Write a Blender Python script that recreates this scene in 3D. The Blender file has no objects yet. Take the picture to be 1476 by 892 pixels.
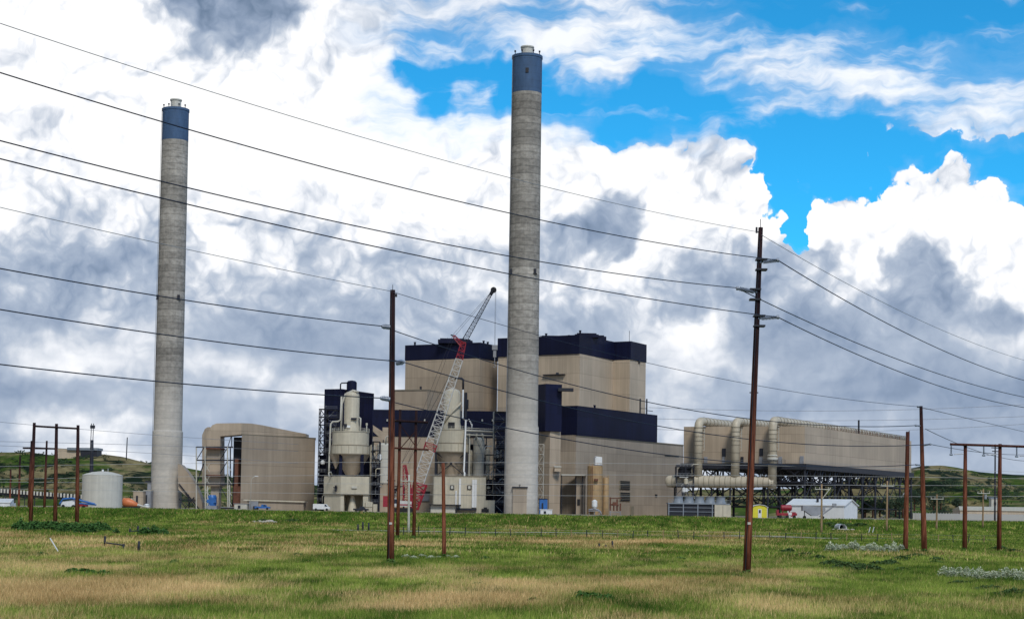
import bpy, math, random
import numpy as np
from mathutils import Vector, Matrix, noise as mnoise
random.seed(7); rng = np.random.default_rng(7)
S = bpy.context.scene
COL = S.collection
R = math.radians
# ---------------------------------------------------------------- camera
F = 2400.0; CX, CY = 738.0, 618.0; CAMZ = 3.5
cam_d = bpy.data.cameras.new('camera'); cam = bpy.data.objects.new('camera', cam_d); COL.objects.link(cam)
cam_d.sensor_width = 36; cam_d.lens = F/1476*36; cam_d.shift_y = 172/1476
cam_d.clip_start = 0.5; cam_d.clip_end = 20000
ROT = Matrix.Rotation(R(90+2.8), 3, 'X') @ Matrix.Rotation(R(0.85), 3, 'Z')
cam.matrix_world = Matrix.Translation((0, 0, CAMZ)) @ ROT.to_4x4()
S.camera = cam
S.render.resolution_x = 1024; S.render.resolution_y = 618
CAM = Vector((0, 0, CAMZ))
def ray(px, py): return ROT @ Vector(((px-CX)/F, (CY-py)/F, -1))
def P(px, py, Y):
    d = ray(px, py); return CAM + d*(Y/d.y)
def proj(p):
    v = ROT.transposed() @ (Vector(p)-CAM)
    return (CX - v.x/v.z*F, CY + v.y/v.z*F)
PL = 2.45      # plant yard level
def sstep(a, b, x):
    t = min(1, max(0, (x-a)/(b-a))); return t*t*(3-2*t)
def G(x, y):
    z = (0.16*mnoise.noise((x*.03, y*.03, 1.3))+.14*mnoise.noise((x*.09, y*.07, 4.3)))*sstep(30, 60, y) + 0.45*sstep(190, 300, y)
    z += (PL-0.45)*sstep(296+8*mnoise.noise((x*.02, 3.1, 0)), 342+9*mnoise.noise((x*.05, 7.7, 0)), y)
    # low swell on the right of the field
    z += 0.5*math.exp(-((x-34)/12)**2-((y-100)/22)**2)
    if y > 900: z -= (y-900)*0.004
    return z
def ground(px, py, ymax=345):
    d = ray(px, py); Y = 20.0
    while Y < ymax:
        p = CAM + d*(Y/d.y)
        if p.z <= G(p.x, p.y): return Vector((p.x, p.y, G(p.x, p.y)))
        Y += 0.4
    p = CAM + d*(ymax/d.y); return Vector((p.x, p.y, G(p.x, p.y)))
# ---------------------------------------------------------------- objects
def tag(o, label=None, cat=None, group=None, kind=None):
    if label: o['label'] = label
    if cat: o['category'] = cat
    if group: o['group'] = group
    if kind: o['kind'] = kind
    return o
def thing(name, label, cat, loc, group=None):
    o = bpy.data.objects.new(name, None); COL.objects.link(o); o.location = loc
    o.empty_display_size = 0.5
    return tag(o, label, cat, group)
def wloc(o):
    v = Vector((0, 0, 0))
    while o: v += o.location; o = o.parent
    return v
class MB:
    def __init__(s): s.v = []; s.f = []; s.sm = []; s.mi = []; s.cur = 0
    def add(s, vs, fs, smooth=False):
        n = len(s.v); s.v += [tuple(v) for v in vs]; s.f += [tuple(i+n for i in f) for f in fs]; s.sm += [smooth]*len(fs); s.mi += [s.cur]*len(fs); return s
    def prism(s, fp, z0, z1):
        """footprint (ccw or cw) extruded; z0/z1 numbers or per-vertex lists"""
        n = len(fp)
        a = sum(fp[i][0]*fp[(i+1) % n][1]-fp[(i+1) % n][0]*fp[i][1] for i in range(n))
        Z0 = z0 if hasattr(z0, '__len__') else [z0]*n; Z1 = z1 if hasattr(z1, '__len__') else [z1]*n
        if a < 0: fp = fp[::-1]; Z0 = list(Z0)[::-1]; Z1 = list(Z1)[::-1]
        vs = [(p[0], p[1], Z0[i]) for i, p in enumerate(fp)]+[(p[0], p[1], Z1[i]) for i, p in enumerate(fp)]
        fs = [(i, (i+1) % n, (i+1) % n+n, i+n) for i in range(n)]+[tuple(range(n))[::-1], tuple(range(n, 2*n))]
        return s.add(vs, fs)
    def box(s, x0, x1, y0, y1, z0, z1): return s.prism([(x0, y0), (x1, y0), (x1, y1), (x0, y1)], z0, z1)
    def tube(s, p, q, r, n=6, r2=None, caps=True):
        p = Vector(p); q = Vector(q); d = q-p
        if d.length < 1e-5: return s
        d.normalize(); u = d.orthogonal().normalized(); w = d.cross(u); r2 = r if r2 is None else r2
        vs = [p+(u*math.cos(a)+w*math.sin(a))*r for a in [2*math.pi*i/n for i in range(n)]]
        vs += [q+(u*math.cos(a)+w*math.sin(a))*r2 for a in [2*math.pi*i/n for i in range(n)]]
        s.add(vs, [(i, (i+1) % n, (i+1) % n+n, i+n) for i in range(n)], n > 5)
        if caps: s.add(vs, [tuple(range(n))[::-1], tuple(range(n, 2*n))])
        return s
    def path(s, pts, r, n=6):
        pts = [Vector(p) for p in pts]; N = len(pts); rings = []; u = None
        for i, p in enumerate(pts):
            d = (pts[min(i+1, N-1)]-pts[max(i-1, 0)]).normalized()
            u = d.orthogonal().normalized() if u is None else (u-d*u.dot(d)).normalized()
            w = d.cross(u); rr = r[i] if hasattr(r, '__len__') else r
            rings.append([p+(u*math.cos(2*math.pi*k/n)+w*math.sin(2*math.pi*k/n))*rr for k in range(n)])
        vs = [v for rg in rings for v in rg]
        fs = [(i*n+k, i*n+(k+1) % n, (i+1)*n+(k+1) % n, (i+1)*n+k) for i in range(N-1) for k in range(n)]
        fs += [tuple(range(n))[::-1], tuple(range((N-1)*n, N*n))]
        return s.add(vs, fs, n > 5)
    def lathe(s, c, prof, n=24, smooth=True, cap=True):
        """prof: (radius, z) from bottom to top"""
        if len(prof) > 2:
            cut = [0]
            for i in range(1, len(prof)-1):
                a0 = math.atan2(prof[i][1]-prof[i-1][1], prof[i][0]-prof[i-1][0]); a1 = math.atan2(prof[i+1][1]-prof[i][1], prof[i+1][0]-prof[i][0])
                if abs((a1-a0+math.pi) % (2*math.pi)-math.pi) > .45: cut.append(i)
            cut.append(len(prof)-1)
            if len(cut) > 2:
                for i, j in zip(cut, cut[1:]): s.lathe(c, prof[i:j+1] if j-i > 1 else [prof[i], prof[j]], n, smooth, False)
                if cap:
                    for r, z in (prof[0], prof[-1]): s.add([(c[0]+r*math.cos(2*math.pi*k/n), c[1]+r*math.sin(2*math.pi*k/n), z) for k in range(n)], [tuple(range(n))])
                return s
        vs = []
        for r, z in prof: vs += [(c[0]+r*math.cos(2*math.pi*k/n), c[1]+r*math.sin(2*math.pi*k/n), z) for k in range(n)]
        m = len(prof)
        s.add(vs, [(i*n+k, i*n+(k+1) % n, (i+1)*n+(k+1) % n, (i+1)*n+k) for i in range(m-1) for k in range(n)], smooth)
        if cap: s.add(vs, [tuple(range(n))[::-1], tuple(range((m-1)*n, m*n))])
        return s
    def truss(s, p, q, w, d, seg, r, rd=None):
        """four-chord lattice from p to q, w wide across, d deep"""
        p = Vector(p); q = Vector(q); ax = (q-p).normalized(); rd = rd or r*.6
        side = Vector((1, 0, 0)) if abs(ax.x) < .8 else Vector((0, 1, 0))
        side = (side-ax*side.dot(ax)).normalized(); dep = ax.cross(side)
        W = w if hasattr(w, '__len__') else (w, w); D = d if hasattr(d, '__len__') else (d, d)
        def c(t, i):
            a = [(-1, -1), (1, -1), (1, 1), (-1, 1)][i]
            return p+(q-p)*t+side*(a[0]*(W[0]+(W[1]-W[0])*t)/2)+dep*(a[1]*(D[0]+(D[1]-D[0])*t)/2)
        for i in range(4): s.tube(c(0, i), c(1, i), r, 5)
        for k in range(seg):
            t0, t1 = k/seg, (k+1)/seg
            for i in range(4):
                j = (i+1) % 4
                a, b = (i, j) if k % 2 else (j, i)
                s.tube(c(t0, a), c(t1, b), rd, 4, caps=False); s.tube(c(t1, i), c(t1, j), rd, 4, caps=False)
        return s
    def build(s, name, mat, parent=None, mat2=None):
        o0 = wloc(parent) if parent else Vector((0, 0, 0))
        me = bpy.data.meshes.new(name)
        me.from_pydata([(v[0]-o0.x, v[1]-o0.y, v[2]-o0.z) for v in s.v], [], s.f)
        me.polygons.foreach_set('use_smooth', s.sm); me.materials.append(mat)
        if mat2: me.materials.append(mat2); me.polygons.foreach_set('material_index', s.mi)
        me.update()
        o = bpy.data.objects.new(name, me); COL.objects.link(o); o.parent = parent
        return o
def recenter(o):
    """put a single-mesh thing's origin at its base"""
    n = len(o.data.vertices); co = np.empty(n*3, 'f'); o.data.vertices.foreach_get('co', co); co = co.reshape(-1, 3)
    c = np.array([(co[:, 0].min()+co[:, 0].max())/2, (co[:, 1].min()+co[:, 1].max())/2, co[:, 2].min()], 'f')
    o.data.vertices.foreach_set('co', (co-c).ravel()); o.location = c.tolist(); o.data.update(); return o
# ---------------------------------------------------------------- materials
def nmat(name):
    m = bpy.data.materials.new(name); m.use_nodes = True; nt = m.node_tree
    b = nt.nodes['Principled BSDF']; return m, nt, b
def nd(nt, t, ins=None, **kw):
    n = nt.nodes.new(t)
    for k, v in kw.items(): setattr(n, k, v)
    for k, v in (ins or {}).items():
        if isinstance(v, bpy.types.NodeSocket): nt.links.new(v, n.inputs[k])
        else: n.inputs[k].default_value = v
    return n
def math_(nt, op, a, b=0.0, c=0.0, clamp=False):
    n = nt.nodes.new('ShaderNodeMath'); n.operation = op; n.use_clamp = clamp
    for i, v in enumerate((a, b, c)):
        if isinstance(v, bpy.types.NodeSocket): nt.links.new(v, n.inputs[i])
        else: n.inputs[i].default_value = v
    return n.outputs[0]
def mixc(nt, f, a, b, mode='MIX'):
    n = nt.nodes.new('ShaderNodeMix'); n.data_type = 'RGBA'; n.blend_type = mode
    for i, v in ((0, f), (6, a), (7, b)):
        if isinstance(v, bpy.types.NodeSocket): nt.links.new(v, n.inputs[i])
        elif i == 0: n.inputs[i].default_value = v
        else: n.inputs[i].default_value = (*v[:3], 1)
    return n.outputs[2]
def pos(nt): return nd(nt, 'ShaderNodeNewGeometry').outputs['Position']
def nz(nt, vec, scale, detail=4, rough=.55, dist=0):
    return nd(nt, 'ShaderNodeTexNoise', {'Vector': vec, 'Scale': scale, 'Detail': detail, 'Roughness': rough, 'Distortion': dist}).outputs[0]
def mapped(nt, vec, sc): return nd(nt, 'ShaderNodeMapping', {'Vector': vec, 'Scale': sc}).outputs[0]
def mrange(nt, v, a, b, c=0, d=1, t='LINEAR'):
    return nd(nt, 'ShaderNodeMapRange', {0: v, 1: a, 2: b, 3: c, 4: d}, interpolation_type=t).outputs[0]
def plain(name, c, rough=.6, metal=0, var=.25, scale=.6, streak=0.0):
    m, nt, b = nmat(name); p = pos(nt)
    n = nz(nt, p, scale, 5, .6); f = mrange(nt, n, .3, .7, 1-var, 1+var)
    if streak:
        n2 = nz(nt, mapped(nt, p, (1.6, 1.6, .05)), 1, 4, .6); f = math_(nt, 'MULTIPLY', f, mrange(nt, n2, .35, .65, 1-streak, 1+streak*.5))
    v = nd(nt, 'ShaderNodeVectorMath', {0: (*c, ), 3: f}, operation='SCALE')
    nt.links.new(v.outputs[0], b.inputs['Base Color']); b.inputs['Roughness'].default_value = rough; b.inputs['Metallic'].default_value = metal
    return m
def cladding(name, c, rib=.45, var=.135, rough=.55):
    """profiled metal sheet: vertical ribs, horizontal sheet joints, faint streaks"""
    m, nt, b = nmat(name); p = pos(nt); sp = nd(nt, 'ShaderNodeSeparateXYZ', {0: p})
    h = math_(nt, 'ADD', math_(nt, 'MULTIPLY', sp.outputs[0], 1.0), math_(nt, 'MULTIPLY', sp.outputs[1], .62))
    w = math_(nt, 'SINE', math_(nt, 'MULTIPLY', h, 2*math.pi/rib))
    zj = math_(nt, 'FRACT', math_(nt, 'DIVIDE', sp.outputs[2], 6.1))
    joint = math_(nt, 'LESS_THAN', zj, .03)
    row = math_(nt, 'FLOOR', math_(nt, 'DIVIDE', sp.outputs[2], 6.1))
    colm = math_(nt, 'FLOOR', math_(nt, 'DIVIDE', h, 7.5))
    cell = nd(nt, 'ShaderNodeTexWhiteNoise', {'Vector': nd(nt, 'ShaderNodeCombineXYZ', {0: row, 1: colm}).outputs[0]}, noise_dimensions='2D').outputs[0]
    f = math_(nt, 'ADD', 1.0, math_(nt, 'MULTIPLY', w, .035))
    f = math_(nt, 'MULTIPLY', f, mrange(nt, cell, 0, 1, 1-var*.6, 1+var*.5))
    f = math_(nt, 'MULTIPLY', f, mrange(nt, nz(nt, mapped(nt, p, (.8, .8, .04)), 1, 4, .6), .3, .7, 1-var, 1+var*.6))
    f = math_(nt, 'MULTIPLY', f, mrange(nt, nz(nt, p, .07, 3, .5), .35, .65, 1-var*.7, 1+var*.7))
    f = math_(nt, 'MULTIPLY', f, math_(nt, 'SUBTRACT', 1.0, math_(nt, 'MULTIPLY', joint, .26)))
    v = nd(nt, 'ShaderNodeVectorMath', {0: (*c, ), 3: f}, operation='SCALE')
    nt.links.new(v.outputs[0], b.inputs['Base Color']); b.inputs['Roughness'].default_value = rough
    return m
M = {}
M['tan'] = cladding('tan_cladding', (.42, .335, .25))
M['tan_light'] = cladding('light_tan_cladding', (.50, .40, .295))
M['tan_grey'] = cladding('grey_tan_cladding', (.375, .305, .235))
M['navy'] = cladding('navy_cladding', (.0055, .0075, .030), var=.25, rough=.6)
M['navy'].node_tree.nodes['Principled BSDF'].inputs['Specular IOR Level'].default_value = .2
M['vessel'] = plain('pale_vessel_steel', (.54, .49, .385), .5, var=.08, streak=.10)
M['vessel_dark'] = plain('dark_seam_steel', (.22, .19, .14), .6, var=.1)  # darker steel tone for seams, trims and copings
M['white'] = plain('white_paint', (.72, .73, .74), .5, var=.06, streak=.06)
M['offwhite'] = plain('offwhite_tank_paint', (.56, .54, .48), .5, var=.06, streak=.08)
M['steel'] = plain('dark_blue_steel', (.013, .015, .026), .6, var=.3)
M['greysteel'] = plain('galvanised_steel', (.26, .27, .30), .5, var=.2)
M['palesteel'] = plain('pale_painted_pipe', (.50, .48, .42), .5, var=.1)
M['red'] = plain('red_paint', (.29, .016, .032), .5, var=.3, scale=1.5)
M['crane_white'] = plain('crane_white_paint', (.55, .54, .52), .6, var=.12, scale=1)
M['blue'] = plain('blue_paint', (.03, .14, .42), .45, var=.2)
M['orange'] = plain('orange_paint', (.75, .22, .08), .5, var=.2)
M['yellow'] = plain('yellow_siding', (.68, .62, .04), .6, var=.08)
M['ochre'] = plain('ochre_silo_paint', (.40, .265, .135), .6, var=.12, streak=.15)
M['rust'] = plain('rusty_steel', (.13, .05, .03), .8, var=.4)
M['black'] = plain('black_opening', (.008, .009, .014), .6, var=.2)
M['glass'] = plain('window_glass', (.03, .04, .06), .15, var=.1)
M['wood_pale'] = plain('weathered_pine_pole', (.33, .22, .12), .85, var=.25, streak=.2)
M['wire'] = plain('dark_conductor', (.02, .025, .05), .5, .3, var=.1)
M['wire_pale'] = plain('pale_aluminium_conductor', (.42, .43, .43), .5, 0, var=.05)
M['insul'] = plain('grey_porcelain', (.20, .24, .32), .3, var=.1)
M['fan'] = plain('grey_fan_stack', (.22, .25, .29), .5, var=.12)
M['gravel'] = plain('pale_gravel', (.44, .40, .33), .95, var=.2, scale=2)
M['rubber'] = plain('black_rubber', (.012, .012, .013), .8)
M['duct'] = plain('duct_steel', (.52, .455, .35), .5, var=.12, scale=.4, streak=.08)
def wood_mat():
    m, nt, b = nmat('pole_wood_silhouette_top'); p = pos(nt)
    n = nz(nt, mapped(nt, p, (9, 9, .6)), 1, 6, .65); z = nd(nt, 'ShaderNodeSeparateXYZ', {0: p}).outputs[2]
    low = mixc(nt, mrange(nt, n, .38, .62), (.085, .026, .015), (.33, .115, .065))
    top = mixc(nt, mrange(nt, n, .35, .65), (.012, .008, .012), (.04, .020, .020))  # upper shaft darkened in the colour, as if silhouetted against bright sky
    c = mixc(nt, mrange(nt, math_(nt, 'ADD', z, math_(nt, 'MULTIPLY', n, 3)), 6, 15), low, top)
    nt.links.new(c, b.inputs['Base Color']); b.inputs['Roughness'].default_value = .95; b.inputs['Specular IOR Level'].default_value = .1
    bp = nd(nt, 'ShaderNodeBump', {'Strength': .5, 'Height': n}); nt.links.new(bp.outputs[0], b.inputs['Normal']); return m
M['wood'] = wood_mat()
def concrete_mat(seed):
    m, nt, b = nmat('slipformed_concrete'); p = pos(nt); sp = nd(nt, 'ShaderNodeSeparateXYZ', {0: p}); z = sp.outputs[2]
    lift = 2.35
    q = math_(nt, 'DIVIDE', math_(nt, 'ADD', z, math_(nt, 'MULTIPLY', nz(nt, p, .5, 2), .25)), lift)
    fr = math_(nt, 'FRACT', q); row = math_(nt, 'ADD', math_(nt, 'FLOOR', q), seed)
    wn = nd(nt, 'ShaderNodeTexWhiteNoise', {'W': row}, noise_dimensions='1D').outputs[0]
    joint = mrange(nt, fr, 0, .15, .52, 1.0)
    smear = mrange(nt, nz(nt, mapped(nt, p, (.5, .5, .9)), 1, 6, .7), .38, .60, .66, 1.08)
    streak = mrange(nt, nz(nt, mapped(nt, p, (1.2, 1.2, .09)), 1, 5, .65), .35, .65, .86, 1.06)
    big = mrange(nt, nz(nt, mapped(nt, p, (.01, .01, .03)), 1, 3, .6), .38, .60, .70, 1.12)
    f = math_(nt, 'MULTIPLY', mrange(nt, wn, 0, 1, .70, 1.08), joint)
    f = math_(nt, 'MULTIPLY', f, smear); f = math_(nt, 'MULTIPLY', f, streak); f = math_(nt, 'MULTIPLY', f, big)
    # the weathering is heavier on the upper three quarters of the stack
    up = mrange(nt, z, 30, 62, 0, 1, 'SMOOTHSTEP')
    f = math_(nt, 'ADD', math_(nt, 'MULTIPLY', f, up), math_(nt, 'MULTIPLY', math_(nt, 'SUBTRACT', 1, up), math_(nt, 'ADD', .74, math_(nt, 'MULTIPLY', f, .42))))
    c = mixc(nt, nz(nt, p, .25, 4), (.44, .41, .37), (.51, .47, .42))
    v = nd(nt, 'ShaderNodeVectorMath', {0: c, 3: f}, operation='SCALE')
    nt.links.new(v.outputs[0], b.inputs['Base Color']); b.inputs['Roughness'].default_value = .9
    bp = nd(nt, 'ShaderNodeBump', {'Strength': .4, 'Distance': .1, 'Height': f}); nt.links.new(bp.outputs[0], b.inputs['Normal'])
    return m
def mk_bluecap():
    m, nt, b = nmat('blue_painted_concrete'); p = pos(nt); z = nd(nt, 'ShaderNodeSeparateXYZ', {0: p}).outputs[2]
    fr = math_(nt, 'FRACT', math_(nt, 'DIVIDE', z, 2.35)); f = mrange(nt, fr, 0, .12, .8, 1.0)
    f = math_(nt, 'MULTIPLY', f, mrange(nt, nz(nt, mapped(nt, p, (.6, .6, .2)), 1, 5, .65), .3, .7, .75, 1.15))
    v = nd(nt, 'ShaderNodeVectorMath', {0: (.050, .105, .21), 3: f}, operation='SCALE')
    nt.links.new(v.outputs[0], b.inputs['Base Color']); b.inputs['Roughness'].default_value = .75; return m
M['bluecap'] = mk_bluecap()
# ---------------------------------------------------------------- sky (world)
SUN_EL, SUN_AZ = 46, 166       # azimuth clockwise from +Y: the sun stands behind the camera, to the right
W = bpy.data.worlds.new('World'); S.world = W; W.use_nodes = True; nt = W.node_tree
bg = nt.nodes['Background']
sky = nd(nt, 'ShaderNodeTexSky', sky_type='NISHITA', sun_disc=False, sun_elevation=R(SUN_EL), sun_rotation=R(SUN_AZ), altitude=900, air_density=.8, dust_density=.2, ozone_density=4)
tc = nd(nt, 'ShaderNodeTexCoord').outputs['Generated']
nrm = nd(nt, 'ShaderNodeVectorMath', {0: tc}, operation='NORMALIZE').outputs[0]
s3 = nd(nt, 'ShaderNodeSeparateXYZ', {0: nrm})
az = math_(nt, 'ARCTAN2', s3.outputs[0], s3.outputs[1]); el = math_(nt, 'ARCSINE', s3.outputs[2])
U = math_(nt, 'MULTIPLY_ADD', az, 2440.0, 738.0)
V = math_(nt, 'SUBTRACT', 735.0, math_(nt, 'MULTIPLY', el, 2440.0))
V = math_(nt, 'MULTIPLY_ADD', math_(nt, 'SUBTRACT', U, 738.0), .012, V)
uv = nd(nt, 'ShaderNodeCombineXYZ', {0: math_(nt, 'DIVIDE', U, 100.0), 1: math_(nt, 'DIVIDE', V, 100.0)}).outputs[0]
def vadd(a, b, s):
    x = nd(nt, 'ShaderNodeVectorMath', {0: b, 1: (.5, .5, .5)}, operation='SUBTRACT').outputs[0]
    x = nd(nt, 'ShaderNodeVectorMath', {0: x, 3: s}, operation='SCALE').outputs[0]
    return nd(nt, 'ShaderNodeVectorMath', {0: a, 1: x}, operation='ADD').outputs[0]
w1 = nd(nt, 'ShaderNodeTexNoise', {'Vector': uv, 'Scale': 1.1, 'Detail': 3, 'Roughness': .6}, noise_dimensions='2D').outputs[1]
w2 = nd(nt, 'ShaderNodeTexNoise', {'Vector': uv, 'Scale': 4.5, 'Detail': 5, 'Roughness': .6}, noise_dimensions='2D').outputs[1]
wu = vadd(vadd(uv, w1, .75), w2, .16)
ws = nd(nt, 'ShaderNodeSeparateXYZ', {0: wu}); U2 = math_(nt, 'MULTIPLY', ws.outputs[0], 100/1476); V2 = math_(nt, 'MULTIPLY', ws.outputs[1], 100.0)
# scan lines of the sky: height: cover (0 blue .. 1 cloud) and brightness (0 dark .. 1 white) along the azimuth
ROWS = [
 (0,  'x0 1 x450 1 x520 .9 x620 .85 x700 .8 x800 .72 x900 .75 x950 .5 x1050 .3 x1150 .25 x1300 .15 x1400 .35 x1476 .25',
      'x0 .72 x100 .85 x200 .75 x240 .3 x300 .12 x370 .18 x410 .55 x440 .75 x600 .72 x900 .75 x1476 .75'),
 (30, 'x0 1 x450 1 x520 .95 x600 .7 x700 .85 x800 .75 x900 .8 x1000 .5 x1050 .4 x1150 .25 x1250 .35 x1350 .12 x1476 .25',
      'x0 .8 x60 1 x130 1 x200 .8 x240 .4 x300 .12 x370 .16 x410 .55 x440 .8 x600 .75 x900 .8 x1476 .78'),
 (65, 'x0 1 x500 1 x560 .8 x600 .55 x680 .6 x740 .85 x800 .98 x900 .95 x980 .7 x1050 .45 x1150 .4 x1250 .5 x1350 .25 x1476 .4',
      'x0 .95 x60 1 x150 1 x250 .7 x300 .4 x350 .45 x400 .85 x500 .85 x600 .8 x800 .88 x1476 .8'),
 (100,'x0 1 x500 1 x545 .7 x575 .2 x650 .05 x730 .15 x790 .35 x850 .9 x900 .9 x950 .45 x1000 .5 x1050 .8 x1150 .75 x1250 .6 x1350 .5 x1476 .55',
      'x0 .95 x150 1 x300 .85 x400 .95 x550 .9 x800 .85 x1476 .82'),
 (145,'x0 1 x550 1 x590 .7 x630 .2 x650 .75 x690 .75 x720 .1 x800 .05 x840 .3 x900 .15 x1000 .15 x1060 .4 x1110 .7 x1200 .8 x1300 .8 x1476 .7',
      'x0 1 x400 1 x550 .95 x700 .9 x1000 .8 x1300 .85 x1476 .8'),
 (190,'x0 1 x740 1 x790 .85 x850 .45 x900 .15 x940 .4 x1000 .4 x1060 .1 x1150 .05 x1250 .25 x1320 .55 x1400 .85 x1476 .85',
      'x0 1 x500 1 x740 .97 x800 .85 x950 .7 x1300 .75 x1476 .8'),
 (225,'x0 1 x780 1 x820 .9 x850 .95 x960 1 x1000 .95 x1050 .85 x1080 .7 x1095 .1 x1200 0 x1330 .1 x1400 .25 x1476 .4',
      'x0 .97 x500 1 x780 .95 x830 .9 x870 1 x970 1 x1000 .75 x1080 .75 x1300 .8 x1476 .8'),
 (265,'x0 1 x1000 1 x1050 1 x1075 .6 x1100 .5 x1115 .05 x1150 .2 x1180 0 x1240 0 x1290 .45 x1350 .65 x1400 .35 x1440 .05 x1476 .35',
      'x0 .9 x300 .95 x600 1 x700 .92 x800 .9 x860 1 x980 1 x1010 .8 x1080 .8 x1300 .8 x1476 .8'),
 (295,'x0 1 x1070 1 x1110 .6 x1130 .05 x1165 .1 x1180 .95 x1250 1 x1270 .8 x1290 1 x1420 1 x1450 .5 x1476 .2',
      'x0 .9 x100 .82 x200 .8 x300 .95 x500 .95 x700 .88 x820 .85 x860 .5 x910 .55 x930 .98 x1060 1 x1476 1'),
 (335,'x0 1 x1110 1 x1135 .8 x1152 .05 x1166 .2 x1176 1 x1476 1',
      'x0 .85 x60 .78 x150 .66 x230 .66 x300 .88 x400 .74 x500 .8 x600 .7 x700 .8 x770 .7 x820 .42 x890 .45 x915 .85 x980 1 x1050 1 x1110 .95 x1130 .8 x1180 1 x1270 1 x1300 .85 x1340 .9 x1380 1 x1476 1'),
 (375,'x0 1 x1476 1',
      'x0 .6 x100 .52 x200 .5 x300 .8 x400 .7 x500 .55 x600 .62 x700 .7 x780 .55 x830 .7 x900 .9 x960 .85 x1000 .5 x1060 .45 x1120 .52 x1200 .7 x1235 1 x1265 .6 x1310 .4 x1350 .5 x1380 .9 x1476 1'),
 (420,'x0 1 x1476 1',
      'x0 .48 x100 .4 x200 .42 x300 .58 x400 .6 x500 .55 x600 .6 x700 .6 x800 .62 x900 .7 x950 .55 x1000 .4 x1100 .42 x1200 .5 x1250 .7 x1290 .4 x1340 .33 x1380 .7 x1430 .95 x1476 .95'),
 (470,'x0 1 x1476 1',
      'x0 .45 x80 .42 x180 .7 x280 .6 x400 .42 x500 .48 x600 .55 x700 .55 x800 .55 x850 .45 x950 .65 x1000 .85 x1050 .55 x1100 .36 x1200 .4 x1300 .42 x1380 .6 x1430 .42 x1476 .7'),
 (520,'x0 1 x1476 1',
      'x0 .5 x80 .72 x200 .72 x350 .72 x430 .5 x550 .42 x700 .5 x950 .7 x1020 .68 x1100 .55 x1200 .5 x1280 .55 x1350 .42 x1476 .5'),
 (570,'x0 1 x1476 1',
      'x0 .36 x100 .42 x250 .48 x400 .5 x500 .72 x560 .7 x650 .45 x950 .55 x1050 .38 x1200 .32 x1300 .32 x1476 .30'),
 (625,'x0 1 x1476 1',
      'x0 .5 x130 .82 x180 .75 x300 .55 x450 .65 x600 .55 x900 .55 x980 .72 x1100 .6 x1250 .42 x1476 .42'),
 (690,'x0 1 x1476 1', 'x0 .55 x200 .72 x400 .6 x700 .6 x1000 .6 x1200 .48 x1476 .5'),
]
def parse(s):
    t = s.split(); return [(float(t[i][1:])/1476, float(t[i+1])) for i in range(0, len(t), 2)]
def setcurve(cv, pts):
    while len(cv.points) < len(pts): cv.points.new(.5, .5)
    for q, (x, y) in zip(cv.points, pts): q.location = (x, y); q.handle_type = 'AUTO_CLAMPED'
acc = None; prevy = None
ucol = nd(nt, 'ShaderNodeCombineColor', {0: U2, 1: U2, 2: U2}).outputs[0]
for (yy, c, b_) in ROWS:
    n = nt.nodes.new('ShaderNodeRGBCurve'); mp = n.mapping
    setcurve(mp.curves[0], parse(c)); setcurve(mp.curves[1], parse(b_)); mp.update()
    nt.links.new(ucol, n.inputs['Color'])
    if acc is None: acc = n.outputs[0]
    else: acc = mixc(nt, mrange(nt, V2, prevy, yy, 0, 1, 'SMOOTHSTEP'), acc, n.outputs[0])
    prevy = yy
sc = nd(nt, 'ShaderNodeSeparateColor', {0: acc}); cov, bri = sc.outputs[0], sc.outputs[1]
covc = math_(nt, 'ADD', mrange(nt, cov, .8, .97, 0, .35), mrange(nt, cov, .05, .5, -.28, 0))
# cumulus detail: billows (inverted Voronoi, octaves) and plain noise; cirrus detail: long streaks falling to the right
def addv(v, x, y): return nd(nt, 'ShaderNodeVectorMath', {0: v, 1: (x, y, 0)}, operation='ADD').outputs[0]
uvw = vadd(uv, w1, .55)
def height(v):
    tot = None
    for sc_, wt, det in ((1.15, .50, 1), (2.5, .26, 1), (5.2, .15, 1), (11.0, .09, 3)):
        n_ = nd(nt, 'ShaderNodeTexNoise', {'Vector': addv(v, sc_*3.7, sc_*1.3), 'Scale': sc_, 'Detail': det-1, 'Roughness': .5}, noise_dimensions='2D').outputs[0]
        n_ = math_(nt, 'MULTIPLY', math_(nt, 'ABSOLUTE', math_(nt, 'SUBTRACT', n_, .5)), 4.4*wt)
        tot = n_ if tot is None else math_(nt, 'ADD', tot, n_)
    return tot
h0 = height(uvw); h1 = height(addv(uvw, -.05, -.12)); h2 = height(addv(uvw, -.10, -.32))
relief = math_(nt, 'ADD', math_(nt, 'MULTIPLY', math_(nt, 'SUBTRACT', h0, h1), .11), math_(nt, 'MULTIPLY', math_(nt, 'SUBTRACT', h0, h2), .14))
bil = h0
lowc = mrange(nt, V2, 400, 520, 0, 1, 'SMOOTHSTEP')
uvl = nd(nt, 'ShaderNodeMapping', {'Vector': uv, 'Scale': (.5, 1.5, 1)}).outputs[0]
fl = nd(nt, 'ShaderNodeTexNoise', {'Vector': uvl, 'Scale': .9, 'Detail': 6, 'Roughness': .46, 'Distortion': .1}, noise_dimensions='2D').outputs[0]
fb = nd(nt, 'ShaderNodeTexNoise', {'Vector': uv, 'Scale': 1.7, 'Detail': 9, 'Roughness': .56, 'Distortion': 0}, noise_dimensions='2D').outputs[0]
fb2 = nd(nt, 'ShaderNodeTexNoise', {'Vector': uv, 'Scale': .75, 'Detail': 5, 'Roughness': .45, 'Distortion': .1}, noise_dimensions='2D').outputs[0]
cm = nd(nt, 'ShaderNodeMapping', {'Vector': vadd(uv, w1, .5), 'Rotation': (0, 0, R(-12)), 'Scale': (.42, 1.9, 1)}).outputs[0]
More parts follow.
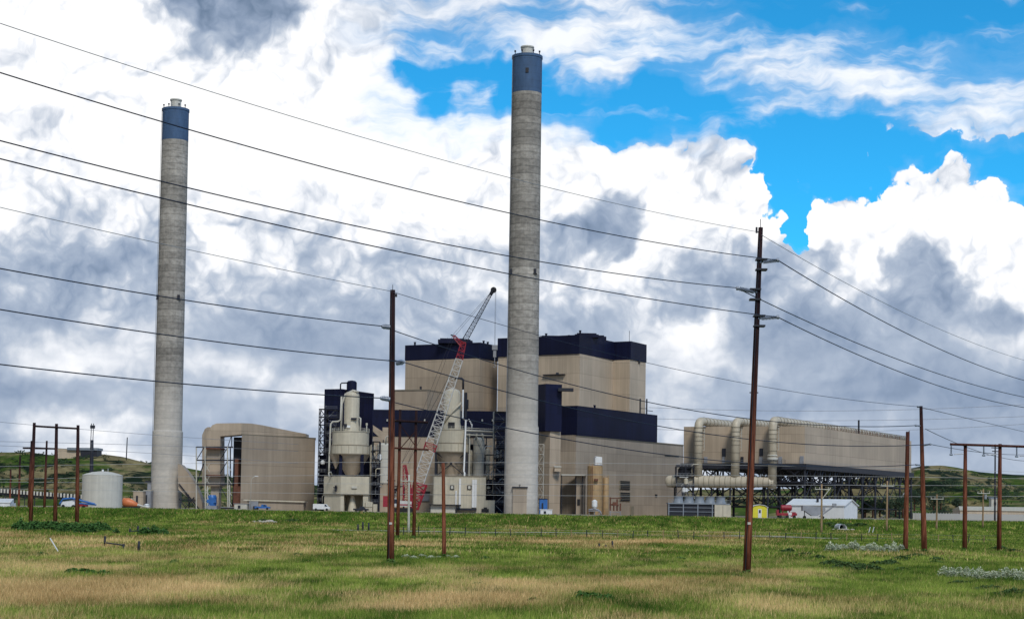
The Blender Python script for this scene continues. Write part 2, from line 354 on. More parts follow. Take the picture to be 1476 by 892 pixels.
ci = nd(nt, 'ShaderNodeTexNoise', {'Vector': cm, 'Scale': 1.5, 'Detail': 9, 'Roughness': .58, 'Distortion': .1}, noise_dimensions='2D').outputs[0]
high = math_(nt, 'MULTIPLY', mrange(nt, V2, 175, 225, 1, 0, 'SMOOTHSTEP'), mrange(nt, U2, .30, .40, 0, 1, 'SMOOTHSTEP'))      # 1 where the high thin cloud is
nci = math_(nt, 'MULTIPLY', math_(nt, 'SUBTRACT', ci, .5), 1.55)
ncu = math_(nt, 'ADD', math_(nt, 'MULTIPLY', math_(nt, 'SUBTRACT', bil, .42), .75), math_(nt, 'MULTIPLY', math_(nt, 'SUBTRACT', fb, .5), .5))
def mixf(f, a, b):
    n = nt.nodes.new('ShaderNodeMix'); n.data_type = 'FLOAT'
    for i, v in ((0, f), (2, a), (3, b)):
        if isinstance(v, bpy.types.NodeSocket): nt.links.new(v, n.inputs[i])
        else: n.inputs[i].default_value = v
    return n.outputs[0]
ccum = mrange(nt, math_(nt, 'ADD', math_(nt, 'ADD', cov, covc), ncu), .40, .56, 0, 1, 'SMOOTHSTEP')
ccir = mrange(nt, math_(nt, 'ADD', cov, nci), .26, 1.15, 0, .90, 'SMOOTHSTEP')
C = mixf(high, ccum, ccir)
C = math_(nt, 'MAXIMUM', C, mrange(nt, math_(nt, 'ADD', cov, math_(nt, 'MULTIPLY', nci, .35)), .25, 1.1, 0, .38))
nb = math_(nt, 'ADD', relief, math_(nt, 'MULTIPLY', math_(nt, 'SUBTRACT', bil, .42), .12))
nb = math_(nt, 'ADD', nb, math_(nt, 'MULTIPLY', math_(nt, 'SUBTRACT', fb, .5), .12))
nb = math_(nt, 'ADD', nb, math_(nt, 'MULTIPLY', math_(nt, 'SUBTRACT', fb2, .5), .34))
nb = mixf(lowc, nb, math_(nt, 'ADD', math_(nt, 'MULTIPLY', nb, .35), math_(nt, 'MULTIPLY', math_(nt, 'SUBTRACT', fl, .5), .52)))
nb = mixf(high, nb, math_(nt, 'ADD', math_(nt, 'MULTIPLY', nb, .25), math_(nt, 'MULTIPLY', math_(nt, 'SUBTRACT', ci, .5), .40)))
bri2 = nd(nt, 'ShaderNodeMapRange', {0: bri, 1: .2, 2: 1.0, 3: .28, 4: .935}); bri2.clamp = False; bri2 = bri2.outputs[0]
B = math_(nt, 'ADD', bri2, nb)
B = math_(nt, 'ADD', math_(nt, 'MULTIPLY', B, .72), math_(nt, 'MULTIPLY', mrange(nt, B, .55, .90, .45, .97, 'SMOOTHSTEP'), .28))
cr = nt.nodes.new('ShaderNodeValToRGB'); nt.links.new(B, cr.inputs[0]); E = cr.color_ramp.elements
def lin(c): return tuple((v/255/12.92 if v/255 <= .04045 else ((v/255+.055)/1.055)**2.4) for v in c)
stops = [(.05, (70, 94, 118)), (.22, (108, 128, 154)), (.38, (140, 157, 182)), (.53, (172, 185, 204)), (.67, (207, 214, 225)), (.80, (236, 239, 245)), (.90, (255, 255, 255))]
while len(E) < len(stops): E.new(.5)
for e, (p_, c_) in zip(E, stops): e.position = p_; e.color = (*lin(c_), 1)
SB = .1
cl = nd(nt, 'ShaderNodeVectorMath', {0: cr.outputs[0], 3: .96/SB}, operation='SCALE').outputs[0]
blue = nd(nt, 'ShaderNodeVectorMath', {0: sky.outputs[0], 1: (.20, 1.30, 1.52)}, operation='MULTIPLY').outputs[0]
out = mixc(nt, C, blue, cl)
nt.links.new(out, bg.inputs['Color']); bg.inputs['Strength'].default_value = SB
W.cycles.sampling_method = 'MANUAL'; W.cycles.sample_map_resolution = 512
sl = bpy.data.lights.new('sun', 'SUN'); sl.energy = 2.0; sl.angle = R(14); sl.color = (1, .95, .86)
so = bpy.data.objects.new('sun', sl); COL.objects.link(so); so.location = (60, -60, 120)
sd = Vector((math.sin(R(SUN_AZ))*math.cos(R(SUN_EL)), math.cos(R(SUN_AZ))*math.cos(R(SUN_EL)), math.sin(R(SUN_EL))))
so.rotation_euler = sd.to_track_quat('Z', 'Y').to_euler()
S.view_settings.view_transform = 'Standard'; S.view_settings.look = 'None'; S.view_settings.gamma = 1; S.view_settings.exposure = 0.16
# ---------------------------------------------------------------- ground, hills, grass
def vnoise(x, y, seed=0):
    xi = np.floor(x).astype(np.int64); yi = np.floor(y).astype(np.int64); fx = x-xi; fy = y-yi
    fx = fx*fx*(3-2*fx); fy = fy*fy*(3-2*fy)
    def h(a, b):
        n = (a*374761393+b*668265263+seed*974634777) & 0xFFFFFFFF; n = ((n ^ (n >> 13))*1274126177) & 0xFFFFFFFF
        return ((n ^ (n >> 16)) & 0xFFFF)/65535.0
    return (h(xi, yi)*(1-fx)+h(xi+1, yi)*fx)*(1-fy)+(h(xi, yi+1)*(1-fx)+h(xi+1, yi+1)*fx)*fy
def fbm(x, y, seed=0, o=4):
    s = 0; a = .5; t = 0
    for i in range(o): s = s+a*vnoise(x*2**i, y*2**i, seed+i*17); t += a; a *= .55
    return s/t
def Gv(x, y):
    def ss(a, b, v): t = np.clip((v-a)/(b-a), 0, 1); return t*t*(3-2*t)
    return np.array([G(float(a), float(b)) for a, b in zip(x.ravel(), y.ravel())]).reshape(x.shape)
# patches of the field: px, py, half width, half height, dryness change
PATCH = [(90, 848, 250, 22, .50), (40, 812, 150, 8, .38), (330, 838, 130, 9, .30), (640, 862, 300, 12, .34), (1000, 850, 250, 12, .36), (1230, 878, 200, 10, .36), (880, 840, 200, 10, .3),
 (480, 786, 130, 4, .34), (380, 803, 250, 5, .10), (1105, 822, 70, 7, .5), (930, 782, 180, 4, .5), (1290, 802, 150, 6, .35), (25, 771, 45, 5, .6), (720, 838, 60, 7, .25), (60, 868, 50, 10, .3), (1180, 828, 60, 6, .2), (150, 792, 250, 5, .10),
 (670, 802, 330, 13, -.30), (500, 835, 120, 8, -.42), (860, 858, 60, 9, -.6), (120, 823, 60, 5, -.6), (1010, 806, 60, 20, -.1), (1000, 796, 380, 12, -.3), (300, 880, 160, 10, -.30), (1330, 840, 170, 18, -.35), (1400, 870, 90, 12, -.2),
 (560, 885, 100, 8, -.25), (1230, 816, 110, 11, -.5), (1380, 780, 140, 10, -.2), (420, 766, 330, 7, -.05), (200, 765, 130, 7, -.1), (180, 812, 300, 6, -.12), (700, 878, 40, 5, .2), (640, 884, 160, 8, -.5), (1000, 882, 120, 8, -.35), (460, 862, 60, 6, -.4), (1180, 858, 90, 8, -.35), (350, 820, 200, 5, -.3), (870, 828, 160, 6, -.3)]
def dryness(x, y):
    Yc = np.maximum(y, 8.0)
    py = 735+CAMZ*2400/Yc; px = 738+x/Yc*2400; py = py+(px-738)*.0148
    wx = (fbm(x*.09, y*.05, 5)-.5)*160; wy = (fbm(x*.09+9, y*.05, 8)-.5)*14
    d = .30+(fbm(x*.10, y*.045, 2, 5)-.5)*1.1+(fbm(x*.3, y*.14, 12, 4)-.5)*.9
    far = np.clip((y-120)/120, 0, 1); d = d-.10*far-.12*np.clip((px-1100)/250, 0, 1)
    for a, b, rx, ry, k in PATCH:
        d = d+1.0*k*np.exp(-((px+wx-a)/rx)**2-((py+wy-b)/ry)**2)
    bank = np.clip((y-292)/12, 0, 1); d = d*(1-.75*bank)
    d = d + np.clip((y-346)/6, 0, 1)*1.0
    return np.clip(d, 0, 1)
def grid_mesh(name, xs, ys, zf, mat, attrs):
    X, Y = np.meshgrid(xs, ys); Z = zf(X, Y); nx, ny = len(xs), len(ys)
    me = bpy.data.meshes.new(name); co = np.stack([X, Y, Z], -1).reshape(-1, 3).astype('f')
    i = np.arange(nx-1)[None, :]+nx*np.arange(ny-1)[:, None]; q = np.stack([i, i+1, i+1+nx, i+nx], -1).reshape(-1, 4).astype('i')
    me.vertices.add(len(co)); me.vertices.foreach_set('co', co.ravel())
    me.loops.add(q.size); me.loops.foreach_set('vertex_index', q.ravel())
    me.polygons.add(len(q)); me.polygons.foreach_set('loop_start', np.arange(0, q.size, 4, dtype='i'))
    me.update(calc_edges=True); me.polygons.foreach_set('use_smooth', [True]*len(q))
    for k, f in attrs.items():
        a = me.attributes.new(k, 'FLOAT', 'POINT'); a.data.foreach_set('value', f(X, Y, Z).ravel().astype('f'))
    me.materials.append(mat); o = bpy.data.objects.new(name, me); COL.objects.link(o); return o
def ground_mat():
    m, nt, b = nmat('prairie_grass_ground'); p = pos(nt)
    a = nd(nt, 'ShaderNodeAttribute', attribute_name='dry').outputs['Fac']
    y = nd(nt, 'ShaderNodeSeparateXYZ', {0: p}).outputs[1]
    n1 = nz(nt, mapped(nt, p, (.5, .16, .5)), 1, 7, .7); n2 = nz(nt, mapped(nt, p, (.07, .03, .07)), 1, 5, .6); n3 = nz(nt, mapped(nt, p, (2.5, .6, 2.5)), 1, 6, .7)
    d = math_(nt, 'ADD', a, math_(nt, 'MULTIPLY', math_(nt, 'SUBTRACT', n1, .5), .8))
    g = mixc(nt, mrange(nt, n2, .35, .65), (.075, .145, .012), (.20, .28, .03))
    g = mixc(nt, mrange(nt, n3, .3, .7), (.022, .050, .008), g)
    t = mixc(nt, mrange(nt, n3, .3, .7), (.22, .15, .06), (.48, .35, .16))
    c = mixc(nt, mrange(nt, d, .25, .75), g, t)
    yard = mrange(nt, y, 347, 352); c = mixc(nt, yard, c, (.30, .26, .20))
    nt.links.new(c, b.inputs['Base Color']); b.inputs['Roughness'].default_value = 1; b.inputs['Specular IOR Level'].default_value = .05
    bp = nd(nt, 'ShaderNodeBump', {'Strength': .9, 'Distance': .5, 'Height': n1}); nt.links.new(bp.outputs[0], b.inputs['Normal']); return m
M['ground'] = ground_mat()
def spread(lim, fine, step, n):
    a = list(np.arange(-fine, fine+.1, step)); g = np.geomspace(fine+step, lim, n); return np.array(sorted([-v for v in g]+a+list(g)))
gx = spread(7000, 170, 3.2, 26)
gy = np.concatenate([np.geomspace(400, 14, 12)[::-1]*-1, np.arange(-12, 40, 6), np.arange(40, 292, 2.6), np.arange(292, 352, 1.0), np.geomspace(354, 9000, 40)])
o = grid_mesh('ground', gx, gy, lambda X, Y: Gv(X, Y), M['ground'], {'dry': lambda X, Y, Z: dryness(X, Y)}); tag(o, kind='structure')
# plant yard gravel lies on the ground; track through the field
def strip(name, pts, w, mat, lift=.06):
    mb = MB(); L = []; prev = None
    for i, p in enumerate(pts):
        q = Vector(pts[min(i+1, len(pts)-1)]); r_ = Vector(pts[max(i-1, 0)]); d = (q-r_).normalized(); n = Vector((-d.y, d.x))
        L.append([(p[0]+n.x*w*s, p[1]+n.y*w*s) for s in (-.5, -.2, .2, .5)])
    vs = [(x, y, G(x, y)+lift) for row in L for x, y in row]; fs = [(i*4+k, (i+1)*4+k, (i+1)*4+k+1, i*4+k+1) for i in range(len(L)-1) for k in range(3)]
    mb.add(vs, fs); return tag(mb.build(name, mat), kind='structure')
M['track'] = plain('worn_track', (.33, .31, .22), 1, var=.35, scale=.8)
tr = []
for i in range(30):
    px = 470+i*26; tr.append((P(px, 766, 232).x*1.0, 240+6*math.sin(i*.11)+(-10 if px < 500 else 0)*sstep(500, 200, px)))
strip('gravel_track', tr, 4.5, M['track'], .10)
TRX = [p[0] for p in tr]; TRY = [p[1] for p in tr]
def trackY(x, y): return np.interp(x, TRX, TRY)
# ---- hills
def hill_mat():
    m, nt, b = nmat('hillside_turf'); p = pos(nt)
    n1 = nz(nt, mapped(nt, p, (.022, .012, .09)), 1, 7, .66, .8); n2 = nz(nt, mapped(nt, p, (.09, .05, .22)), 1, 7, .72)
    n3 = nz(nt, mapped(nt, p, (.03, .014, .10)), 1, 7, .66, 1.0)
    g = mixc(nt, mrange(nt, n2, .3, .7), (.012, .035, .008), (.095, .150, .022))
    t = mixc(nt, mrange(nt, n2, .35, .65), (.12, .09, .045), (.30, .25, .12))
    c = mixc(nt, mrange(nt, n1, .44, .54), g, t)
    c = mixc(nt, mrange(nt, n3, .51, .58), c, (.010, .020, .010))
    nt.links.new(c, b.inputs['Base Color']); b.inputs['Roughness'].default_value = 1; b.inputs['Specular IOR Level'].default_value = .05
    return m
M['hill'] = hill_mat()
def hill(name, px0, px1, prof, Yf, Yb, nx=150):
    """prof: (px, py) of the skyline; rises from the yard at Yf to the skyline at Yb, with gullies"""
    pp = sorted(prof); xs = np.linspace(px0, px1, nx); rows = np.linspace(0, 1.25, 46); vs = []
    for r_ in rows:
        Y = Yf+(Yb-Yf)*r_
        for px in xs:
            py = float(np.interp(px, [a for a, b in pp], [b for a, b in pp])); top = P(px, py, Yb); x = top.x*Y/Yb*(1+.0*r_)
            H = top.z-1; t = min(r_, 1); s = (t**.8) if t < 1 else 1
            z = 1+H*s - max(0, r_-1)*H*.8
            g_ = abs(mnoise.noise((x*.017+mnoise.noise((x*.01, Y*.01, 5))*.8, Y*.004, 2.2)))
            z -= (1-min(1, g_*3.0))*11*math.sin(math.pi*min(1, t))*sstep(0, .2, t)
            z += 4.0*mnoise.noise((x*.02, Y*.02, .5))*sstep(0, .15, t)*(1-.6*sstep(.8, 1, t)) + .5*mnoise.noise((x*.09, Y*.09, .5))
            vs.append((x, Y, z))
    n = len(xs); fs = [(j*n+i, j*n+i+1, (j+1)*n+i+1, (j+1)*n+i) for j in range(len(rows)-1) for i in range(n-1)]
    mb = MB(); mb.add(vs, fs, True); return tag(mb.build(name, M['hill']), kind='structure')
hill('hill', -260, 760, [(-260, 640), (-60, 650), (0, 652), (40, 650), (80, 655), (120, 655), (140, 653), (180, 658), (215, 666), (260, 671), (300, 680), (360, 690), (450, 700), (600, 716), (760, 732)], 760, 1080)
hill('hill', 1000, 1800, [(1000, 726), (1100, 715), (1180, 700), (1240, 688), (1300, 676), (1330, 670), (1360, 671), (1380, 673), (1410, 680), (1440, 683), (1476, 685), (1600, 690), (1800, 700)], 800, 1150)
hill('hill', -400, 1900, [(-400, 715), (0, 712), (400, 716), (800, 722), (940, 712), (1000, 706), (1100, 704), (1200, 706), (1300, 700), (1476, 700), (1900, 706)], 1500, 2400, 120)
# ---- grass blades: nobody could count them
def grass_mat():
    m, nt, b = nmat('grass_blades')
    a = nd(nt, 'ShaderNodeAttribute', attribute_name='dry').outputs['Fac']; r_ = nd(nt, 'ShaderNodeAttribute', attribute_name='leaf_tone').outputs['Fac']
    g = mixc(nt, r_, (.070, .140, .018), (.37, .455, .085)); t = mixc(nt, r_, (.34, .22, .09), (.88, .63, .31))
    dk = nz(nt, mapped(nt, pos(nt), (.35, .12, .35)), 1, 5, .65); g = mixc(nt, mrange(nt, dk, .36, .56), (.035, .085, .010), g)
    c = mixc(nt, mrange(nt, a, .22, .78), g, t)
    nt.links.new(c, b.inputs['Base Color']); b.inputs['Roughness'].default_value = .9; b.inputs['Specular IOR Level'].default_value = .1
    return m
M['grass'] = grass_mat()
def blades(name, y0, y1, n, hmin, hmax, wid, per, spread_, label, pw=1.0, filt=None, mat=None, cat='grass'):
    t = rng.random(n); y = y0*(y1/y0)**(t**pw); x = (rng.random(n)-.5)*(.66*y+36)
    if filt is not None:
        k = filt(x, y); x = x[k]; y = y[k]
    n = len(x); z = Gv(x, y); dr = dryness(x, y)
    X = np.repeat(x, per)+rng.normal(0, spread_, n*per); Y = np.repeat(y, per)+rng.normal(0, spread_, n*per); Z = np.repeat(z, per)-.03
    D = np.clip(np.repeat(dr, per)+rng.normal(0, .20, n*per)+(rng.random(n*per) < .05)*.4, 0, 1)
    hh = np.repeat(rng.uniform(hmin, hmax, n), per)*rng.uniform(.55, 1.1, n*per)*(1+.25*(D > .5))
    w = wid*rng.uniform(.6, 1.4, n*per); a = rng.normal(0, .5, n*per); lx = rng.normal(.04, .28, n*per)*hh; ly = rng.normal(0, .25, n*per)*hh
    co = np.empty((n*per, 3, 3), 'f')
    co[:, 0] = np.stack([X-w*np.cos(a), Y-w*np.sin(a), Z], -1); co[:, 1] = np.stack([X+w*np.cos(a), Y+w*np.sin(a), Z], -1); co[:, 2] = np.stack([X+lx, Y+ly, Z+hh], -1)
    N = n*per; me = bpy.data.meshes.new(name); me.vertices.add(N*3); me.vertices.foreach_set('co', co.ravel())
    me.loops.add(N*3); me.loops.foreach_set('vertex_index', np.arange(N*3, dtype='i')); me.polygons.add(N); me.polygons.foreach_set('loop_start', np.arange(0, N*3, 3, dtype='i')); me.update(calc_edges=True)
    for k, v in (('dry', D), ('leaf_tone', np.clip(rng.random(N)*.75+np.repeat((fbm(x*.22, y*.10, 31, 4)-.5)*1.5+.12-.16*np.clip((y-125)/60, 0, 1)-.14*np.clip((y-285)/15, 0, 1), per), 0, 1))):
        at = me.attributes.new(k, 'FLOAT', 'POINT'); at.data.foreach_set('value', np.repeat(v, 3).astype('f'))
    me.materials.append(mat or M['grass']); o = bpy.data.objects.new(name, me); COL.objects.link(o)
    return tag(o, label, cat, kind='stuff')
blades('meadow_grass', 42, 130, 112000, .12, .31, .012, 9, .14, 'mixed green and straw coloured grass of the near field', pw=.9)
blades('field_grass', 125, 300, 52000, .18, .42, .05, 6, .40, 'low green grass of the far field below the bank', filt=lambda x, y: (np.abs(y-trackY(x, y)) > 3.5) | (x < TRX[0]) | (x > TRX[-1]) | (vnoise(x*.2, y*.2, 4) > .62))
blades('bank_grass', 292, 348, 19000, .25, .6, .12, 6, .6, 'bright green grass covering the bank in front of the plant')
# dark weed clumps and whitish flowering weeds
def leafy(name, spots, label, c0, c1, hmul=1.0, nleaf=420, top=None):
    vs = []; fs = []; rn = []
    for (px, py, rpx, hm) in spots:
        g_ = ground(px, py); rr = rpx*g_.y/2400
        nl = int(nleaf*1.5*max(.4, min(2.2, rr/1.2)))
        for k in range(nl):
            a = random.uniform(0, 6.283); r_ = rr*math.sqrt(random.random()); x = g_.x+r_*math.cos(a); y = g_.y+r_*.8*math.sin(a)
            env = hm*(1-(r_/rr)**2)*(.75+.5*mnoise.noise((x*1.3, y*1.3, 3))); z = G(x, y)+random.random()**.6*max(.05, env)
            s = random.uniform(.05, .11)*max(1, g_.y/80)*(.55 if 'silver' in name else 1); u = Vector((random.gauss(0, 1), random.gauss(0, 1), random.gauss(0, .6))).normalized(); w = u.cross(Vector((random.gauss(0, 1), random.gauss(0, 1), random.gauss(0, 1)))).normalized()
            c = Vector((x, y, z)); n = len(vs); vs += [c-u*s, c+w*s*.5, c+u*s, c-w*s*.5]; fs.append((n, n+1, n+2, n+3)); rn += [min(1, random.random()*.45+.6*(z-G(x, y))/hm)]*4  # random tone, plus lower leaves coloured darker as shade under the clump
    me = bpy.data.meshes.new(name); me.from_pydata([tuple(v) for v in vs], [], fs); at = me.attributes.new('leaf_tone', 'FLOAT', 'POINT'); at.data.foreach_set('value', rn)
    m, nt, b = nmat(name+'_leaves'); r_ = nd(nt, 'ShaderNodeAttribute', attribute_name='leaf_tone').outputs['Fac']
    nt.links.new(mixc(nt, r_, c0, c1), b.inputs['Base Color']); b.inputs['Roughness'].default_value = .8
    me.materials.append(m); o = bpy.data.objects.new(name, me); COL.objects.link(o); return tag(o, label, 'plants', kind='stuff')
dk = [(px, 765+random.uniform(-2, 3)+ (px-90)*.02, random.uniform(12, 20), 1.5) for px in range(28, 150, 9)]+[(222, 770, 12, 1.3), (208, 770, 10, 1.1), (236, 771, 9, 1.1), (168, 770, 6, 1.1)]
leafy('weed_clump', dk, 'dark green weeds below the left pole frame', (.02, .065, .010), (.075, .19, .035))
leafy('weed_clump', [(105, 826, 14, .3), (125, 827, 18, .35), (150, 828, 14, .25), (850, 862, 22, .38), (872, 864, 16, .3), (835, 858, 10, .3), (690, 843, 12, .2), (770, 866, 10, .2)], 'vivid green leafy weeds in the near grass', (.02, .07, .008), (.08, .20, .03))
leafy('weed_clump', [(1225, 819, 30, .55), (1248, 822, 28, .5), (1200, 814, 22, .5), (1275, 814, 26, .5), (1300, 808, 20, .45), (1320, 803, 18, .4), (1350, 808, 20, .3), (1135, 797, 14, .5), (1160, 801, 16, .45), (1180, 806, 16, .4), (1440, 792, 16, .5), (1460, 796, 14, .5), (1425, 850, 26, .3), (1460, 856, 28, .3), (1385, 842, 22, .25), (1215, 760, 22, .9), (1195, 757, 12, .7), (1240, 758, 12, .8), (605, 795, 10, .2), (420, 752, 12, .5), (380, 752, 10, .6)], 'dark green weeds on the right of the field and by the culvert', (.018, .050, .010), (.08, .15, .03))
wf = [(px, 793+(px-1200)*.03+random.uniform(-2, 2), random.uniform(7, 11), 1.1) for px in range(1198, 1300, 9)]+[(px, 829+(px-1360)*.05+random.uniform(-2, 3), random.uniform(9, 13), .75) for px in range(1362, 1480, 10)]+[(px, 803+random.uniform(-2, 2), 7, .22) for px in range(585, 660, 12)]
leafy('silver_shrubs', wf, 'pale silvery flowering shrubs scattered in the grass', (.06, .12, .03), (.90, .92, .72), nleaf=700)

bases = [(1076, 827, 7, .45), (563, 812, 7, .5), (1332, 797, 5, .5), (1305, 795, 5, .4), (1390, 794, 4, .4), (1440, 788, 4, .4), (640, 804, 3, .4), (573, 776, 4, .5), (597, 777, 4, .5), (580, 790, 6, .3), (1060, 832, 9, .3), (1350, 812, 14, .35), (1300, 822, 12, .3), (980, 806, 10, .25), (700, 806, 9, .25), (430, 800, 10, .25), (320, 792, 9, .25), (60, 800, 10, .3), (250, 812, 8, .25), (790, 795, 8, .3), (930, 800, 9, .3), (1020, 790, 9, .35)]
leafy('weed_tuft', bases, 'darker green tufts around the pole feet and dotted through the field', (.03, .08, .012), (.12, .22, .035), nleaf=200)

from mathutils.bvhtree import BVHTree
def scrub(seed, spots, label):
    dg = bpy.context.evaluated_depsgraph_get(); vs = []; fs = []; rr = random.Random(seed)
    hs = [o_ for o_ in COL.objects if o_.name.startswith('hill')]; bv = [BVHTree.FromPolygons([tuple(v.co) for v in o_.data.vertices], [tuple(p_.vertices) for p_ in o_.data.polygons]) for o_ in hs]
    for k in range(spots):
        Y = rr.uniform(770, 1090); px = rr.choice((rr.uniform(-20, 460), rr.uniform(1230, 1500))); x = P(px, 680, Y).x
        if mnoise.noise((x*.012, Y*.012, 9)) < .02 and rr.random() < .8: continue
        hit = None
        for b_ in bv:
            h_ = b_.ray_cast(Vector((x, Y, 300)), Vector((0, 0, -1)))[0]
            if h_ and (hit is None or h_.z > hit.z): hit = h_
        if hit is None: continue
        R_ = rr.uniform(.7, 2.6)
        for q in range(16):
            c_ = hit+Vector((rr.gauss(0, .5)*R_, rr.gauss(0, .5)*R_, abs(rr.gauss(0, .38))*R_)); u = Vector((rr.gauss(0, 1), rr.gauss(0, 1), rr.gauss(0, 1))).normalized(); w = u.orthogonal().normalized(); s_ = R_*.32; n = len(vs)
            vs += [c_-u*s_, c_+w*s_*.7, c_+u*s_, c_-w*s_*.7]; fs.append((n, n+1, n+2, n+3))
    mb = MB(); mb.add(vs, fs); return tag(mb.build('hillside_scrub', plain('scrub_leaves', (.022, .045, .014), .9, var=.5, scale=.3)), label, 'shrubs', kind='stuff')
scrub(4, 1500, 'dark scrub bushes dotted over the green hillsides behind the plant')
# ---------------------------------------------------------------- the plant
def gl(x, y): return G(x, y)-.25
def X_(px, py, Y): return P(px, py, Y).x
def Z_(px, py, Y): return P(px, py, Y).z
def meet(C, u, px, py=660):
    """distance t along u from C where the vertical column px is met"""
    k = X_(px, py, 1000)/1000
    return (k*C[1]-C[0])/(u[0]-k*u[1])
def LR(pxC, Y, pxL, pxR, a=30, py=660, back=None):
    """footprint of a block with its near corner at pxC; its left face runs back to pxL, its right face to pxR"""
    C = (X_(pxC, py, Y), Y); uL = (-math.cos(R(a)), math.sin(R(a))); uR = (math.sin(R(a)), math.cos(R(a)))
    tL = meet(C, uL, pxL, py) if pxL is not None else (back or 20); tR = meet(C, uR, pxR, py) if pxR is not None else (back or 20)
    return [C, (C[0]+uR[0]*tR, C[1]+uR[1]*tR), (C[0]+uR[0]*tR+uL[0]*tL, C[1]+uR[1]*tR+uL[1]*tL), (C[0]+uL[0]*tL, C[1]+uL[1]*tL)]
def grow(fp, d):
    cx = sum(p[0] for p in fp)/len(fp); cy = sum(p[1] for p in fp)/len(fp); out = []
    for x, y in fp:
        l = math.hypot(x-cx, y-cy); out.append((x+(x-cx)/l*d, y+(y-cy)/l*d))
    return out
def cen(fp): return (sum(p[0] for p in fp)/len(fp), sum(p[1] for p in fp)/len(fp))
def coping(mb, fp, z, h=.35, out=.18): mb.prism(grow(fp, out*1.5), z, z+h)
# ---- the two stacks
def stack(px, Y, pyTop, pyBand, pyFlue, rb, rt, label, seed, door):
    x = X_(px, 738, Y); zb = G(x, Y)-.3; px2 = px+(735-pyTop)*.0148
    zt = Z_(px2, pyTop, Y); zn = Z_(px2, pyBand, Y); zf = Z_(px2, pyFlue, Y); t = thing('smokestack', label, 'smokestack', (x, Y, zb))
    def r(z): return rb+(rt-rb)*((z-zb)/(zt-zb))**.8
    mb = MB(); prof = [(rb*1.035, zb), (rb*1.03, zb+28.2), (r(zb+28.4), zb+28.8)]
    z = zb+31
    while z < zn-2: prof.append((r(z), z)); z += 4.7
    prof.append((r(zn), zn)); mb.lathe((x, Y), prof, 48, cap=False); mb.build('shaft', concrete_mat(seed), t)
    mb = MB(); mb.lathe((x, Y), [(r(zn)+.03, zn), (r(zt)+.05, zt-.9), (r(zt)+.22, zt-.85), (r(zt)+.22, zt), (r(zt)*.9, zt+.05)], 48); cap = mb.build('painted_cap_band', M['bluecap'], t)
    mb = MB(); mb.lathe((x, Y), [(rt*.40, zt-1), (rt*.40, zf-.5), (rt*.46, zf-.45), (rt*.46, zf), (rt*.36, zf), (rt*.36, zf-1.5)], 24); mb.build('flue_liner', M['offwhite'], t)
    if pyTop < 100:
        mb = MB(); mb.box(x-.5, x+.5, Y-r(zt)-.25, Y-r(zt)+.4, zt-6.6, zt-5); mb.build('hatch', M['black'], t)
    for s in (-1, -.45, .5, 1):
        mb = MB(); xx = x+s*rt*.82; yy = Y-math.sqrt(max(0, 1-(.82*s)**2))*rt*.9
        mb.tube((xx, yy, zt), (xx, yy, zt+1.2), .14, 6); mb.tube((xx, yy, zt+.8), (xx, yy, zt+1.3), .3, 8); mb.build('beacon', M['steel'], t)
    zb2 = zb+(zt-zb)*.52
    for s in (-.86, .70):
        mb = MB(); rr = r(zb2); xx = x+s*rr; yy = Y-math.sqrt(1-s*s)*rr
        mb.box(xx-.65, xx+.65, yy-.7, yy+.9, zb2-.15, zb2); mb.box(xx-.45, xx+.4, yy-.6, yy+.5, zb2, zb2+1.5); mb.build('beacon_platform', M['steel'], t)
    # ladder rail down the side
    mb = MB(); a = R(200)
    for q in (0, .05):
        mb.tube((x+math.cos(a+q)*(rb*1.04+.1), Y+math.sin(a+q)*(rb*1.04+.1), zb), (x+math.cos(a+q)*(rt+.3), Y+math.sin(a+q)*(rt+.3), zt), .06, 5)
    mb.build('ladder', M['greysteel'], t)
    if door:
        zt2 = Z_(750, 703, Y); mb = MB(); x0 = X_(739, 720, Y); x1 = X_(759, 720, Y)
        mb.box(x0, x1, Y-rb*1.03-.25, Y-rb+1.2, zb, zt2); d = mb.build('roller_door', M['tan_grey'], t)
        mb = MB(); mb.box(x0-.3, x1+.3, Y-rb*1.03-.7, Y-rb+.5, zt2, zt2+.35); mb.tube(((x0+x1)/2, Y-rb-1, zt2+.9), ((x0+x1)/2, Y-rb+.4, zt2+1), .18, 6); mb.build('door_hood', M['steel'], d)
    else:
        mb = MB(); mb.box(x-rb-1.2, x-rb+.3, Y-2, Y+1, zb, zb+9.5); mb.build('duct_box', M['greysteel'], t)
        mb = MB(); mb.box(x-rb-2.0, x-rb+.2, Y-2.4, Y+1, zb+9.5, zb+10.2); mb.build('access_platform', M['steel'], t)
    return t
stack(750.5, 540, 82, 136, 68, 5.28, 4.85, 'taller concrete smokestack in the centre, blue top band and tan roller door', 3, True)
stack(239, 612, 158, 204, 144, 5.35, 4.8, 'concrete smokestack on the left beside the pale round tank, blue top band', 31, False)
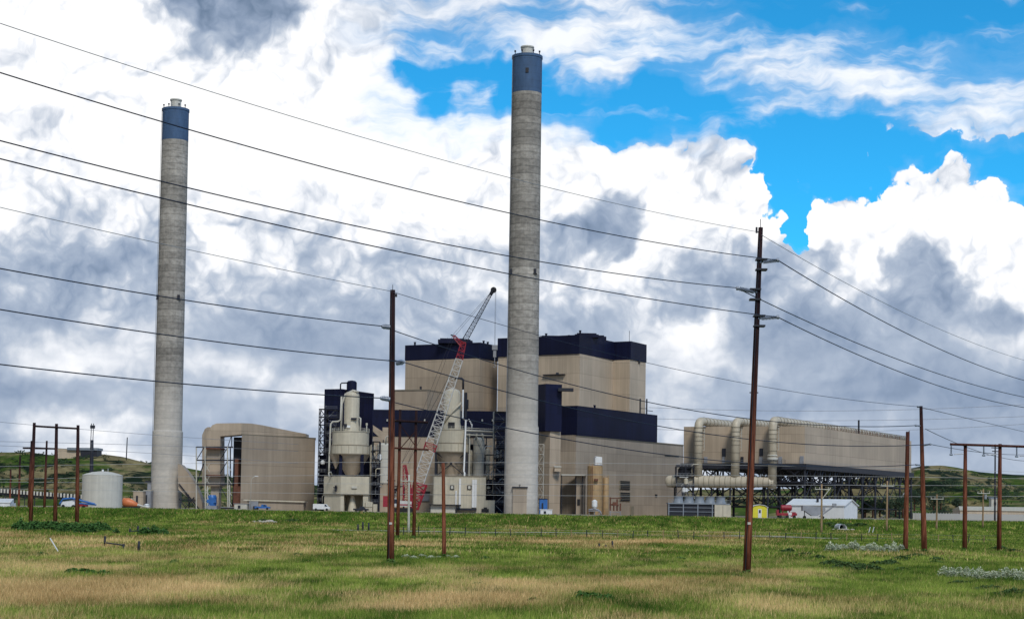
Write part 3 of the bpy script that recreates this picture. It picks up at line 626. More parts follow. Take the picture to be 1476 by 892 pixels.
# ---- boiler houses
def roof_bits(t, spots, mat='navy'):
    for kind, a, b in spots:
        mb = MB()
        if kind == 'vent': x, y, z = a; mb.tube((x, y, z), (x, y, z+b), .38, 8); mb.tube((x, y, z+b), (x, y, z+b+.3), .5, 8); mb.build('roof_vent', M[mat], t)
        if kind == 'mast': x, y, z = a; mb.tube((x, y, z), (x, y, z+b), .09, 5); mb.build('lightning_rod', M['steel'], t)
        if kind == 'hood': x, y, z = a; w, d, h = b; mb.box(x-w/2, x+w/2, y-d/2, y+d/2, z, z+h); mb.prism([(x-w/2+.8, y-d/2+.5), (x+w/2-.8, y-d/2+.5), (x+w/2-.8, y+d/2-.5), (x-w/2+.8, y+d/2-.5)], z+h, z+h+.5); mb.build('roof_housing', M[mat], t)
fpA = LR(691, 640, 584, 717, 28, 540); cA = cen(fpA)
t = thing('boiler_house', 'left tan boiler house with navy roof band behind the red crane', 'power plant building', (cA[0], cA[1], PL))
zA1 = Z_(691, 516, 640); zA2 = Z_(691, 493.5, 640)
MB().prism(fpA, gl(*cA), zA1).build('wall', M['tan'], t)
MB().prism(grow(fpA, .25), zA1, zA2).build('roof_band', M['navy'], t)
def on(px, Y, z): return (X_(px, 500, Y), Y, z)
roof_bits(t, [('hood', on(652, 648, zA2), (11, 8, 1.4)), ('hood', on(670, 646, zA2), (6, 6, 1.0)), ('vent', on(598, 656, zA2), 1.1), ('vent', on(637, 650, zA2), 1.5), ('mast', on(645, 650, zA2), 2.6), ('vent', on(697, 645, zA2), .9), ('vent', on(703, 650, zA2), 1.0)])
# right boiler house: stepped front
a = 30; uL = (-math.cos(R(a)), math.sin(R(a))); uR = (math.sin(R(a)), math.cos(R(a))); nuL = (-uL[0], -uL[1])
C0 = (X_(836, 500, 620), 620.0); tl = meet(C0, uL, 718, 520); L0 = (C0[0]+uL[0]*tl, C0[1]+uL[1]*tl)
t1 = meet(C0, uR, 884, 510); C1 = (C0[0]+uR[0]*t1, C0[1]+uR[1]*t1); t2 = meet(C1, nuL, 908, 510); C2 = (C1[0]+nuL[0]*t2, C1[1]+nuL[1]*t2)
t3 = meet(C2, uR, 931, 510); C3 = (C2[0]+uR[0]*t3, C2[1]+uR[1]*t3); C4 = (C3[0]+uL[0]*(tl+t2), C3[1]+uL[1]*(tl+t2))
fpB = [C0, C1, C2, C3, C4, L0]; cB = cen(fpB)
t = thing('boiler_house', 'largest tan boiler house with stepped front and navy roof band right of the tall smokestack', 'power plant building', (cB[0], cB[1], PL))
zB1 = Z_(836, 509.8, 620); zB2 = Z_(836, 482.5, 620)
MB().prism(fpB, PL-.5, zB1).build('wall', M['tan_light'], t)
d = .3; fpB2 = [(p[0]+ (p[0]-cB[0])/abs(p[0]-cB[0]+.01)*d, p[1]+(p[1]-cB[1])/abs(p[1]-cB[1]+.01)*d) for p in fpB]
MB().prism(fpB2, zB1, zB2).build('roof_band', M['navy'], t)
roof_bits(t, [('vent', on(787, 632, zB2), 1.3), ('hood', on(845, 632, zB2), (9, 8, 1.1)), ('vent', on(836, 625, zB2), 1.9), ('hood', on(862, 640, zB2), (6, 6, 1.3)), ('vent', on(856, 636, zB2), 1.3), ('mast', on(907, 646, zB2), 4.6), ('vent', on(820, 630, zB2), .6), ('hood', on(800, 640, zB2), (12, 10, .7))])
# small louvre and canopy on its face
def facepoint(px, C, u, py): tt = meet(C, u, px, py); return (C[0]+u[0]*tt, C[1]+u[1]*tt)
mb = MB(); q0 = facepoint(784, C0, uL, 540); q1 = facepoint(815, C0, uL, 540); z = Z_(800, 541, 626); mb.prism([(q0[0], q0[1]), (q1[0], q1[1]), (q1[0]-.5, q1[1]-1.3), (q0[0]-.5, q0[1]-1.3)], z, z+.3)
mb.box(q0[0]+4.5, q0[0]+6, q0[1]-3.2, q0[1]-1, z+.1, z+1); mb.build('ledge', M['steel'], t)
mb = MB(); q = facepoint(921, C2, uR, 522); z = Z_(921, 524, q[1]); mb.box(q[0]-.4, q[0]+.5, q[1]-.7, q[1]+.5, z, z+1.3); mb.build('wall_vent', M['black'], t)
# ---- turbine building with overhanging navy band
aT = 33; C0 = (X_(830, 640, 580), 580.0); uL = (-math.cos(R(aT)), math.sin(R(aT))); uR = (math.sin(R(aT)), math.cos(R(aT)))
def ft(px, py=640): tt = meet(C0, uR, px, py); return (C0[0]+uR[0]*tt, C0[1]+uR[1]*tt)
E984 = ft(985); E946 = ft(946)
wl = 26.0; fpT = [C0, E984, (E984[0]+uL[0]*wl, E984[1]+uL[1]*wl), (C0[0]+uL[0]*wl, C0[1]+uL[1]*wl)]
t = thing('turbine_hall', 'long tan hall with overhanging navy upper storey and two louvred windows', 'power plant building', (C0[0]+8, C0[1]+25, PL))
zT = Z_(830, 626.6, 580); zN = Z_(830, 584.4, 580)
MB().prism(fpT, PL-.5, zT).build('wall', M['tan_grey'], t)
d = .35; n = (uR[1], -uR[0]); fpN = [(C0[0]+n[0]*d, C0[1]+n[1]*d), (E946[0]+n[0]*d, E946[1]+n[1]*d), (E946[0]+uL[0]*(wl-1), E946[1]+uL[1]*(wl-1)), (C0[0]+uL[0]*(wl-1), C0[1]+uL[1]*(wl-1))]
MB().prism(fpN, zT-.1, zN).build('upper_storey', M['navy'], t)
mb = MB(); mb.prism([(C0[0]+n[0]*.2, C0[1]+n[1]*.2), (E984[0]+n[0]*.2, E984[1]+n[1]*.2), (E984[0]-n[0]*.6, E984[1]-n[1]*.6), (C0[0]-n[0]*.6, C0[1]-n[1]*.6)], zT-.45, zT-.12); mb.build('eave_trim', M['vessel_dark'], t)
def wallbox(px0, px1, py0, py1, name, mat, out=.25, inn=.1, par=None):
    q0 = ft(px0, (py0+py1)/2); q1 = ft(px1, (py0+py1)/2); m = ((q0[1]+q1[1])/2)
    mb = MB(); mb.prism([(q0[0]+n[0]*out, q0[1]+n[1]*out), (q1[0]+n[0]*out, q1[1]+n[1]*out), (q1[0]-n[0]*inn, q1[1]-n[1]*inn), (q0[0]-n[0]*inn, q0[1]-n[1]*inn)], Z_(px0, py1, m), Z_(px0, py0, m)); return mb.build(name, M[mat], par)
for (a0, a1, b0, b1) in ((892.5, 907.5, 692.5, 705), (892.5, 907.5, 709, 721.5)):
    fr = wallbox(a0, a1, b0, b1, 'louvre_window', 'vessel_dark', .3, .1, t)
    for k in range(5):
        h = (b1-b0)/5; wallbox(a0+.8, a1-.8, b0+h*k+.5, b0+h*k+h*.75+.3, 'louvre_slat', 'black', .36, -.1, fr)
wallbox(908.5, 913, 729, 742, 'door', 'vessel_dark', .2, .1, t)
wallbox(958, 978, 655.2, 656.4, 'wall_conduit', 'vessel_dark', .4, .1, t)
wallbox(944, 946, 712, 714.5, 'wall_lamp', 'steel', .5, .1, t)
roof_bits(t, [('vent', (ft(861)[0]-1, ft(861)[1]+2, zN), .9)])
# exhaust pipes at the far end of the band
q = ft(935); mb = MB()
for dx in (-.9, 1.6): mb.tube((q[0]+dx-2, q[1]+6, zN), (q[0]+dx-2, q[1]+6, zN+6.2), .28, 8)
mb.tube((q[0]-2.9, q[1]+6, zN+2.5), (q[0]-.4, q[1]+6, zN+2.5), .12, 6); mb.tube((q[0]-.4, q[1]+6, zN+1.8), (q[0]+2, q[1]+6, zN+1.5), .12, 6); mb.build('exhaust_pipe', M['steel'], t)
# ---- navy tower with tan lift shaft below, close right of the stack
fpV = LR(786, 566, 766, 809.5, 62, 600); c = cen(fpV)
t = thing('transfer_tower', 'navy tower overhanging a tan shaft close to the right side of the tall smokestack', 'tower', (c[0], c[1], PL))
z0, z1 = Z_(795, 621, 566), Z_(795, 553, 566)
mb = MB(); m4 = len(fpV); mb.prism(fpV, z0, z1); mb.build('upper_box', M['navy'], t)
fpS = LR(792, 567.5, 773, 807.5, 52, 680); mb = MB(); mb.prism(fpS, PL-.5, z0+.2); mb.build('shaft', M['tan'], t)
mb = MB(); x0 = X_(809, 560, 566); mb.box(x0-1, x0+4.2, 566, 568.5, Z_(815, 563.5, 566), Z_(815, 559, 566)); mb.build('side_hood', M['steel'], t)
mb = MB(); x0 = X_(799.5, 675, 565); x1 = X_(808.5, 675, 565); mb.box(x0, x1, 566.5, 568.5, Z_(800, 679, 566), Z_(800, 672, 566)); h = mb.build('wall_hood', M['tan_light'], t)
mb = MB(); mb.box(x0-.1, x1+.2, 566.2, 568.6, Z_(800, 673, 566), Z_(800, 671.4, 566)); mb.build('hood_cap', M['offwhite'], h)
# steel stair frame beside the stack
x = X_(779, 690, 556); t = thing('steel_stair', 'thin steel stair frame between the tall smokestack and the tan shaft', 'stair', (x, 556, PL))
mb = MB(); mb.truss((x, 556, PL), (x, 556, Z_(779, 640, 556)), 2.0, 2.0, 7, .10); mb.build('frame', M['palesteel'], t)
mb = MB()
for k in range(7): zz = PL+1.5+k*2.9; s = 1 if k % 2 else -1; mb.prism([(x-s*.9, 555.4), (x+s*.9, 555.4), (x+s*.9, 556.4), (x-s*.9, 556.4)], [zz, zz+2.6, zz+2.6, zz], [zz+.15, zz+2.75, zz+2.75, zz+.15])
mb.build('stair_flight', M['steel'], t)
# low annex with canopy at the corner of the hall
x0 = X_(809, 700, 572); x1 = X_(845, 700, 572); zc = Z_(825, 684, 572)
t = thing('loading_canopy', 'grey canopy on thin posts against the foot of the tan hall', 'canopy', ((x0+x1)/2, 572, PL))
MB().box(x0, x1, 570, 579, zc-.3, zc+.15).build('canopy_roof', M['palesteel'], t)
for px in (809.5, 830, 839.5):
    xx = X_(px, 700, 571); MB().tube((xx, 571, PL-.2), (xx, 571, zc-.2), .17, 6).build('post', M['steel'], t)
mb = MB(); xx = X_(830, 705, 573); mb.box(xx, X_(844, 705, 573), 573, 582, PL-.3, zc-.3); mb.build('wall', M['tan_grey'], t)
mb = MB(); mb.box(X_(832, 722, 573), X_(836, 722, 573), 572.8, 573.2, Z_(832, 728, 573), Z_(832, 719, 573)); mb.build('door', M['black'], t)
# ---- ochre silos
def silo(px0, px1, py0, Y, label, big):
    s = Y/2400; x = X_((px0+px1)/2, 700, Y); r = (px1-px0)/2*s; zt = Z_(px0, py0, Y); t = thing('storage_silo', label, 'silo', (x, Y, PL))
    mb = MB(); mb.lathe((x, Y), [(r, PL-.2), (r, zt), (r*.96, zt+.12), (0.05, zt+.35)], 28); mb.cur = 1
    for k in range(1, 6): zz = PL+(zt-PL)*k/6; mb.lathe((x, Y), [(r+.02, zz-.05), (r+.05, zz), (r+.02, zz+.05)], 28, cap=False)
    mb.build('silo_body', M['ochre'], t, M['vessel_dark'])
    mb = MB()
    for k in range(10):
        a = 2*math.pi*k/10; mb.tube((x+r*.95*math.cos(a), Y+r*.95*math.sin(a), zt), (x+r*.95*math.cos(a), Y+r*.95*math.sin(a), zt+1.1), .05, 4)
        b_ = a+2*math.pi/10; mb.tube((x+r*.95*math.cos(a), Y+r*.95*math.sin(a), zt+1.1), (x+r*.95*math.cos(b_), Y+r*.95*math.sin(b_), zt+1.1), .05, 4)
    mb.build('railing', M['ochre'], t)
    if big:
        xb = X_(863, 660, Y); mb = MB(); mb.prism([(xb-1.2, Y-1.2), (xb+1.1, Y-1.2), (xb+1.1, Y+1.2), (xb-1.2, Y+1.2)], zt+.4, [zt+3.4, zt+3.1, zt+3.1, zt+3.4]); mb.build('filter_box', M['white'], t)
        mb = MB(); mb.box(xb-1.7, xb+1.3, Y-1.6, Y+1.5, zt+.25, zt+.5); mb.tube((xb-1.6, Y-1.4, zt+.4), (xb-1.6, Y-1.4, zt+2.9), .12, 6); mb.tube((xb-1.6, Y-1.4, zt+2.7), (xb-1.0, Y-1.1, zt+3.2), .15, 6); mb.build('filter_deck', M['greysteel'], t)
        mb = MB(); mb.box(x-.4, x+.9, Y-r-1.1, Y-r+.2, Z_(856, 693, Y), Z_(856, 690, Y)); mb.tube((x-1.0, Y-r-.3, PL), (x-1.0, Y-r-.3, zt), .08, 5); mb.tube((x-1.5, Y-r-.3, PL), (x-1.5, Y-r-.3, zt), .08, 5); mb.build('ladder_platform', M['rust'], t)
    return x, r
silo(846.5, 868.5, 671.5, 566, 'larger ochre silo with a white filter box on top', True)
silo(868.7, 877.8, 688.5, 567.5, 'narrow ochre silo, shorter one of the pair beside the tan hall', False)
x = X_(857, 725, 560); t = thing('hopper_tank', 'small white tank on a dark frame in front of the ochre silo', 'tank', (x, 560, PL))
MB().lathe((x, 560), [(.5, PL+2), (.95, PL+2.8), (.95, PL+4.6), (.3, PL+5.1)], 16).build('tank_body', M['white'], t)
mb = MB(); mb.path([(x-2, 560, PL+1.7), (x-.5, 560, PL+1.9), (x+1.2, 560, PL+1.7), (x+2, 560, PL+1), (x+2.3, 560, PL)], .28, 8); mb.box(x-2, x+1.6, 559.4, 560.6, PL+1.2, PL+1.45)
for k in (-1.8, 0, 1.5): mb.tube((x+k, 560, PL), (x+k, 560, PL+1.4), .14, 6)
mb.build('pipe_frame', M['greysteel'], t)
# pipe rack right of the silos
x = X_(884, 720, 562); t = thing('pipe_rack', 'rusty pipework standing beside the short ochre silo and the louvred windows', 'pipes', (x, 562, PL)); mb = MB()
for dx, h in ((-1, 6), (.2, 4.2), (1.3, 5.4), (2.4, 4)): mb.tube((x+dx, 562, PL+1.5), (x+dx, 562, PL+h), .25, 8)
mb.tube((x-1.3, 562, PL+5.6), (x+2.8, 562, PL+5.8), .16, 8); mb.tube((x-1.2, 562, PL+3.6), (x+1.8, 562, PL+3.4), .3, 8); mb.box(x-.2, x+1.4, 561.5, 562.5, PL+3.2, PL+4.4); mb.build('pipework', M['rust'], t)
mb = MB(); mb.tube((x-1, 562, PL-.2), (x-1, 562, PL+4), .18, 6); mb.tube((x-1, 562, PL+1), (x+2.4, 562, PL+1), .08, 6); mb.tube((x+2.4, 562, PL-.2), (x+2.4, 562, PL+2), .14, 6); mb.build('stand', M['greysteel'], t)
# ---- low building left of the crane: tan upper block, navy band annex
fpD = LR(615, 626, 566, 672, 20, 600); c = cen(fpD)
t = thing('deaerator_building', 'tan block stepping down in front of the left boiler house', 'power plant building', (c[0], c[1], PL))
zt = Z_(615, 562.5, 626); MB().prism(fpD, PL-.5, zt).build('wall', M['tan'], t); mb = MB(); mb.prism(grow(fpD, .25), zt, zt+.4); mb.build('coping', M['vessel_dark'], t)
mb = MB(); xx = X_(606, 560, 630); mb.tube((xx, 632, zt+.3), (xx, 632, zt+1.9), .4, 8); mb.build('roof_vent', M['steel'], t)
x0 = X_(537, 640, 604); x1 = X_(731, 640, 604); zt = Z_(640, 629.5, 604); zn = Z_(640, 591.5, 604)
t = thing('boiler_annex', 'low tan annex with a navy upper band behind the two vessels and the crane', 'power plant building', ((x0+x1)/2, 610, PL))
MB().box(x0, x1, 604, 618, PL-.5, zt).build('wall', M['tan'], t)
MB().box(x0-.2, x1+.2, 603.7, 618.3, zt, zn).build('upper_band', M['navy'], t)
MB().box(X_(608, 715, 603), X_(619, 715, 603), 603.6, 604.2, Z_(612, 722, 604), Z_(612, 709.5, 604)).build('roller_door', M['greysteel'], t)
MB().box(X_(606, 715, 603), X_(620, 715, 603), 602.6, 604, Z_(612, 709, 604), Z_(612, 707.8, 604)).build('door_hood', M['steel'], t)
for px in (695, 710, 612, 558): MB().tube((X_(px, 610, 603), 603.3, Z_(px, 607, 603)), (X_(px, 610, 603), 603.3, Z_(px, 604, 603)), .3, 8).build('wall_lamp', M['offwhite'], t)
# left navy drum building
fpE = LR(492, 606, 467, 538.5, 24, 600); c = cen(fpE)
t = thing('filter_house', 'dark navy block rising behind the left vessel', 'power plant building', (c[0], c[1], PL))
zt = Z_(492, 560.3, 606); MB().prism(fpE, PL-.5, zt).build('wall', M['navy'], t)
xx = X_(507, 555, 608); mb = MB(); mb.lathe((xx, 608), [(1.85, zt-1), (1.85, zt+2.6), (1.3, zt+3.1), (.2, zt+3.3)], 20); mb.build('roof_drum', M['navy'], t)
mb = MB(); mb.path([(xx-4, 607, zt), (xx-4, 607, zt+1.8), (xx-3.6, 607, zt+2.2), (xx-1.6, 607, zt+2.3)], .25, 8); mb.build('bent_pipe', M['steel'], t)
# lattice stair towers
def lattice(px0, px1, py0, Y, label, seg, cross=True, depth=4.5, mat='steel'):
    xa = X_(px0, 680, Y); xb = X_(px1, 680, Y); z1 = Z_((px0+px1)/2, py0, Y); t = thing('stair_tower', label, 'stair tower', ((xa+xb)/2, Y, PL)); w = xb-xa
    mb = MB(); mb.truss(((xa+xb)/2, Y+depth/2, PL-.3), ((xa+xb)/2, Y+depth/2, z1), w, depth, seg, .16, .11); mb.build('frame', M[mat], t)
    h = (z1-PL)/seg; mb = MB()
    for k in range(1, seg+1):
        z = PL+k*h; mb.box(xa-.2, xb+.2, Y-.3, Y+depth, z-.16, z)
    mb.build('landing', M[mat], t); mb = MB()
    for k in range(seg):
        z = PL+k*h; s = 1 if k % 2 else -1; c = (xa+xb)/2; hw = w*.38
        mb.prism([(c-s*hw, Y+.4), (c+s*hw, Y+.4), (c+s*hw, Y+1.5), (c-s*hw, Y+1.5)], [z, z+h-.2, z+h-.2, z], [z+.25, z+h+.05, z+h+.05, z+.25])
    mb.build('stair_flight', M['greysteel'], t); mb = MB()
    for k in range(1, seg+1):
        z = PL+k*h+1.05
        for yy in (Y-.3,): mb.tube((xa-.2, yy, z), (xb+.2, yy, z), .05, 4); mb.tube((xa-.2, yy, z-.5), (xb+.2, yy, z-.5), .04, 4)
    mb.build('handrail', M['greysteel'], t)
lattice(458.5, 468, 589, 592, 'tall dark lattice stair tower on the left side of the navy block', 13)
lattice(468.5, 484, 590, 590, 'dark stair tower with railed landings between the lattice tower and the left vessel', 12, depth=6)
lattice(712, 728, 593, 566, 'dark stair tower against the left side of the tall smokestack', 11, depth=6)
# ---- the two lime vessels
def vessel(Y, dome, drum, pyH, base, label, open_base):
    s = Y/2400; dx0, dx1, dy0, dy1 = dome; mx0, mx1, my0, my1 = drum; t = thing('scrubber_vessel', label, 'industrial vessel', (X_((mx0+mx1)/2, 700, Y), Y, PL))
    xd = X_((dx0+dx1)/2, (dy0+dy1)/2, Y); xm = X_((mx0+mx1)/2, (my0+my1)/2, Y); rd = (dx1-dx0)/2*s; rm = (mx1-mx0)/2*s; Z = lambda py: Z_((mx0+mx1)/2, py, Y)
    zt = Z(dy0); zr = Z(my0); zs = Z(my1)
    mb = MB(); mb.lathe((xd, Y), [(rd*1.12, zr-.2), (rd*1.10, zr+1.5), (rd, zr+2.5), (rd, zt-2.0), (rd*.93, zt-1.1), (rd*.75, zt-.5), (rd*.4, zt-.1), (.05, zt)], 36); mb.build('domed_cylinder', M['vessel'], t)
    mb = MB(); zf = zs+(zr-zs)*.42
    mb.lathe((xm, Y), [(rm*.955, zf-.3), (rm*.955, zr-.25), (rm*.985, zr-.2), (rm*.985, zr), (rd, zr+.25)], 40, cap=False)
    mb.lathe((xm, Y), [(rm*.90, zs), (rm*1.0, zs+.1), (rm*1.0, zf-.25), (rm*.955, zf)], 40); d = mb.build('drum', M['vessel'], t)
    mb = MB(); mb.lathe((xm, Y), [(rm*1.005, zf-.42), (rm*1.012, zf-.3), (rm*.96, zf-.02)], 40, cap=False); mb.lathe((xm, Y), [(rm*1.003, zs-.15), (rm*1.012, zs+.05), (rm*1.003, zs+.25)], 40, cap=False)
    for k in range(16): a = 2*math.pi*k/16; mb.tube((xm+rm*1.0*math.cos(a), Y+rm*1.0*math.sin(a), zs), (xm+rm*1.0*math.cos(a), Y+rm*1.0*math.sin(a), zf-.3), .06, 4)
    mb.build('seam', M['vessel_dark'], d)
    mb = MB()
    for k in range(20):
        a = 2*math.pi*k/20; b_ = a+2*math.pi/20; rr = rm*.97
        mb.tube((xm+rr*math.cos(a), Y+rr*math.sin(a), zr), (xm+rr*math.cos(a), Y+rr*math.sin(a), zr+1.1), .06, 4)
        for hh in (.55, 1.1): mb.tube((xm+rr*math.cos(a), Y+rr*math.sin(a), zr+hh), (xm+rr*math.cos(b_), Y+rr*math.sin(b_), zr+hh), .05, 4, caps=False)
    mb.build('railing', M['palesteel'], t)
    zb = Z(pyH); cx = xm+(.6 if open_base else 0)
    mb = MB(); mb.lathe((cx, Y), [(.9, zb-.4), (2.2 if open_base else 2.4, zb), (rm*.93, zs+.05)], 32, cap=False); mb.build('hopper_cone', M['tan_grey'], t)
    if open_base:
        mb = MB(); mb.lathe((xm-rm*.72, Y-1.5), [(.2, zb+2), (rm*.36, zs+.05)], 20, cap=False); mb.build('side_hopper', M['tan_grey'], t)
        mb = MB(); mb.tube((cx-rm*.5, Y-rm*.5, zs-.8), (cx+.6, Y-1.5, zb+1.5), .14, 6); mb.build('cone_brace', M['steel'], t)
        for k in (-.42, .68): MB().box(xm+rm*k-.55, xm+rm*k+.55, Y-rm*.75, Y-rm*.75+1, zb-.3, zs).build('leg', M['navy'], t)
        for k in (-.7, .45): MB().box(xm+rm*k-.4, xm+rm*k+.4, Y+rm*.6, Y+rm*.6+.8, zb-.3, zs).build('leg', M['steel'], t)
    else:
        for k in (-.82, .82):
            for yy in (-.62, .62): MB().box(xm+rm*k-.35, xm+rm*k+.35, Y+rm*yy, Y+rm*yy+.7, zb-.3, zs).build('leg', M['steel'], t)
        mb = MB(); yy = Y-rm*.62; za = (zb+zs)/2+.2
        for sx in (-1, 1):
            mb.tube((xm+sx*rm*.8, yy, zs-.3), (xm, yy, za-.2), .16, 6); mb.tube((xm+sx*rm*.8, yy, zb-.2), (xm, yy, za-.2), .16, 6)
        mb.tube((xm-rm*.8, yy, za), (xm+rm*.8, yy, za), .14, 6); mb.lathe((xm, yy), [(.5, za-.5), (.5, za+.4)], 10); mb.build('cross_brace', M['steel'], t)
    return t, xd, xm, rd, rm, zt, zr, zs, zb
# left vessel
Y = 578
t, xd, xm, rd, rm, zt, zr, zs, zb = vessel(Y, (496, 518, 563.5, 622), (477.5, 533, 622, 655), 684, None, 'beige domed vessel above a hopper, left of the two, in front of the navy block', True)
mb = MB(); mb.path([(xd+rd*.9, Y-1.5, zt-.4), (xd+.5, Y-1.5, zt+.1), (xd-rd*.8, Y-1.5, zt-1.2), (xd-rd*1.25, Y-1.5, zt-4.5), (xd-rd*1.3, Y-1.5, zr)], .38, 8); mb.build('feed_pipe', M['palesteel'], t)
mb = MB(); mb.path([(xd-rd*1.3, Y-2, zt-2), (xd-rd*1.35, Y-2, zr+4), (xd-rd*1.7, Y-2, zr+3.4), (xm-rm*.92, Y-2, zr+3.3), (xm-rm*1.02, Y-2, zr+2.4), (xm-rm*1.03, Y-2, zr), (xm-rm*1.06, Y-2, zb+3), (xm-rm*1.06, Y-2, zb+.5)], .32, 8); mb.build('down_pipe', M['palesteel'], t)
mb = MB(); mb.path([(xd+rd*1.25, Y-2, zr), (xd+rd*1.25, Y-2, zr+4.6), (xd+rd*.95, Y-2, zr+5)], .28, 8); mb.tube((xm+rm*.85, Y-2, zr), (xm+rm*.85, Y-2, zr+2.6), .22, 8); mb.tube((xm+rm*.85, Y-2, zr+2.2), (xm+rm*.85, Y-2, zr+3), .38, 8); mb.build('vent_pipe', M['palesteel'], t)
mb = MB(); mb.box(xd+.1, xd+2, Y-rd-.5, Y-rd+.5, zr+4.0, zr+4.7); mb.box(xd-rd*.9, xd-rd*.5, Y-rd*.8-.4, Y-rd*.5, zr+1, zr+2.6); mb.build('fittings', M['steel'], t)
mb = MB(); mb.box(xd-1.2, xd-.1, Y-rd-.8, Y-rd+.3, zr+1.2, zr+2.0); mb.build('access_cover', M['white'], t)
fpq = LR(491, 566, 466.5, 531.5, 58, 715); fpq = LR(491, 566, 466.5, 531, 45, 715)
# base house: left flank in shadow face, front with open bay
Yb = 566; xl = X_(466.5, 715, Yb+6); xc = X_(491, 715, Yb); xr = X_(531.5, 715, Yb); z0 = PL-.4; z1 = Z_(491, 686, Yb); zo = Z_(491, 711.5, Yb); xo0 = X_(495.5, 725, Yb); xo1 = X_(523, 725, Yb)
t = thing('lime_house', 'beige base house with a dark open bay under the left vessel', 'building', ((xl+xr)/2, Yb+6, PL))
mb = MB(); mb.prism([(xc, Yb), (xr, Yb), (xr, Yb+14), (xl, Yb+14), (xl, Yb+6)], zo, z1); mb.prism([(xc, Yb+.2), (xo0, Yb+.2), (xo0, Yb+13.8), (xl+.2, Yb+13.8), (xl+.2, Yb+6)], z0, zo); mb.box(xo1, xr-.2, Yb+.2, Yb+13.8, z0, zo); mb.box(xo0, xo1, Yb+9, Yb+13.5, z0, zo); mb.build('wall', M['vessel'], t)
mb = MB(); mb.prism([(xc-.1, Yb-.3), (xr+.2, Yb-.3), (xr+.2, Yb+.3), (xc-.1, Yb+.3)], zo-.25, zo+.1); mb.prism([(xc-.1, Yb-.3), (xc-.1, Yb+.3), (xl-.1, Yb+6.3), (xl-.3, Yb+5.8)], zo-.2, zo+.1); mb.build('ledge', M['vessel_dark'], t)
mb = MB(); mb.lathe(((xo0+xo1)/2-.6, Yb+3), [(1.7, z0), (1.3, z0+2), (.7, zo-.5)], 16); mb.build('chute', M['vessel'], t)
mb = MB(); mb.box(X_(507, 702, Yb), X_(514.5, 702, Yb), Yb-.5, Yb+.1, Z_(510, 703.5, Yb), Z_(510, 700.5, Yb)); mb.build('wall_hood', M['offwhite'], t)
mb = MB(); xx = X_(484, 702, Yb+1); mb.box(xx-.3, xx+.3, Yb+.6, Yb+1.9, Z_(484, 708, Yb), Z_(484, 699, Yb)); mb.box(xx-.8, xx+.5, Yb+.6, Yb+1.9, Z_(484, 703, Yb), Z_(484, 701.5, Yb)); mb.build('duct_fitting', M['steel'], t)
mb = MB(); mb.path([(X_(474, 690, Yb), Yb+1, Z_(474, 688, Yb)), (X_(473, 690, Yb), Yb+1, Z_(474, 681, Yb)), (X_(476, 680, Yb), Yb+1.5, Z_(474, 680, Yb)), (X_(477, 690, Yb), Yb+3, Z_(474, 684, Yb))], .25, 8); mb.build('bent_pipe', M['palesteel'], t)
mb = MB(); mb.box(X_(467, 740, 560), X_(472, 740, 560), 561, 563, PL, PL+.1); mb.build('slab', M['gravel'], t)
# beige bin and skips right of the bay
xx = X_(532, 730, 560); t = thing('process_bin', 'pair of beige metal bins standing just right of the open bay', 'bin', (xx, 560, PL)); mb = MB(); mb.prism([(xx-1.6, 559), (xx+1.2, 559), (xx+1.2, 562), (xx-1.6, 562)], PL-.2, [PL+3.7, PL+3.1, PL+3.1, PL+3.7]); mb.box(xx+1.4, xx+2.7, 559.5, 562, PL-.2, PL+2.5); mb.build('bin_body', M['vessel'], t)
mb = MB(); mb.box(xx-1.8, xx+1.4, 558.9, 559.05, PL+1.4, PL+1.55); mb.box(xx-1.3, xx-1.1, 558.8, 559.1, PL, PL+3); mb.build('stiffener', M['vessel_dark'], t)
# secondary white cylinders between the vessels
def cyl(px0, px1, py0, py1, Y, name, label, mat, legs=True, dome=True):
    s = Y/2400; x = X_((px0+px1)/2, (py0+py1)/2, Y); r = (px1-px0)/2*s; zt = Z_(px0, py0, Y); zb = Z_(px0, py1, Y); t = thing(name, label, 'tank', (x, Y, PL))
    mb = MB(); mb.lathe((x, Y), [(r*.97, zb), (r, zb+.1), (r, zt-(.8 if dome else 0)), (r*.8, zt-.3), (r*.3, zt)], 28); mb.build('tank_shell', M[mat], t)
    mb = MB()
    for k in range(1, 5): zz = zb+(zt-zb)*k/5; mb.lathe((x, Y), [(r+.01, zz-.06), (r+.07, zz), (r+.01, zz+.06)], 28, cap=False)
    mb.build('band', M['greysteel'], t)
    if legs and zb > PL+1:
        for sx in (-1, 1):
            for sy in (-1, 1): MB().tube((x+sx*r*.7, Y+sy*r*.7, PL-.2), (x+sx*r*.7, Y+sy*r*.7, zb), .25, 6).build('leg', M['steel'], t)
    return t, x, r, zt, zb
t, x, r, z1_, z0_ = cyl(543.5, 563, 638, 696, 582, 'white_cylinder', 'tall whitish cylinder tank left of the foreground wooden pole and right of the left vessel', 'offwhite')
mb = MB(); mb.box(x-r*.9, x+r*1.3, 578, 584, PL-.3, z0_-.6); mb.build('base_house', M['tan'], t)
mb = MB(); mb.path([(x+r*.3, 580, z1_-.3), (x+r*.3, 580, z1_+2), (x+r*.9, 580, z1_+2.6), (x+r*1.2, 580, z1_+.5), (x+r*1.2, 580, z0_)], .3, 8); mb.build('gooseneck_pipe', M['offwhite'], t)
t, x, r, z1_, z0_ = cyl(533, 541, 640, 690, 588, 'narrow_tank', 'narrow beige tank squeezed between the left vessel and the whitish cylinder', 'vessel')
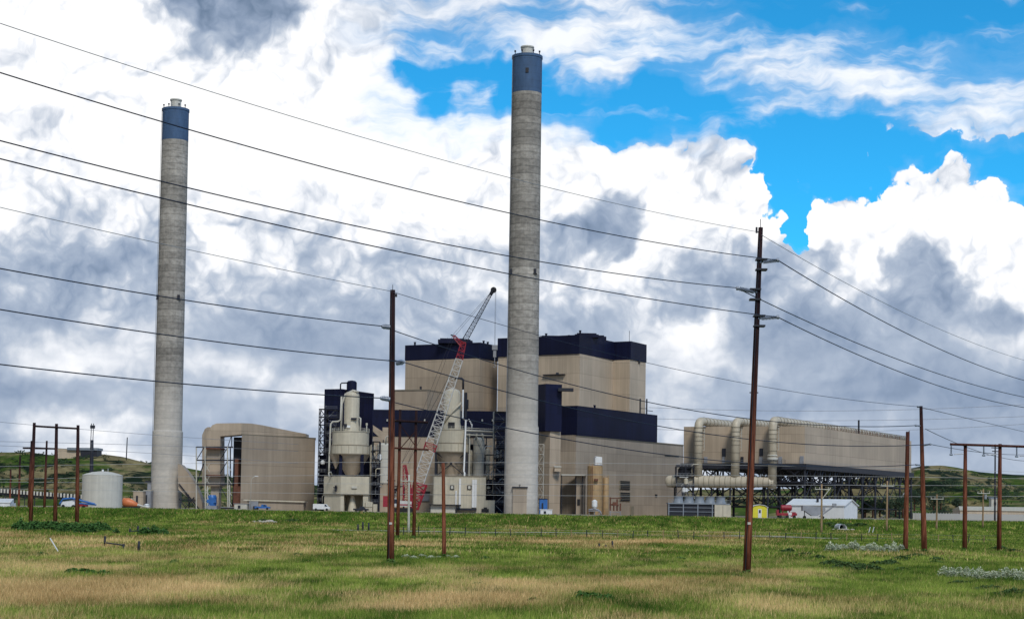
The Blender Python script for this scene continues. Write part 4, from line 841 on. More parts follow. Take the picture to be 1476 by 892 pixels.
# silvery insulated ducting above the whitish cylinder
x = X_(546, 640, 590); t = thing('insulated_duct', 'crooked beige duct sections below the navy band, right of the left vessel', 'duct', (x, 590, PL))
mb = MB(); Zq = lambda py: Z_(546, py, 590)
mb.prism([(X_(538, 0, 590)+0, 588), (X_(558, 620, 590), 588), (X_(558, 620, 590), 594), (X_(538, 620, 590), 594)], [Zq(618), Zq(632), Zq(632), Zq(618)], [Zq(612), Zq(612), Zq(612), Zq(612)]) if False else None
xa, xb, xcn = X_(538, 620, 590), X_(552, 620, 590), X_(560, 620, 590)
mb.prism([(xa, 588), (xb, 588), (xb, 593), (xa, 593)], [Zq(622), Zq(634), Zq(634), Zq(622)], [Zq(613), Zq(622), Zq(622), Zq(613)]); mb.box(xb, xcn, 588, 593, Zq(636), Zq(616)); mb.build('duct_section', M['tan'], t)
mb = MB(); mb.tube((xa, 587, PL), (xa, 587, Zq(615)), .18, 6); mb.tube((xa, 587, Zq(650)), (xb, 587, Zq(690)), .18, 6); mb.tube((xb, 587, Zq(690)), (xa, 587, Zq(730)), .18, 6); mb.tube((xb+.4, 587, PL), (xb+.4, 587, Zq(634)), .18, 6)
for py in (650, 667, 690, 696, 712): mb.box(xa-.3, xb+1, 586.7, 587.3, Zq(py)-.12, Zq(py)+.12)
mb.build('support_frame', M['steel'], t)
# right vessel
Y = 578
t, xd, xm, rd, rm, zt, zr, zs, zb = vessel(Y, (639.5, 664, 560, 620), (624.5, 678, 619.5, 652), 686, None, 'beige domed vessel above a braced hopper, right of the crane boom', False)
mb = MB(); mb.box(xd-1.2, xd+1.1, Y-rd*1.1-.2, Y-rd+.5, Z_(649, 617, Y), Z_(649, 609, Y)); mb.build('opening', M['black'], t)
mb = MB(); mb.path([(xd+rd*1.1, Y-2, zt-5), (xd+rd*.4, Y-rd-.3, zt-7.2), (xd-rd*.5, Y-rd-.2, zt-10), (xd-rd*.95, Y-2, zt-12)], .40, 8); mb.build('slanting_duct', M['vessel'], t)
mb = MB(); q = X_(667, 590, Y-3); mb.path([(q-3.0, Y-3, Z_(660, 546, Y)), (q-.5, Y-3, Z_(660, 546, Y)), (q, Y-3, Z_(660, 548, Y)), (q, Y-3, Z_(660, 562, Y))], .36, 8); mb.build('dark_elbow', M['steel'], t)
mb = MB(); mb.path([(q, Y-3, Z_(660, 561, Y)), (q, Y-3, Z_(667, 604, Y)), (q+1.0, Y-3, Z_(667, 605, Y)), (q+1.1, Y-3, Z_(667, 607, Y)), (q+1.1, Y-9, Z_(670, 650, Y)), (q+.9, Y-9, Z_(670, 680, Y)), (q+1.2, Y-9.5, Z_(670, 682, Y)), (q+1.2, Y-12, Z_(671, 697, Y-10))], .30, 8); mb.build('white_downpipe', M['white'], t)
mb = MB()
for dx, a_, b_ in ((.9, 566, 602), (1.6, 576, 590)): mb.tube((q+dx, Y-1, Z_(670, a_, Y)), (q+dx, Y-1, Z_(670, b_, Y)), .55-.2*(dx > 1), 8)
mb.build('dark_standpipe', M['steel'], t)
mb = MB(); xe = X_(683, 600, Y); mb.path([(q+1.3, Y-2, Z_(670, 606, Y)), (q+2.2, Y-2, Z_(670, 605, Y)), (q+3, Y-2, Z_(675, 610, Y)), (xe-1, Y-2, Z_(680, 610, Y)), (xe-.6, Y-2, Z_(680, 612, Y)), (xe-.6, Y-2, Z_(680, 619, Y))], .26, 8); mb.build('bent_pipe', M['white'], t)
# base block
Yb = 565; x0 = X_(624.5, 715, Yb); x1 = X_(700, 715, Yb); x2 = X_(713, 730, Yb); z0 = PL-.4; z1 = Z_(660, 686.5, Yb); z2 = Z_(700, 720.5, Yb)
t = thing('pump_house', 'beige block with two square vents and white pipes under the right vessel', 'building', ((x0+x1)/2, Yb+6, PL))
mb = MB(); mb.prism([(x0-.3, Yb+.8), (x0+.1, Yb), (x1, Yb), (x1, Yb+14), (x0-.3, Yb+14)], z0, z1); mb.prism([(x1, Yb+.5), (x2, Yb+.5), (x2, Yb+12), (x1, Yb+12)], z0, z2); mb.build('wall', M['vessel'], t)
mb = MB(); mb.box(x0, x1+.1, Yb-.1, Yb+.1, Z_(650, 713, Yb), Z_(650, 712.2, Yb)); mb.box(x0, x1+.15, Yb-.15, Yb+.2, z1-.02, z1+.25); mb.build('wall_trim', M['vessel_dark'], t)
for px in (651.7, 676.5):
    mb = MB(); a_, b_ = X_(px-3, 702, Yb), X_(px+3, 702, Yb); mb.box(a_, b_, Yb-.35, Yb+.1, Z_(px, 705, Yb), Z_(px, 699, Yb)); f_ = mb.build('wall_vent', M['steel'], t)
    mb = MB(); mb.box(a_+.3, b_-.3, Yb-.42, Yb-.3, Z_(px, 704.2, Yb), Z_(px, 700, Yb)); mb.build('vent_panel', M['offwhite'], f_)
for px, py0, py1, w in ((663, 690, 736, .35), (682, 691, 731, .38), (685.5, 691, 731, .38), (657.5, 707, 735, .25)):
    MB().box(X_(px, 710, Yb)-w, X_(px, 710, Yb)+w, Yb-.6, Yb-.08, Z_(px, py1, Yb), Z_(px, py0, Yb)).build('wall_pipe', M['white'], t)
mb = MB(); mb.box(X_(618, 728, Yb-4), X_(664, 728, Yb-4), Yb-5, Yb, Z_(640, 727.5, Yb-4), Z_(640, 726.5, Yb-4))
for px in (620, 640, 658): mb.tube((X_(px, 735, Yb-5), Yb-4.8, z0), (X_(px, 735, Yb-5), Yb-4.8, Z_(640, 727.5, Yb-4)), .15, 6)
mb.build('lean_to_roof', M['steel'], t)
MB().box(X_(620, 735, Yb-4), X_(656, 735, Yb-4), Yb-3.6, Yb-.1, z0, Z_(640, 728, Yb-4)).build('lean_to_wall', M['offwhite'], t)
mb = MB(); mb.box(X_(659, 735, Yb), X_(687, 735, Yb), Yb-2, Yb-.1, Z_(670, 735, Yb), Z_(670, 732, Yb)); mb.build('pipe_trench_cover', M['steel'], t)
mb = MB(); mb.box(X_(694, 735, Yb), X_(704.5, 735, Yb), Yb-.3, Yb+.6, z0+.8, z0+1.9); mb.box(X_(697, 735, Yb), X_(702, 735, Yb), Yb-.3, Yb+.6, z0+1.9, z0+2.4); mb.build('wall_opening', M['black'], t)
# white tank right of the second vessel
t, x, r, za, zb_ = cyl(682, 698, 630, 688, 584, 'white_cylinder', 'whitish ribbed cylinder tank between the right vessel and the stair tower by the stack', 'offwhite')
mb = MB(); mb.path([(x-r*.5, 582, za-.6), (x-r*.4, 582, za+1.6), (x, 582, za+2.2), (x+r*.6, 582, za+1.0), (x+r*.8, 582, za-.6)], .35, 8); mb.tube((x-r*.3, 581, za), (x+r*1.2, 581, za-6), .2, 6); mb.build('top_pipes', M['offwhite'], t)
t, x, r, za, zb_ = cyl(699, 706, 646, 690, 586, 'narrow_tank', 'narrow beige tank beside the stair tower left of the tall smokestack', 'vessel')
x = X_(675, 670, 586); t, x, r, za, zb_ = cyl(672.5, 681.5, 648, 690, 586, 'narrow_tank', 'narrow beige tank half hidden behind the white downpipe of the right vessel', 'vessel')
# pipe bridges
x0, x1 = X_(672, 620, 573), X_(713, 620, 573); t = thing('pipe_bridge', 'pale railed pipe bridge from the right vessel to the stair tower by the stack', 'pipe bridge', ((x0+x1)/2, 573, PL))
mb = MB()
for py, rr in ((620.5, .30), (626.5, .24), (617, .12)): mb.tube((x0, 573, Z_(690, py, 573)), (x1+.5*(py > 620), 573, Z_(690, py+1, 573)), rr, 8)
mb.build('pipe', M['palesteel'], t); mb = MB(); mb.box(x0, x1, 573.5, 575, Z_(690, 624, 573), Z_(690, 622, 573))
for px in range(674, 714, 6): mb.tube((X_(px, 620, 573), 573.3, Z_(px, 622, 573)), (X_(px, 620, 573), 573.3, Z_(px, 617, 573)), .07, 4)
mb.build('walkway', M['greysteel'], t)
for px in (676, 711): MB().tube((X_(px, 680, 573), 574, PL-.2), (X_(px, 680, 573), 574, Z_(px, 622, 573)), .22, 6).build('post', M['palesteel'], t)
mb = MB(); mb.path([(X_(711.5, 600, 571), 571, Z_(711, 594, 571)), (X_(711.5, 650, 571), 571, Z_(711, 650, 571)), (X_(710.5, 700, 571), 571, Z_(711, 711, 571)), (X_(703, 700, 571), 571, Z_(705, 713, 571))], .25, 8); mb.tube((X_(711.5, 594, 571), 571, Z_(711, 594, 571)), (X_(728, 594, 571), 571, Z_(728, 594, 571)), .22, 8); mb.build('drain_pipe', M['palesteel'], t)
# ---- crane
Yc = 548
def c3(px, py, dy=0): p = P(px, py, Yc+dy); return (p.x, p.y, p.z)
b0, b1, b2 = c3(602.5, 698), c3(662, 518), c3(668.5, 493)
t = thing('crawler_crane', 'red and white lattice boom crane leaning right in front of the vessels', 'crane', (c3(597, 735)[0], Yc, PL))
V = Vector; A, Bq = V(b0), V(b1)
segs = [(0.0, .27, 'crane_white', 3.5, 3.5, 6), (.27, .325, 'red', 3.7, 3.7, 2), (.325, 1.0, 'crane_white', 3.5, 2.3, 15)]
for s0, s1, m_, w0, w1, n_ in segs:
    mb = MB(); mb.truss(A.lerp(Bq, s0), A.lerp(Bq, s1), (w0, w1), (w0*.8, w1*.8), n_, .15, .09); mb.build('boom_section', M[m_], t)
mb = MB(); mb.truss(Bq, V(b2), (2.2, 1.5), (1.8, 1.3), 4, .15, .11); mb.build('boom_head', M['red'], t)
jt = V(c3(711, 418)); mb = MB(); mb.truss(V(b2), jt, (1.7, .7), (1.5, .6), 16, .09, .05); mb.build('jib', M['steel'], t)
mb = MB(); mb.tube(V(c3(707, 425)), V(c3(711.5, 417)), .55, 8, .7); mb.tube((jt.x+.1, jt.y-.3, jt.z), (jt.x+.1, jt.y+.3, jt.z), 1.0, 14); mb.build('jib_tip', M['black'], t)
st = V(c3(653.5, 484)); mb = MB(); mb.truss(V(c3(667, 498)), st, (1.5, .7), (1.2, .5), 4, .14, .1); mb.build('jib_mast', M['red'], t)
mb = MB(); mb.tube((st.x-.9, st.y, st.z+.3), (st.x+.8, st.y, st.z-.1), .2, 6); mb.build('mast_head', M['black'], t)
mb = MB()
for dx in (-.5, .5): mb.tube(st+V((dx, 0, 0)), jt+V((dx*.3, 0, 0)), .05, 4); mb.tube(V(c3(662+dx*3, 505)), V(c3(708+dx, 424)), .05, 4)
gt = V(c3(583.5, 668, 3))
for dx in (-1.0, 1.0): mb.tube(gt+V((dx, 0, 0)), V(c3(652, 538))+V((dx*.5, 0, 0)), .07, 4); mb.tube(gt+V((dx, 0, 0)), st+V((dx*.4, 0, 0)), .055, 4)
mb.build('pendant_cable', M['steel'], t)
mb = MB(); hb = c3(711.3, 499); mb.tube((jt.x+.7, jt.y, jt.z), (jt.x+.7, jt.y, hb[2]), .06, 4); mb.tube((jt.x+.95, jt.y, jt.z), (jt.x+.95, jt.y, hb[2]), .04, 4); mb.build('hoist_line', M['steel'], t)
mb = MB(); hx = jt.x+.8; mb.box(hx-.9, hx+.9, jt.y-.4, jt.y+.4, hb[2]-1.2, hb[2]+.4); mb.box(hx-.5, hx+.5, jt.y-.3, jt.y+.3, hb[2]-3.6, hb[2]-1.5); mb.tube((hx, jt.y, hb[2]-6), (hx, jt.y, hb[2]-3.4), .16, 6); mb.path([(hx, jt.y, hb[2]-6), (hx+.5, jt.y, hb[2]-6.6), (hx, jt.y, hb[2]-7.1), (hx-.5, jt.y, hb[2]-6.7)], .14, 6); mb.build('hook_block', M['greysteel'], t)
mb = MB(); bt = V(c3(596.5, 733)); mb.truss(bt, V(c3(606, 697)), (2.6, 4.2), (2.4, 3.4), 4, .34, .26)
mb.prism([(bt.x-1.4, Yc-1), (bt.x+.6, Yc-1), (bt.x+.6, Yc+1), (bt.x-1.4, Yc+1)], PL+.6, PL+6.5)
p_, q_ = V(c3(594, 722)), V(c3(601, 698)); mb.prism([(p_.x-.9, Yc-.9), (p_.x+1.0, Yc-.9), (p_.x+1.0, Yc-.5), (p_.x-.9, Yc-.5)], p_.z-3, q_.z-1.2); mb.build('boom_foot', M['red'], t)
mb = MB(); mb.truss(V(c3(586.5, 724, 3)), V(c3(583, 670, 3)), (2.4, .9), (2, .8), 7, .14, .09); mb.truss(V(c3(595, 722, 3)), V(c3(584, 670, 3)), (.8, .6), (.8, .6), 8, .14, .1); mb.build('gantry_mast', M['red'], t)
mb = MB(); cx = c3(584, 730)[0]; mb.prism([(cx-5.0, Yc-1.8), (cx+2.2, Yc-1.8), (cx+2.2, Yc+3), (cx-5.0, Yc+3)], PL+1.9, [PL+4.0, PL+3.5, PL+3.5, PL+4.0]); hs = mb.build('house', M['crane_white'], t)
mb = MB(); mb.box(cx-5.03, cx+2.25, Yc-1.86, Yc-1.75, PL+2.2, PL+2.6); mb.build('red_stripe', M['red'], hs)
mb = MB(); mb.prism([(cx-3.6, Yc-2.6), (cx-1.8, Yc-2.6), (cx-1.8, Yc-.9), (cx-3.6, Yc-.9)], PL+1.8, [PL+4.5, PL+4.3, PL+4.3, PL+4.5]); cb = mb.build('cab', M['crane_white'], t)
mb = MB(); mb.box(cx-3.5, cx-1.9, Yc-2.66, Yc-2.5, PL+2.8, PL+4.2); mb.build('cab_window', M['glass'], cb)
mb = MB(); mb.box(cx-7.2, cx-5.0, Yc-1.8, Yc+3, PL+1.6, PL+5.2); mb.build('counterweight', M['red'], t)
for yy in (-2.6, 2.4):
    mb = MB(); y0 = Yc+yy
    pr = [(-4.6, .75), (-4.2, .15), (-3.6, 0), (3.6, 0), (4.2, .15), (4.6, .75), (4.2, 1.35), (3.6, 1.5), (-3.6, 1.5), (-4.2, 1.35)]
    vs = [(cx-1+a_, y0, PL-.1+b_) for a_, b_ in pr]+[(cx-1+a_, y0+1, PL-.1+b_) for a_, b_ in pr]; nn = len(pr)
    mb.add(vs, [(i, (i+1) % nn, (i+1) % nn+nn, i+nn) for i in range(nn)]+[tuple(range(nn))[::-1], tuple(range(nn, 2*nn))]); mb.build('crawler_track', M['rubber'], t)
# ---- left duct building
Yl = 598
fp = LR(347.5, Yl, 333, 454, 40, 680); t = thing('baghouse', 'big plain tan box building left of the navy block, joined to the curved duct', 'power plant building', (cen(fp)[0], cen(fp)[1], PL))
C0 = (X_(347.5, 680, Yl), Yl); C1 = (X_(453.5, 680, 622), 622.0); dd = V((C1[0]-C0[0], C1[1]-C0[1])).normalized(); nn_ = V((-dd.y, dd.x)); fp = [C0, C1, (C1[0]*1.03+0, C1[1]*1.03), (C0[0]*1.03+1.0, C0[1]*1.03)]
zt = Z_(347.5, 626.3, Yl); MB().prism(fp, PL-.4, zt).build('wall', M['tan_grey'], t); mb = MB(); mb.prism(grow(fp, .2), zt, zt+.3); mb.build('coping', M['vessel_dark'], t)
# curved duct: an arch over the top, thick
def duct_section(outline, y0, y1, mat, name, parent):
    n_ = len(outline); vs = [(a_, y0+(a_-outline[0][0])*0, b_) for a_, b_ in outline]+[(a_, y1, b_) for a_, b_ in outline]
    mb = MB(); me = [(i, (i+1) % n_, (i+1) % n_+n_, i+n_) for i in range(n_)]; mb.add(vs, me+[tuple(range(n_))[::-1], tuple(range(n_, 2*n_))]); return mb.build(name, mat, parent)
t = thing('flue_duct', 'tan arched flue duct coming down left of the plain box building', 'duct', (X_(305, 690, 596), 600, PL))
q = lambda px, py, Y=596: (X_(px, py, Y), Z_(px, py, Y))
q = lambda px, py: (lambda Y: (X_(px, py, Y), Z_(px, py, Y), Y))(598+.1+max(0, (px-347.5)/106.0)*24.0)
def wall_following(outline, dep, mat, name, parent):
    n_ = len(outline); vs = [(a_, y_, b_) for a_, b_, y_ in outline]+[(a_, y_+dep, b_) for a_, b_, y_ in outline]
    mb = MB(); mb.add(vs, [(i, (i+1) % n_, (i+1) % n_+n_, i+n_) for i in range(n_)]+[tuple(range(n_))[::-1], tuple(range(n_, 2*n_))]); return mb.build(name, mat, parent)
aL = [q(298, 700), q(298, 628), q(301, 619), q(306, 612.5), q(312, 610), q(330, 609.6), q(347.5, 609.5), q(347.5, 626.0), q(317.5, 628.5), q(317.5, 700)]
aR_ = [q(347.5, 626.0), q(347.5, 609.5), q(362, 610), q(378, 612.5), q(400, 617), q(420, 621), q(441, 625), q(441, 629.2)]
mb = MB()
for out in (aL, aR_):
    n_ = len(out); mb.add([(a_, y_, b_) for a_, b_, y_ in out]+[(a_, y_+9, b_) for a_, b_, y_ in out], [(i, (i+1) % n_, (i+1) % n_+n_, i+n_) for i in range(n_)]+[tuple(range(n_))[::-1], tuple(range(n_, 2*n_))])
mb.build('arched_duct', M['tan'], t)
q = lambda px, py, Y=596: (X_(px, py, Y), Z_(px, py, Y))
out = [q(292, 700, 600), q(292, 627, 600), q(296, 618, 600), q(300, 615.5, 600), q(303, 615.5, 600), q(303, 700, 600)]
duct_section(out, 599, 607, M['tan_grey'], 'side_duct', t)
for py in (645, 684):
    mb = MB(); mb.box(q(297, py)[0], q(318, py)[0], 595.6, 606.3, q(300, py+2)[1], q(300, py)[1]); mb.build('expansion_joint', M['rust'], t)
mb = MB(); mb.box(q(330, 640)[0], q(334, 640)[0], 606, 612, PL, q(330, 628)[1]); mb.box(q(334, 640)[0], q(347, 640)[0], 606, 612, PL, q(330, 628)[1]); mb.build('dark_duct', M['steel'], t)
for py0, py1, px0, px1 in ((700, 738, 301, 313), (660, 700, 336, 341), (700, 738, 334, 345)):
    mb = MB(); mb.box(q(px0, py0)[0], q(px1, py0)[0], 600, 605, q(px0, py1)[1], q(px0, py0)[1]); mb.build('lower_duct', M['tan_grey'] if px0 < 320 else M['rust'], t)
# support frame of steel
t = thing('duct_frame', 'pale steel frame with cross bracing that carries the arched flue duct', 'steel frame', (X_(305, 690, 594), 594, PL)); mb = MB(); fr = 593.5
def st_(px0, py0, px1, py1, r_=.22, yy=fr): a_ = q(px0, py0, yy); b_ = q(px1, py1, yy); mb.tube((a_[0], yy, a_[1]), (b_[0], yy, b_[1]), r_, 6)
for px in (296, 328.5): st_(px, 738, px-.5, 643, .26)
for px, pt in ((283, 645), (299, 700), (331, 698)): st_(px, 738, px, pt, .24)
mb.build('column', M['palesteel'], t); mb = MB()
for py in (644, 663, 698): st_(283, py, 336, py, .24); st_(283, py, 336, py, .24, fr+12)
st_(283, 663, 294, 645, .18); st_(283, 698, 295, 664); st_(317, 663, 328, 645, .18); st_(317, 682, 328, 664, .18); st_(317, 700, 330, 722, .18)
for px in (283, 296, 318, 332): st_(px, 738, px, 644, .24, fr+12)
st_(334, 645, 334, 629, .2); st_(328, 645, 333, 629, .15); mb.build('brace', M['steel'], t); mb = MB()
for py in (668, 686, 702, 716): st_(295, py, 302, py+12, .12); st_(327, py, 334, py+12, .12); st_(302, py, 295, py+12, .12)
mb.build('zigzag_brace', M['palesteel'], t)
x0, x1 = q(302, 725, 599)[0], q(315, 725, 599)[0]; mb = MB()
t = thing('fan_motor', 'blue fan housing with pale top at the foot of the arched flue duct', 'fan', ((x0+x1)/2, 594, PL))
MB().lathe(((x0+x1)/2, 594.8), [(1.5, PL+1.2), (1.7, PL+2), (1.7, PL+4.2), (1.3, PL+5)], 18).build('fan_housing', M['blue'], t); MB().box(x0, x1, 593.2, 594.2, PL+2.2, PL+3.4).build('motor', M['blue'], t); MB().box(x0-.2, x1+.5, 592.8, 596, PL-.2, PL+1.2).build('plinth', M['greysteel'], t)
# duct from the left stack down to the right
t = thing('flue_duct', 'sloping tan duct running down from the left smokestack toward the steel frame', 'duct', (X_(275, 700, 605), 605, PL))
out = [q(258, 705, 604), q(257, 668, 604), q(262, 670, 604), q(270, 679, 604), q(280, 694, 604), q(288, 712, 604), q(292, 724, 604), q(292, 737, 604), q(286, 730, 604)]
duct_section(out, 603, 609, M['tan'], 'sloping_duct', t)
mb = MB()
for a_, b_ in (((258, 697), (290, 737)), ((258, 718), (272, 738)), ((272, 712), (272, 738)), ((262, 738), (280, 716)), ((258, 720), (284, 720)), ((284, 735), (268, 712))):
    p_, w_ = q(*a_, 602.5), q(*b_, 602.5); mb.tube((p_[0], 602.5, p_[1]), (w_[0], 602.5, w_[1]), .26 if a_[1] == 697 else .18, 6)
mb.build('support_steel', M['steel'], t)
# low shed in front
x0, x1 = X_(356, 730, 590), X_(437.5, 730, 590); t = thing('maintenance_shed', 'long low tan shed with pale roof edge in front of the plain box building', 'shed', ((x0+x1)/2, 593, PL))
zl = Z_(356, 719, 590); zr_ = Z_(437, 721.5, 590)
MB().prism([(x0, 590), (x1, 590), (x1, 597), (x0, 597)], PL-.3, [zl-.6, zr_-.6, zr_-.6, zl-.6]).build('wall', M['tan_grey'], t)
MB().prism([(x0-1.2, 589.3), (x1+.4, 589.3), (x1+.4, 598), (x0-1.2, 598)], [zl-.55, zr_-.55, zr_-.55, zl-.55], [zl-.1, zr_-.1, zr_-.1, zl-.1]).build('roof', M['vessel'], t)
MB().box(X_(365, 730, 589), X_(370, 730, 589), 588.6, 590.05, Z_(366, 734, 590), Z_(366, 729, 590)).build('wall_unit', M['steel'], t)
MB().box(X_(359, 730, 589), X_(372, 730, 589), 589.2, 590.03, PL-.2, Z_(366, 722, 590)).build('white_door_panel', M['greysteel'], t)

def clutter(px0, px1, py0, Y, label, seed, back=None):
    rr = random.Random(seed); xa, xb = X_(px0, 700, Y), X_(px1, 700, Y); zt = Z_(px0, py0, Y); t = thing('steelwork', label, 'steel frame', ((xa+xb)/2, Y, PL)); w = xb-xa
    mb = MB(); nz_ = max(3, int((zt-PL)/3.0)); nx_ = max(2, int(w/2.4)+1); xs = [xa+w*i/(nx_-1) for i in range(nx_)]
    for yy in (Y, Y+4):
        for x in xs: mb.tube((x, yy, PL-.2), (x, yy, zt), .17, 5)
        for k in range(1, nz_+1):
            z = PL+(zt-PL)*k/nz_; mb.tube((xa, yy, z), (xb, yy, z), .15, 5)
            for x, x2 in zip(xs, xs[1:]):
                if rr.random() < .6: mb.tube((x, yy, z-(zt-PL)/nz_), (x2, yy, z) if rr.random() < .5 else (x2, yy, z-(zt-PL)/nz_), .10, 4)
    for k in range(1, nz_+1): z = PL+(zt-PL)*k/nz_; mb.box(xa, xb, Y-.2, Y+4.2, z-.1, z+.02)
    mb.build('frame', M['steel'], t)
    if back: mb = MB(); mb.box(xa+.1, xb-.1, Y+4.6, Y+6, PL-.3, Z_(px0, back, Y)); mb.build('dark_backing', M['navy'], t)  # plain dark panel added behind the frame
    for k in range(int(w*1.3)+3):
        x = xa+rr.random()*w; z = PL+rr.random()*(zt-PL)*.85; y = Y-.5+rr.random()*3; L = rr.uniform(1.5, 5); m_ = rr.choice(['palesteel', 'white', 'greysteel', 'steel', 'vessel'])
        mb = MB()
        if rr.random() < .5: mb.path([(x, y, z), (x, y, z+L*.7), (x+.4, y, z+L*.8), (x+L*.5, y, z+L*.8)], .17, 7)
        elif rr.random() < .5: mb.lathe((x, y), [(.3, z), (.75, z+.3), (.75, z+L*.5), (.3, z+L*.5+.4)], 12)
        else: mb.tube((x, y, z), (min(xb, x+L), y, z), .16, 7)
        mb.build('pipework', M[m_], t)
    mb = MB()
    for k in range(1, nz_+1):
        z = PL+(zt-PL)*k/nz_
        for h in (.5, 1.05): mb.tube((xa, Y-.25, z+h), (xb, Y-.25, z+h), .045, 4)
        for q_ in range(int(w/1.2)+1): mb.tube((xa+q_*1.2, Y-.25, z), (xa+q_*1.2, Y-.25, z+1.05), .045, 4)
    mb.build('handrail', M['greysteel'], t)
clutter(536, 546, 636, 572, 'dark steelwork with pipes between the left vessel and the whitish cylinder', 3, 668)
clutter(699, 714, 655, 569, 'dark steelwork with pipes between the right vessel and the stair tower by the stack', 5, 690)
clutter(672, 700, 628, 590, 'steelwork with platforms behind the cylinders right of the right vessel', 8, 640)
clutter(458, 470, 652, 584, 'dark platforms stacked at the foot of the tall lattice stair tower', 11, 655)
clutter(564, 582, 700, 590, 'low steelwork with pipes behind the red crane mast', 14)
clutter(714, 727, 640, 575, 'dark backed steelwork touching the left side of the tall smokestack', 17, 592)
clutter(975, 1000, 672, 566, 'pipes and steelwork between the tan hall and the raised hall', 21)
# ---------------------------------------------------------------- air cooled condenser on stilts
aR = 31; C0 = (X_(1160, 640, 560), 560.0); uR = (math.sin(R(aR)), math.cos(R(aR))); uL = (-math.cos(R(21)), math.sin(R(21)))
tR = meet(C0, uR, 1313.5, 660); tL = meet(C0, uL, 985.5, 640); Rf = (C0[0]+uR[0]*tR, C0[1]+uR[1]*tR); Lf = (C0[0]+uL[0]*tL, C0[1]+uL[1]*tL)
B4 = (Rf[0]+uL[0]*tL, Rf[1]+uL[1]*tL)
t = thing('condenser_hall', 'long tan box hall raised on dark steel stilts with three ribbed ducts, on the right', 'power plant building', (C0[0], C0[1], PL))
zb = Z_(1160, 668, 560); zt = Z_(1160, 614.0, 560)
fp = [C0, Rf, B4, Lf]
MB().prism(fp, zb, zt).build('wall', M['tan'], t)
def at2(u, v): return (C0[0]+uR[0]*u+uL[0]*v, C0[1]+uR[1]*u+uL[1]*v)
# deck under the hall
mb = MB(); mb.prism([at2(-.8, -.8), at2(tR+.8, -.8), at2(tR+.8, tL+.8), at2(-.8, tL+.8)], zb-1.9, zb-.02); mb.build('deck_beam', M['steel'], t)
mb = MB()
def V3(u, v, z): p = at2(u, v); return (p[0], p[1], z)
for a_, b_ in (((-.8, -.8), (-.8, tL+.8)), ((-.8, -.8), (tR+.8, -.8))):
    for h in (.55, 1.1): mb.tube(V3(*a_, zb-.1+h), V3(*b_, zb-.1+h), .05, 4)
mb.build('deck_rail', M['greysteel'], t)
z1 = zb-3.0; z2 = zb-6.2; z3 = PL+3.6
nu, nv = 9, 4; us = [tR*i/(nu-1) for i in range(nu)]; vs_ = [tL*j/(nv-1) for j in range(nv)]
for i, u in enumerate(us):
    for j, v in enumerate(vs_):
        if 0 < i < nu-1 and j == 2: continue
        mb = MB(); mb.tube(V3(u, v, PL-.4), V3(u, v, zb-1), .36 if (i == 0 or j == 0) else .45, 6); mb.build('column', M['steel'], t)
def panel(p, q, z0, z1, kind, r=.19):
    p0 = V((p[0], p[1], z0)); q0 = V((q[0], q[1], z0)); p1 = V((p[0], p[1], z1)); q1 = V((q[0], q[1], z1)); m1 = (p1+q1)/2; m0 = (p0+q0)/2
    if kind == 'V': mb.tube(p0, m1, r, 5); mb.tube(q0, m1, r, 5)
    if kind == 'A': mb.tube(p1, m0, r, 5); mb.tube(q1, m0, r, 5)
    if kind == 'X': mb.tube(p0, q1, r, 5); mb.tube(p1, q0, r, 5)
for j in (0, 1, 3):
    mb = MB()
    for i in range(nu-1):
        a_, b_ = at2(us[i], vs_[j]), at2(us[i+1], vs_[j])
        for h in range(2):
            aa = (a_[0]+(b_[0]-a_[0])*h/2, a_[1]+(b_[1]-a_[1])*h/2); bb = (a_[0]+(b_[0]-a_[0])*(h+1)/2, a_[1]+(b_[1]-a_[1])*(h+1)/2); panel(aa, bb, z2, zb-1, 'V' if j != 1 else 'X', .24)
        panel(a_, b_, z3 if j else z2-6, z2, 'A' if (i+j) % 2 else 'X' if j else 'V', .17)
        for z in (z2, z3): mb.tube((a_[0], a_[1], z), (b_[0], b_[1], z), .24, 5)
    mb.build('side_bracing', M['steel'], t)
for i in (0, 1, 3, 5, 8):
    mb = MB()
    for j in range(nv-1):
        a_, b_ = at2(us[i], vs_[j]), at2(us[i], vs_[j+1])
        for h in range(2):
            aa = (a_[0]+(b_[0]-a_[0])*h/2, a_[1]+(b_[1]-a_[1])*h/2); bb = (a_[0]+(b_[0]-a_[0])*(h+1)/2, a_[1]+(b_[1]-a_[1])*(h+1)/2); panel(aa, bb, z2, zb-1, 'X', .20)
        panel(a_, b_, z3, z2, 'X' if (i+j) % 2 else 'A', .22)
        for z in (z2, z3): mb.tube((a_[0], a_[1], z), (b_[0], b_[1], z), .26, 5)
    mb.build('cross_bracing', M['steel'], t)
# diagonal stair beneath the far end
mb = MB(); k = at2(tR-8, -1); mb.tube((k[0], k[1], z2), (k[0]-6, k[1]-2, z3), .2, 5); mb.tube((k[0]-6, k[1]-2, z3), (k[0]-12, k[1]-5, PL), .2, 5); mb.build('stair', M['greysteel'], t)
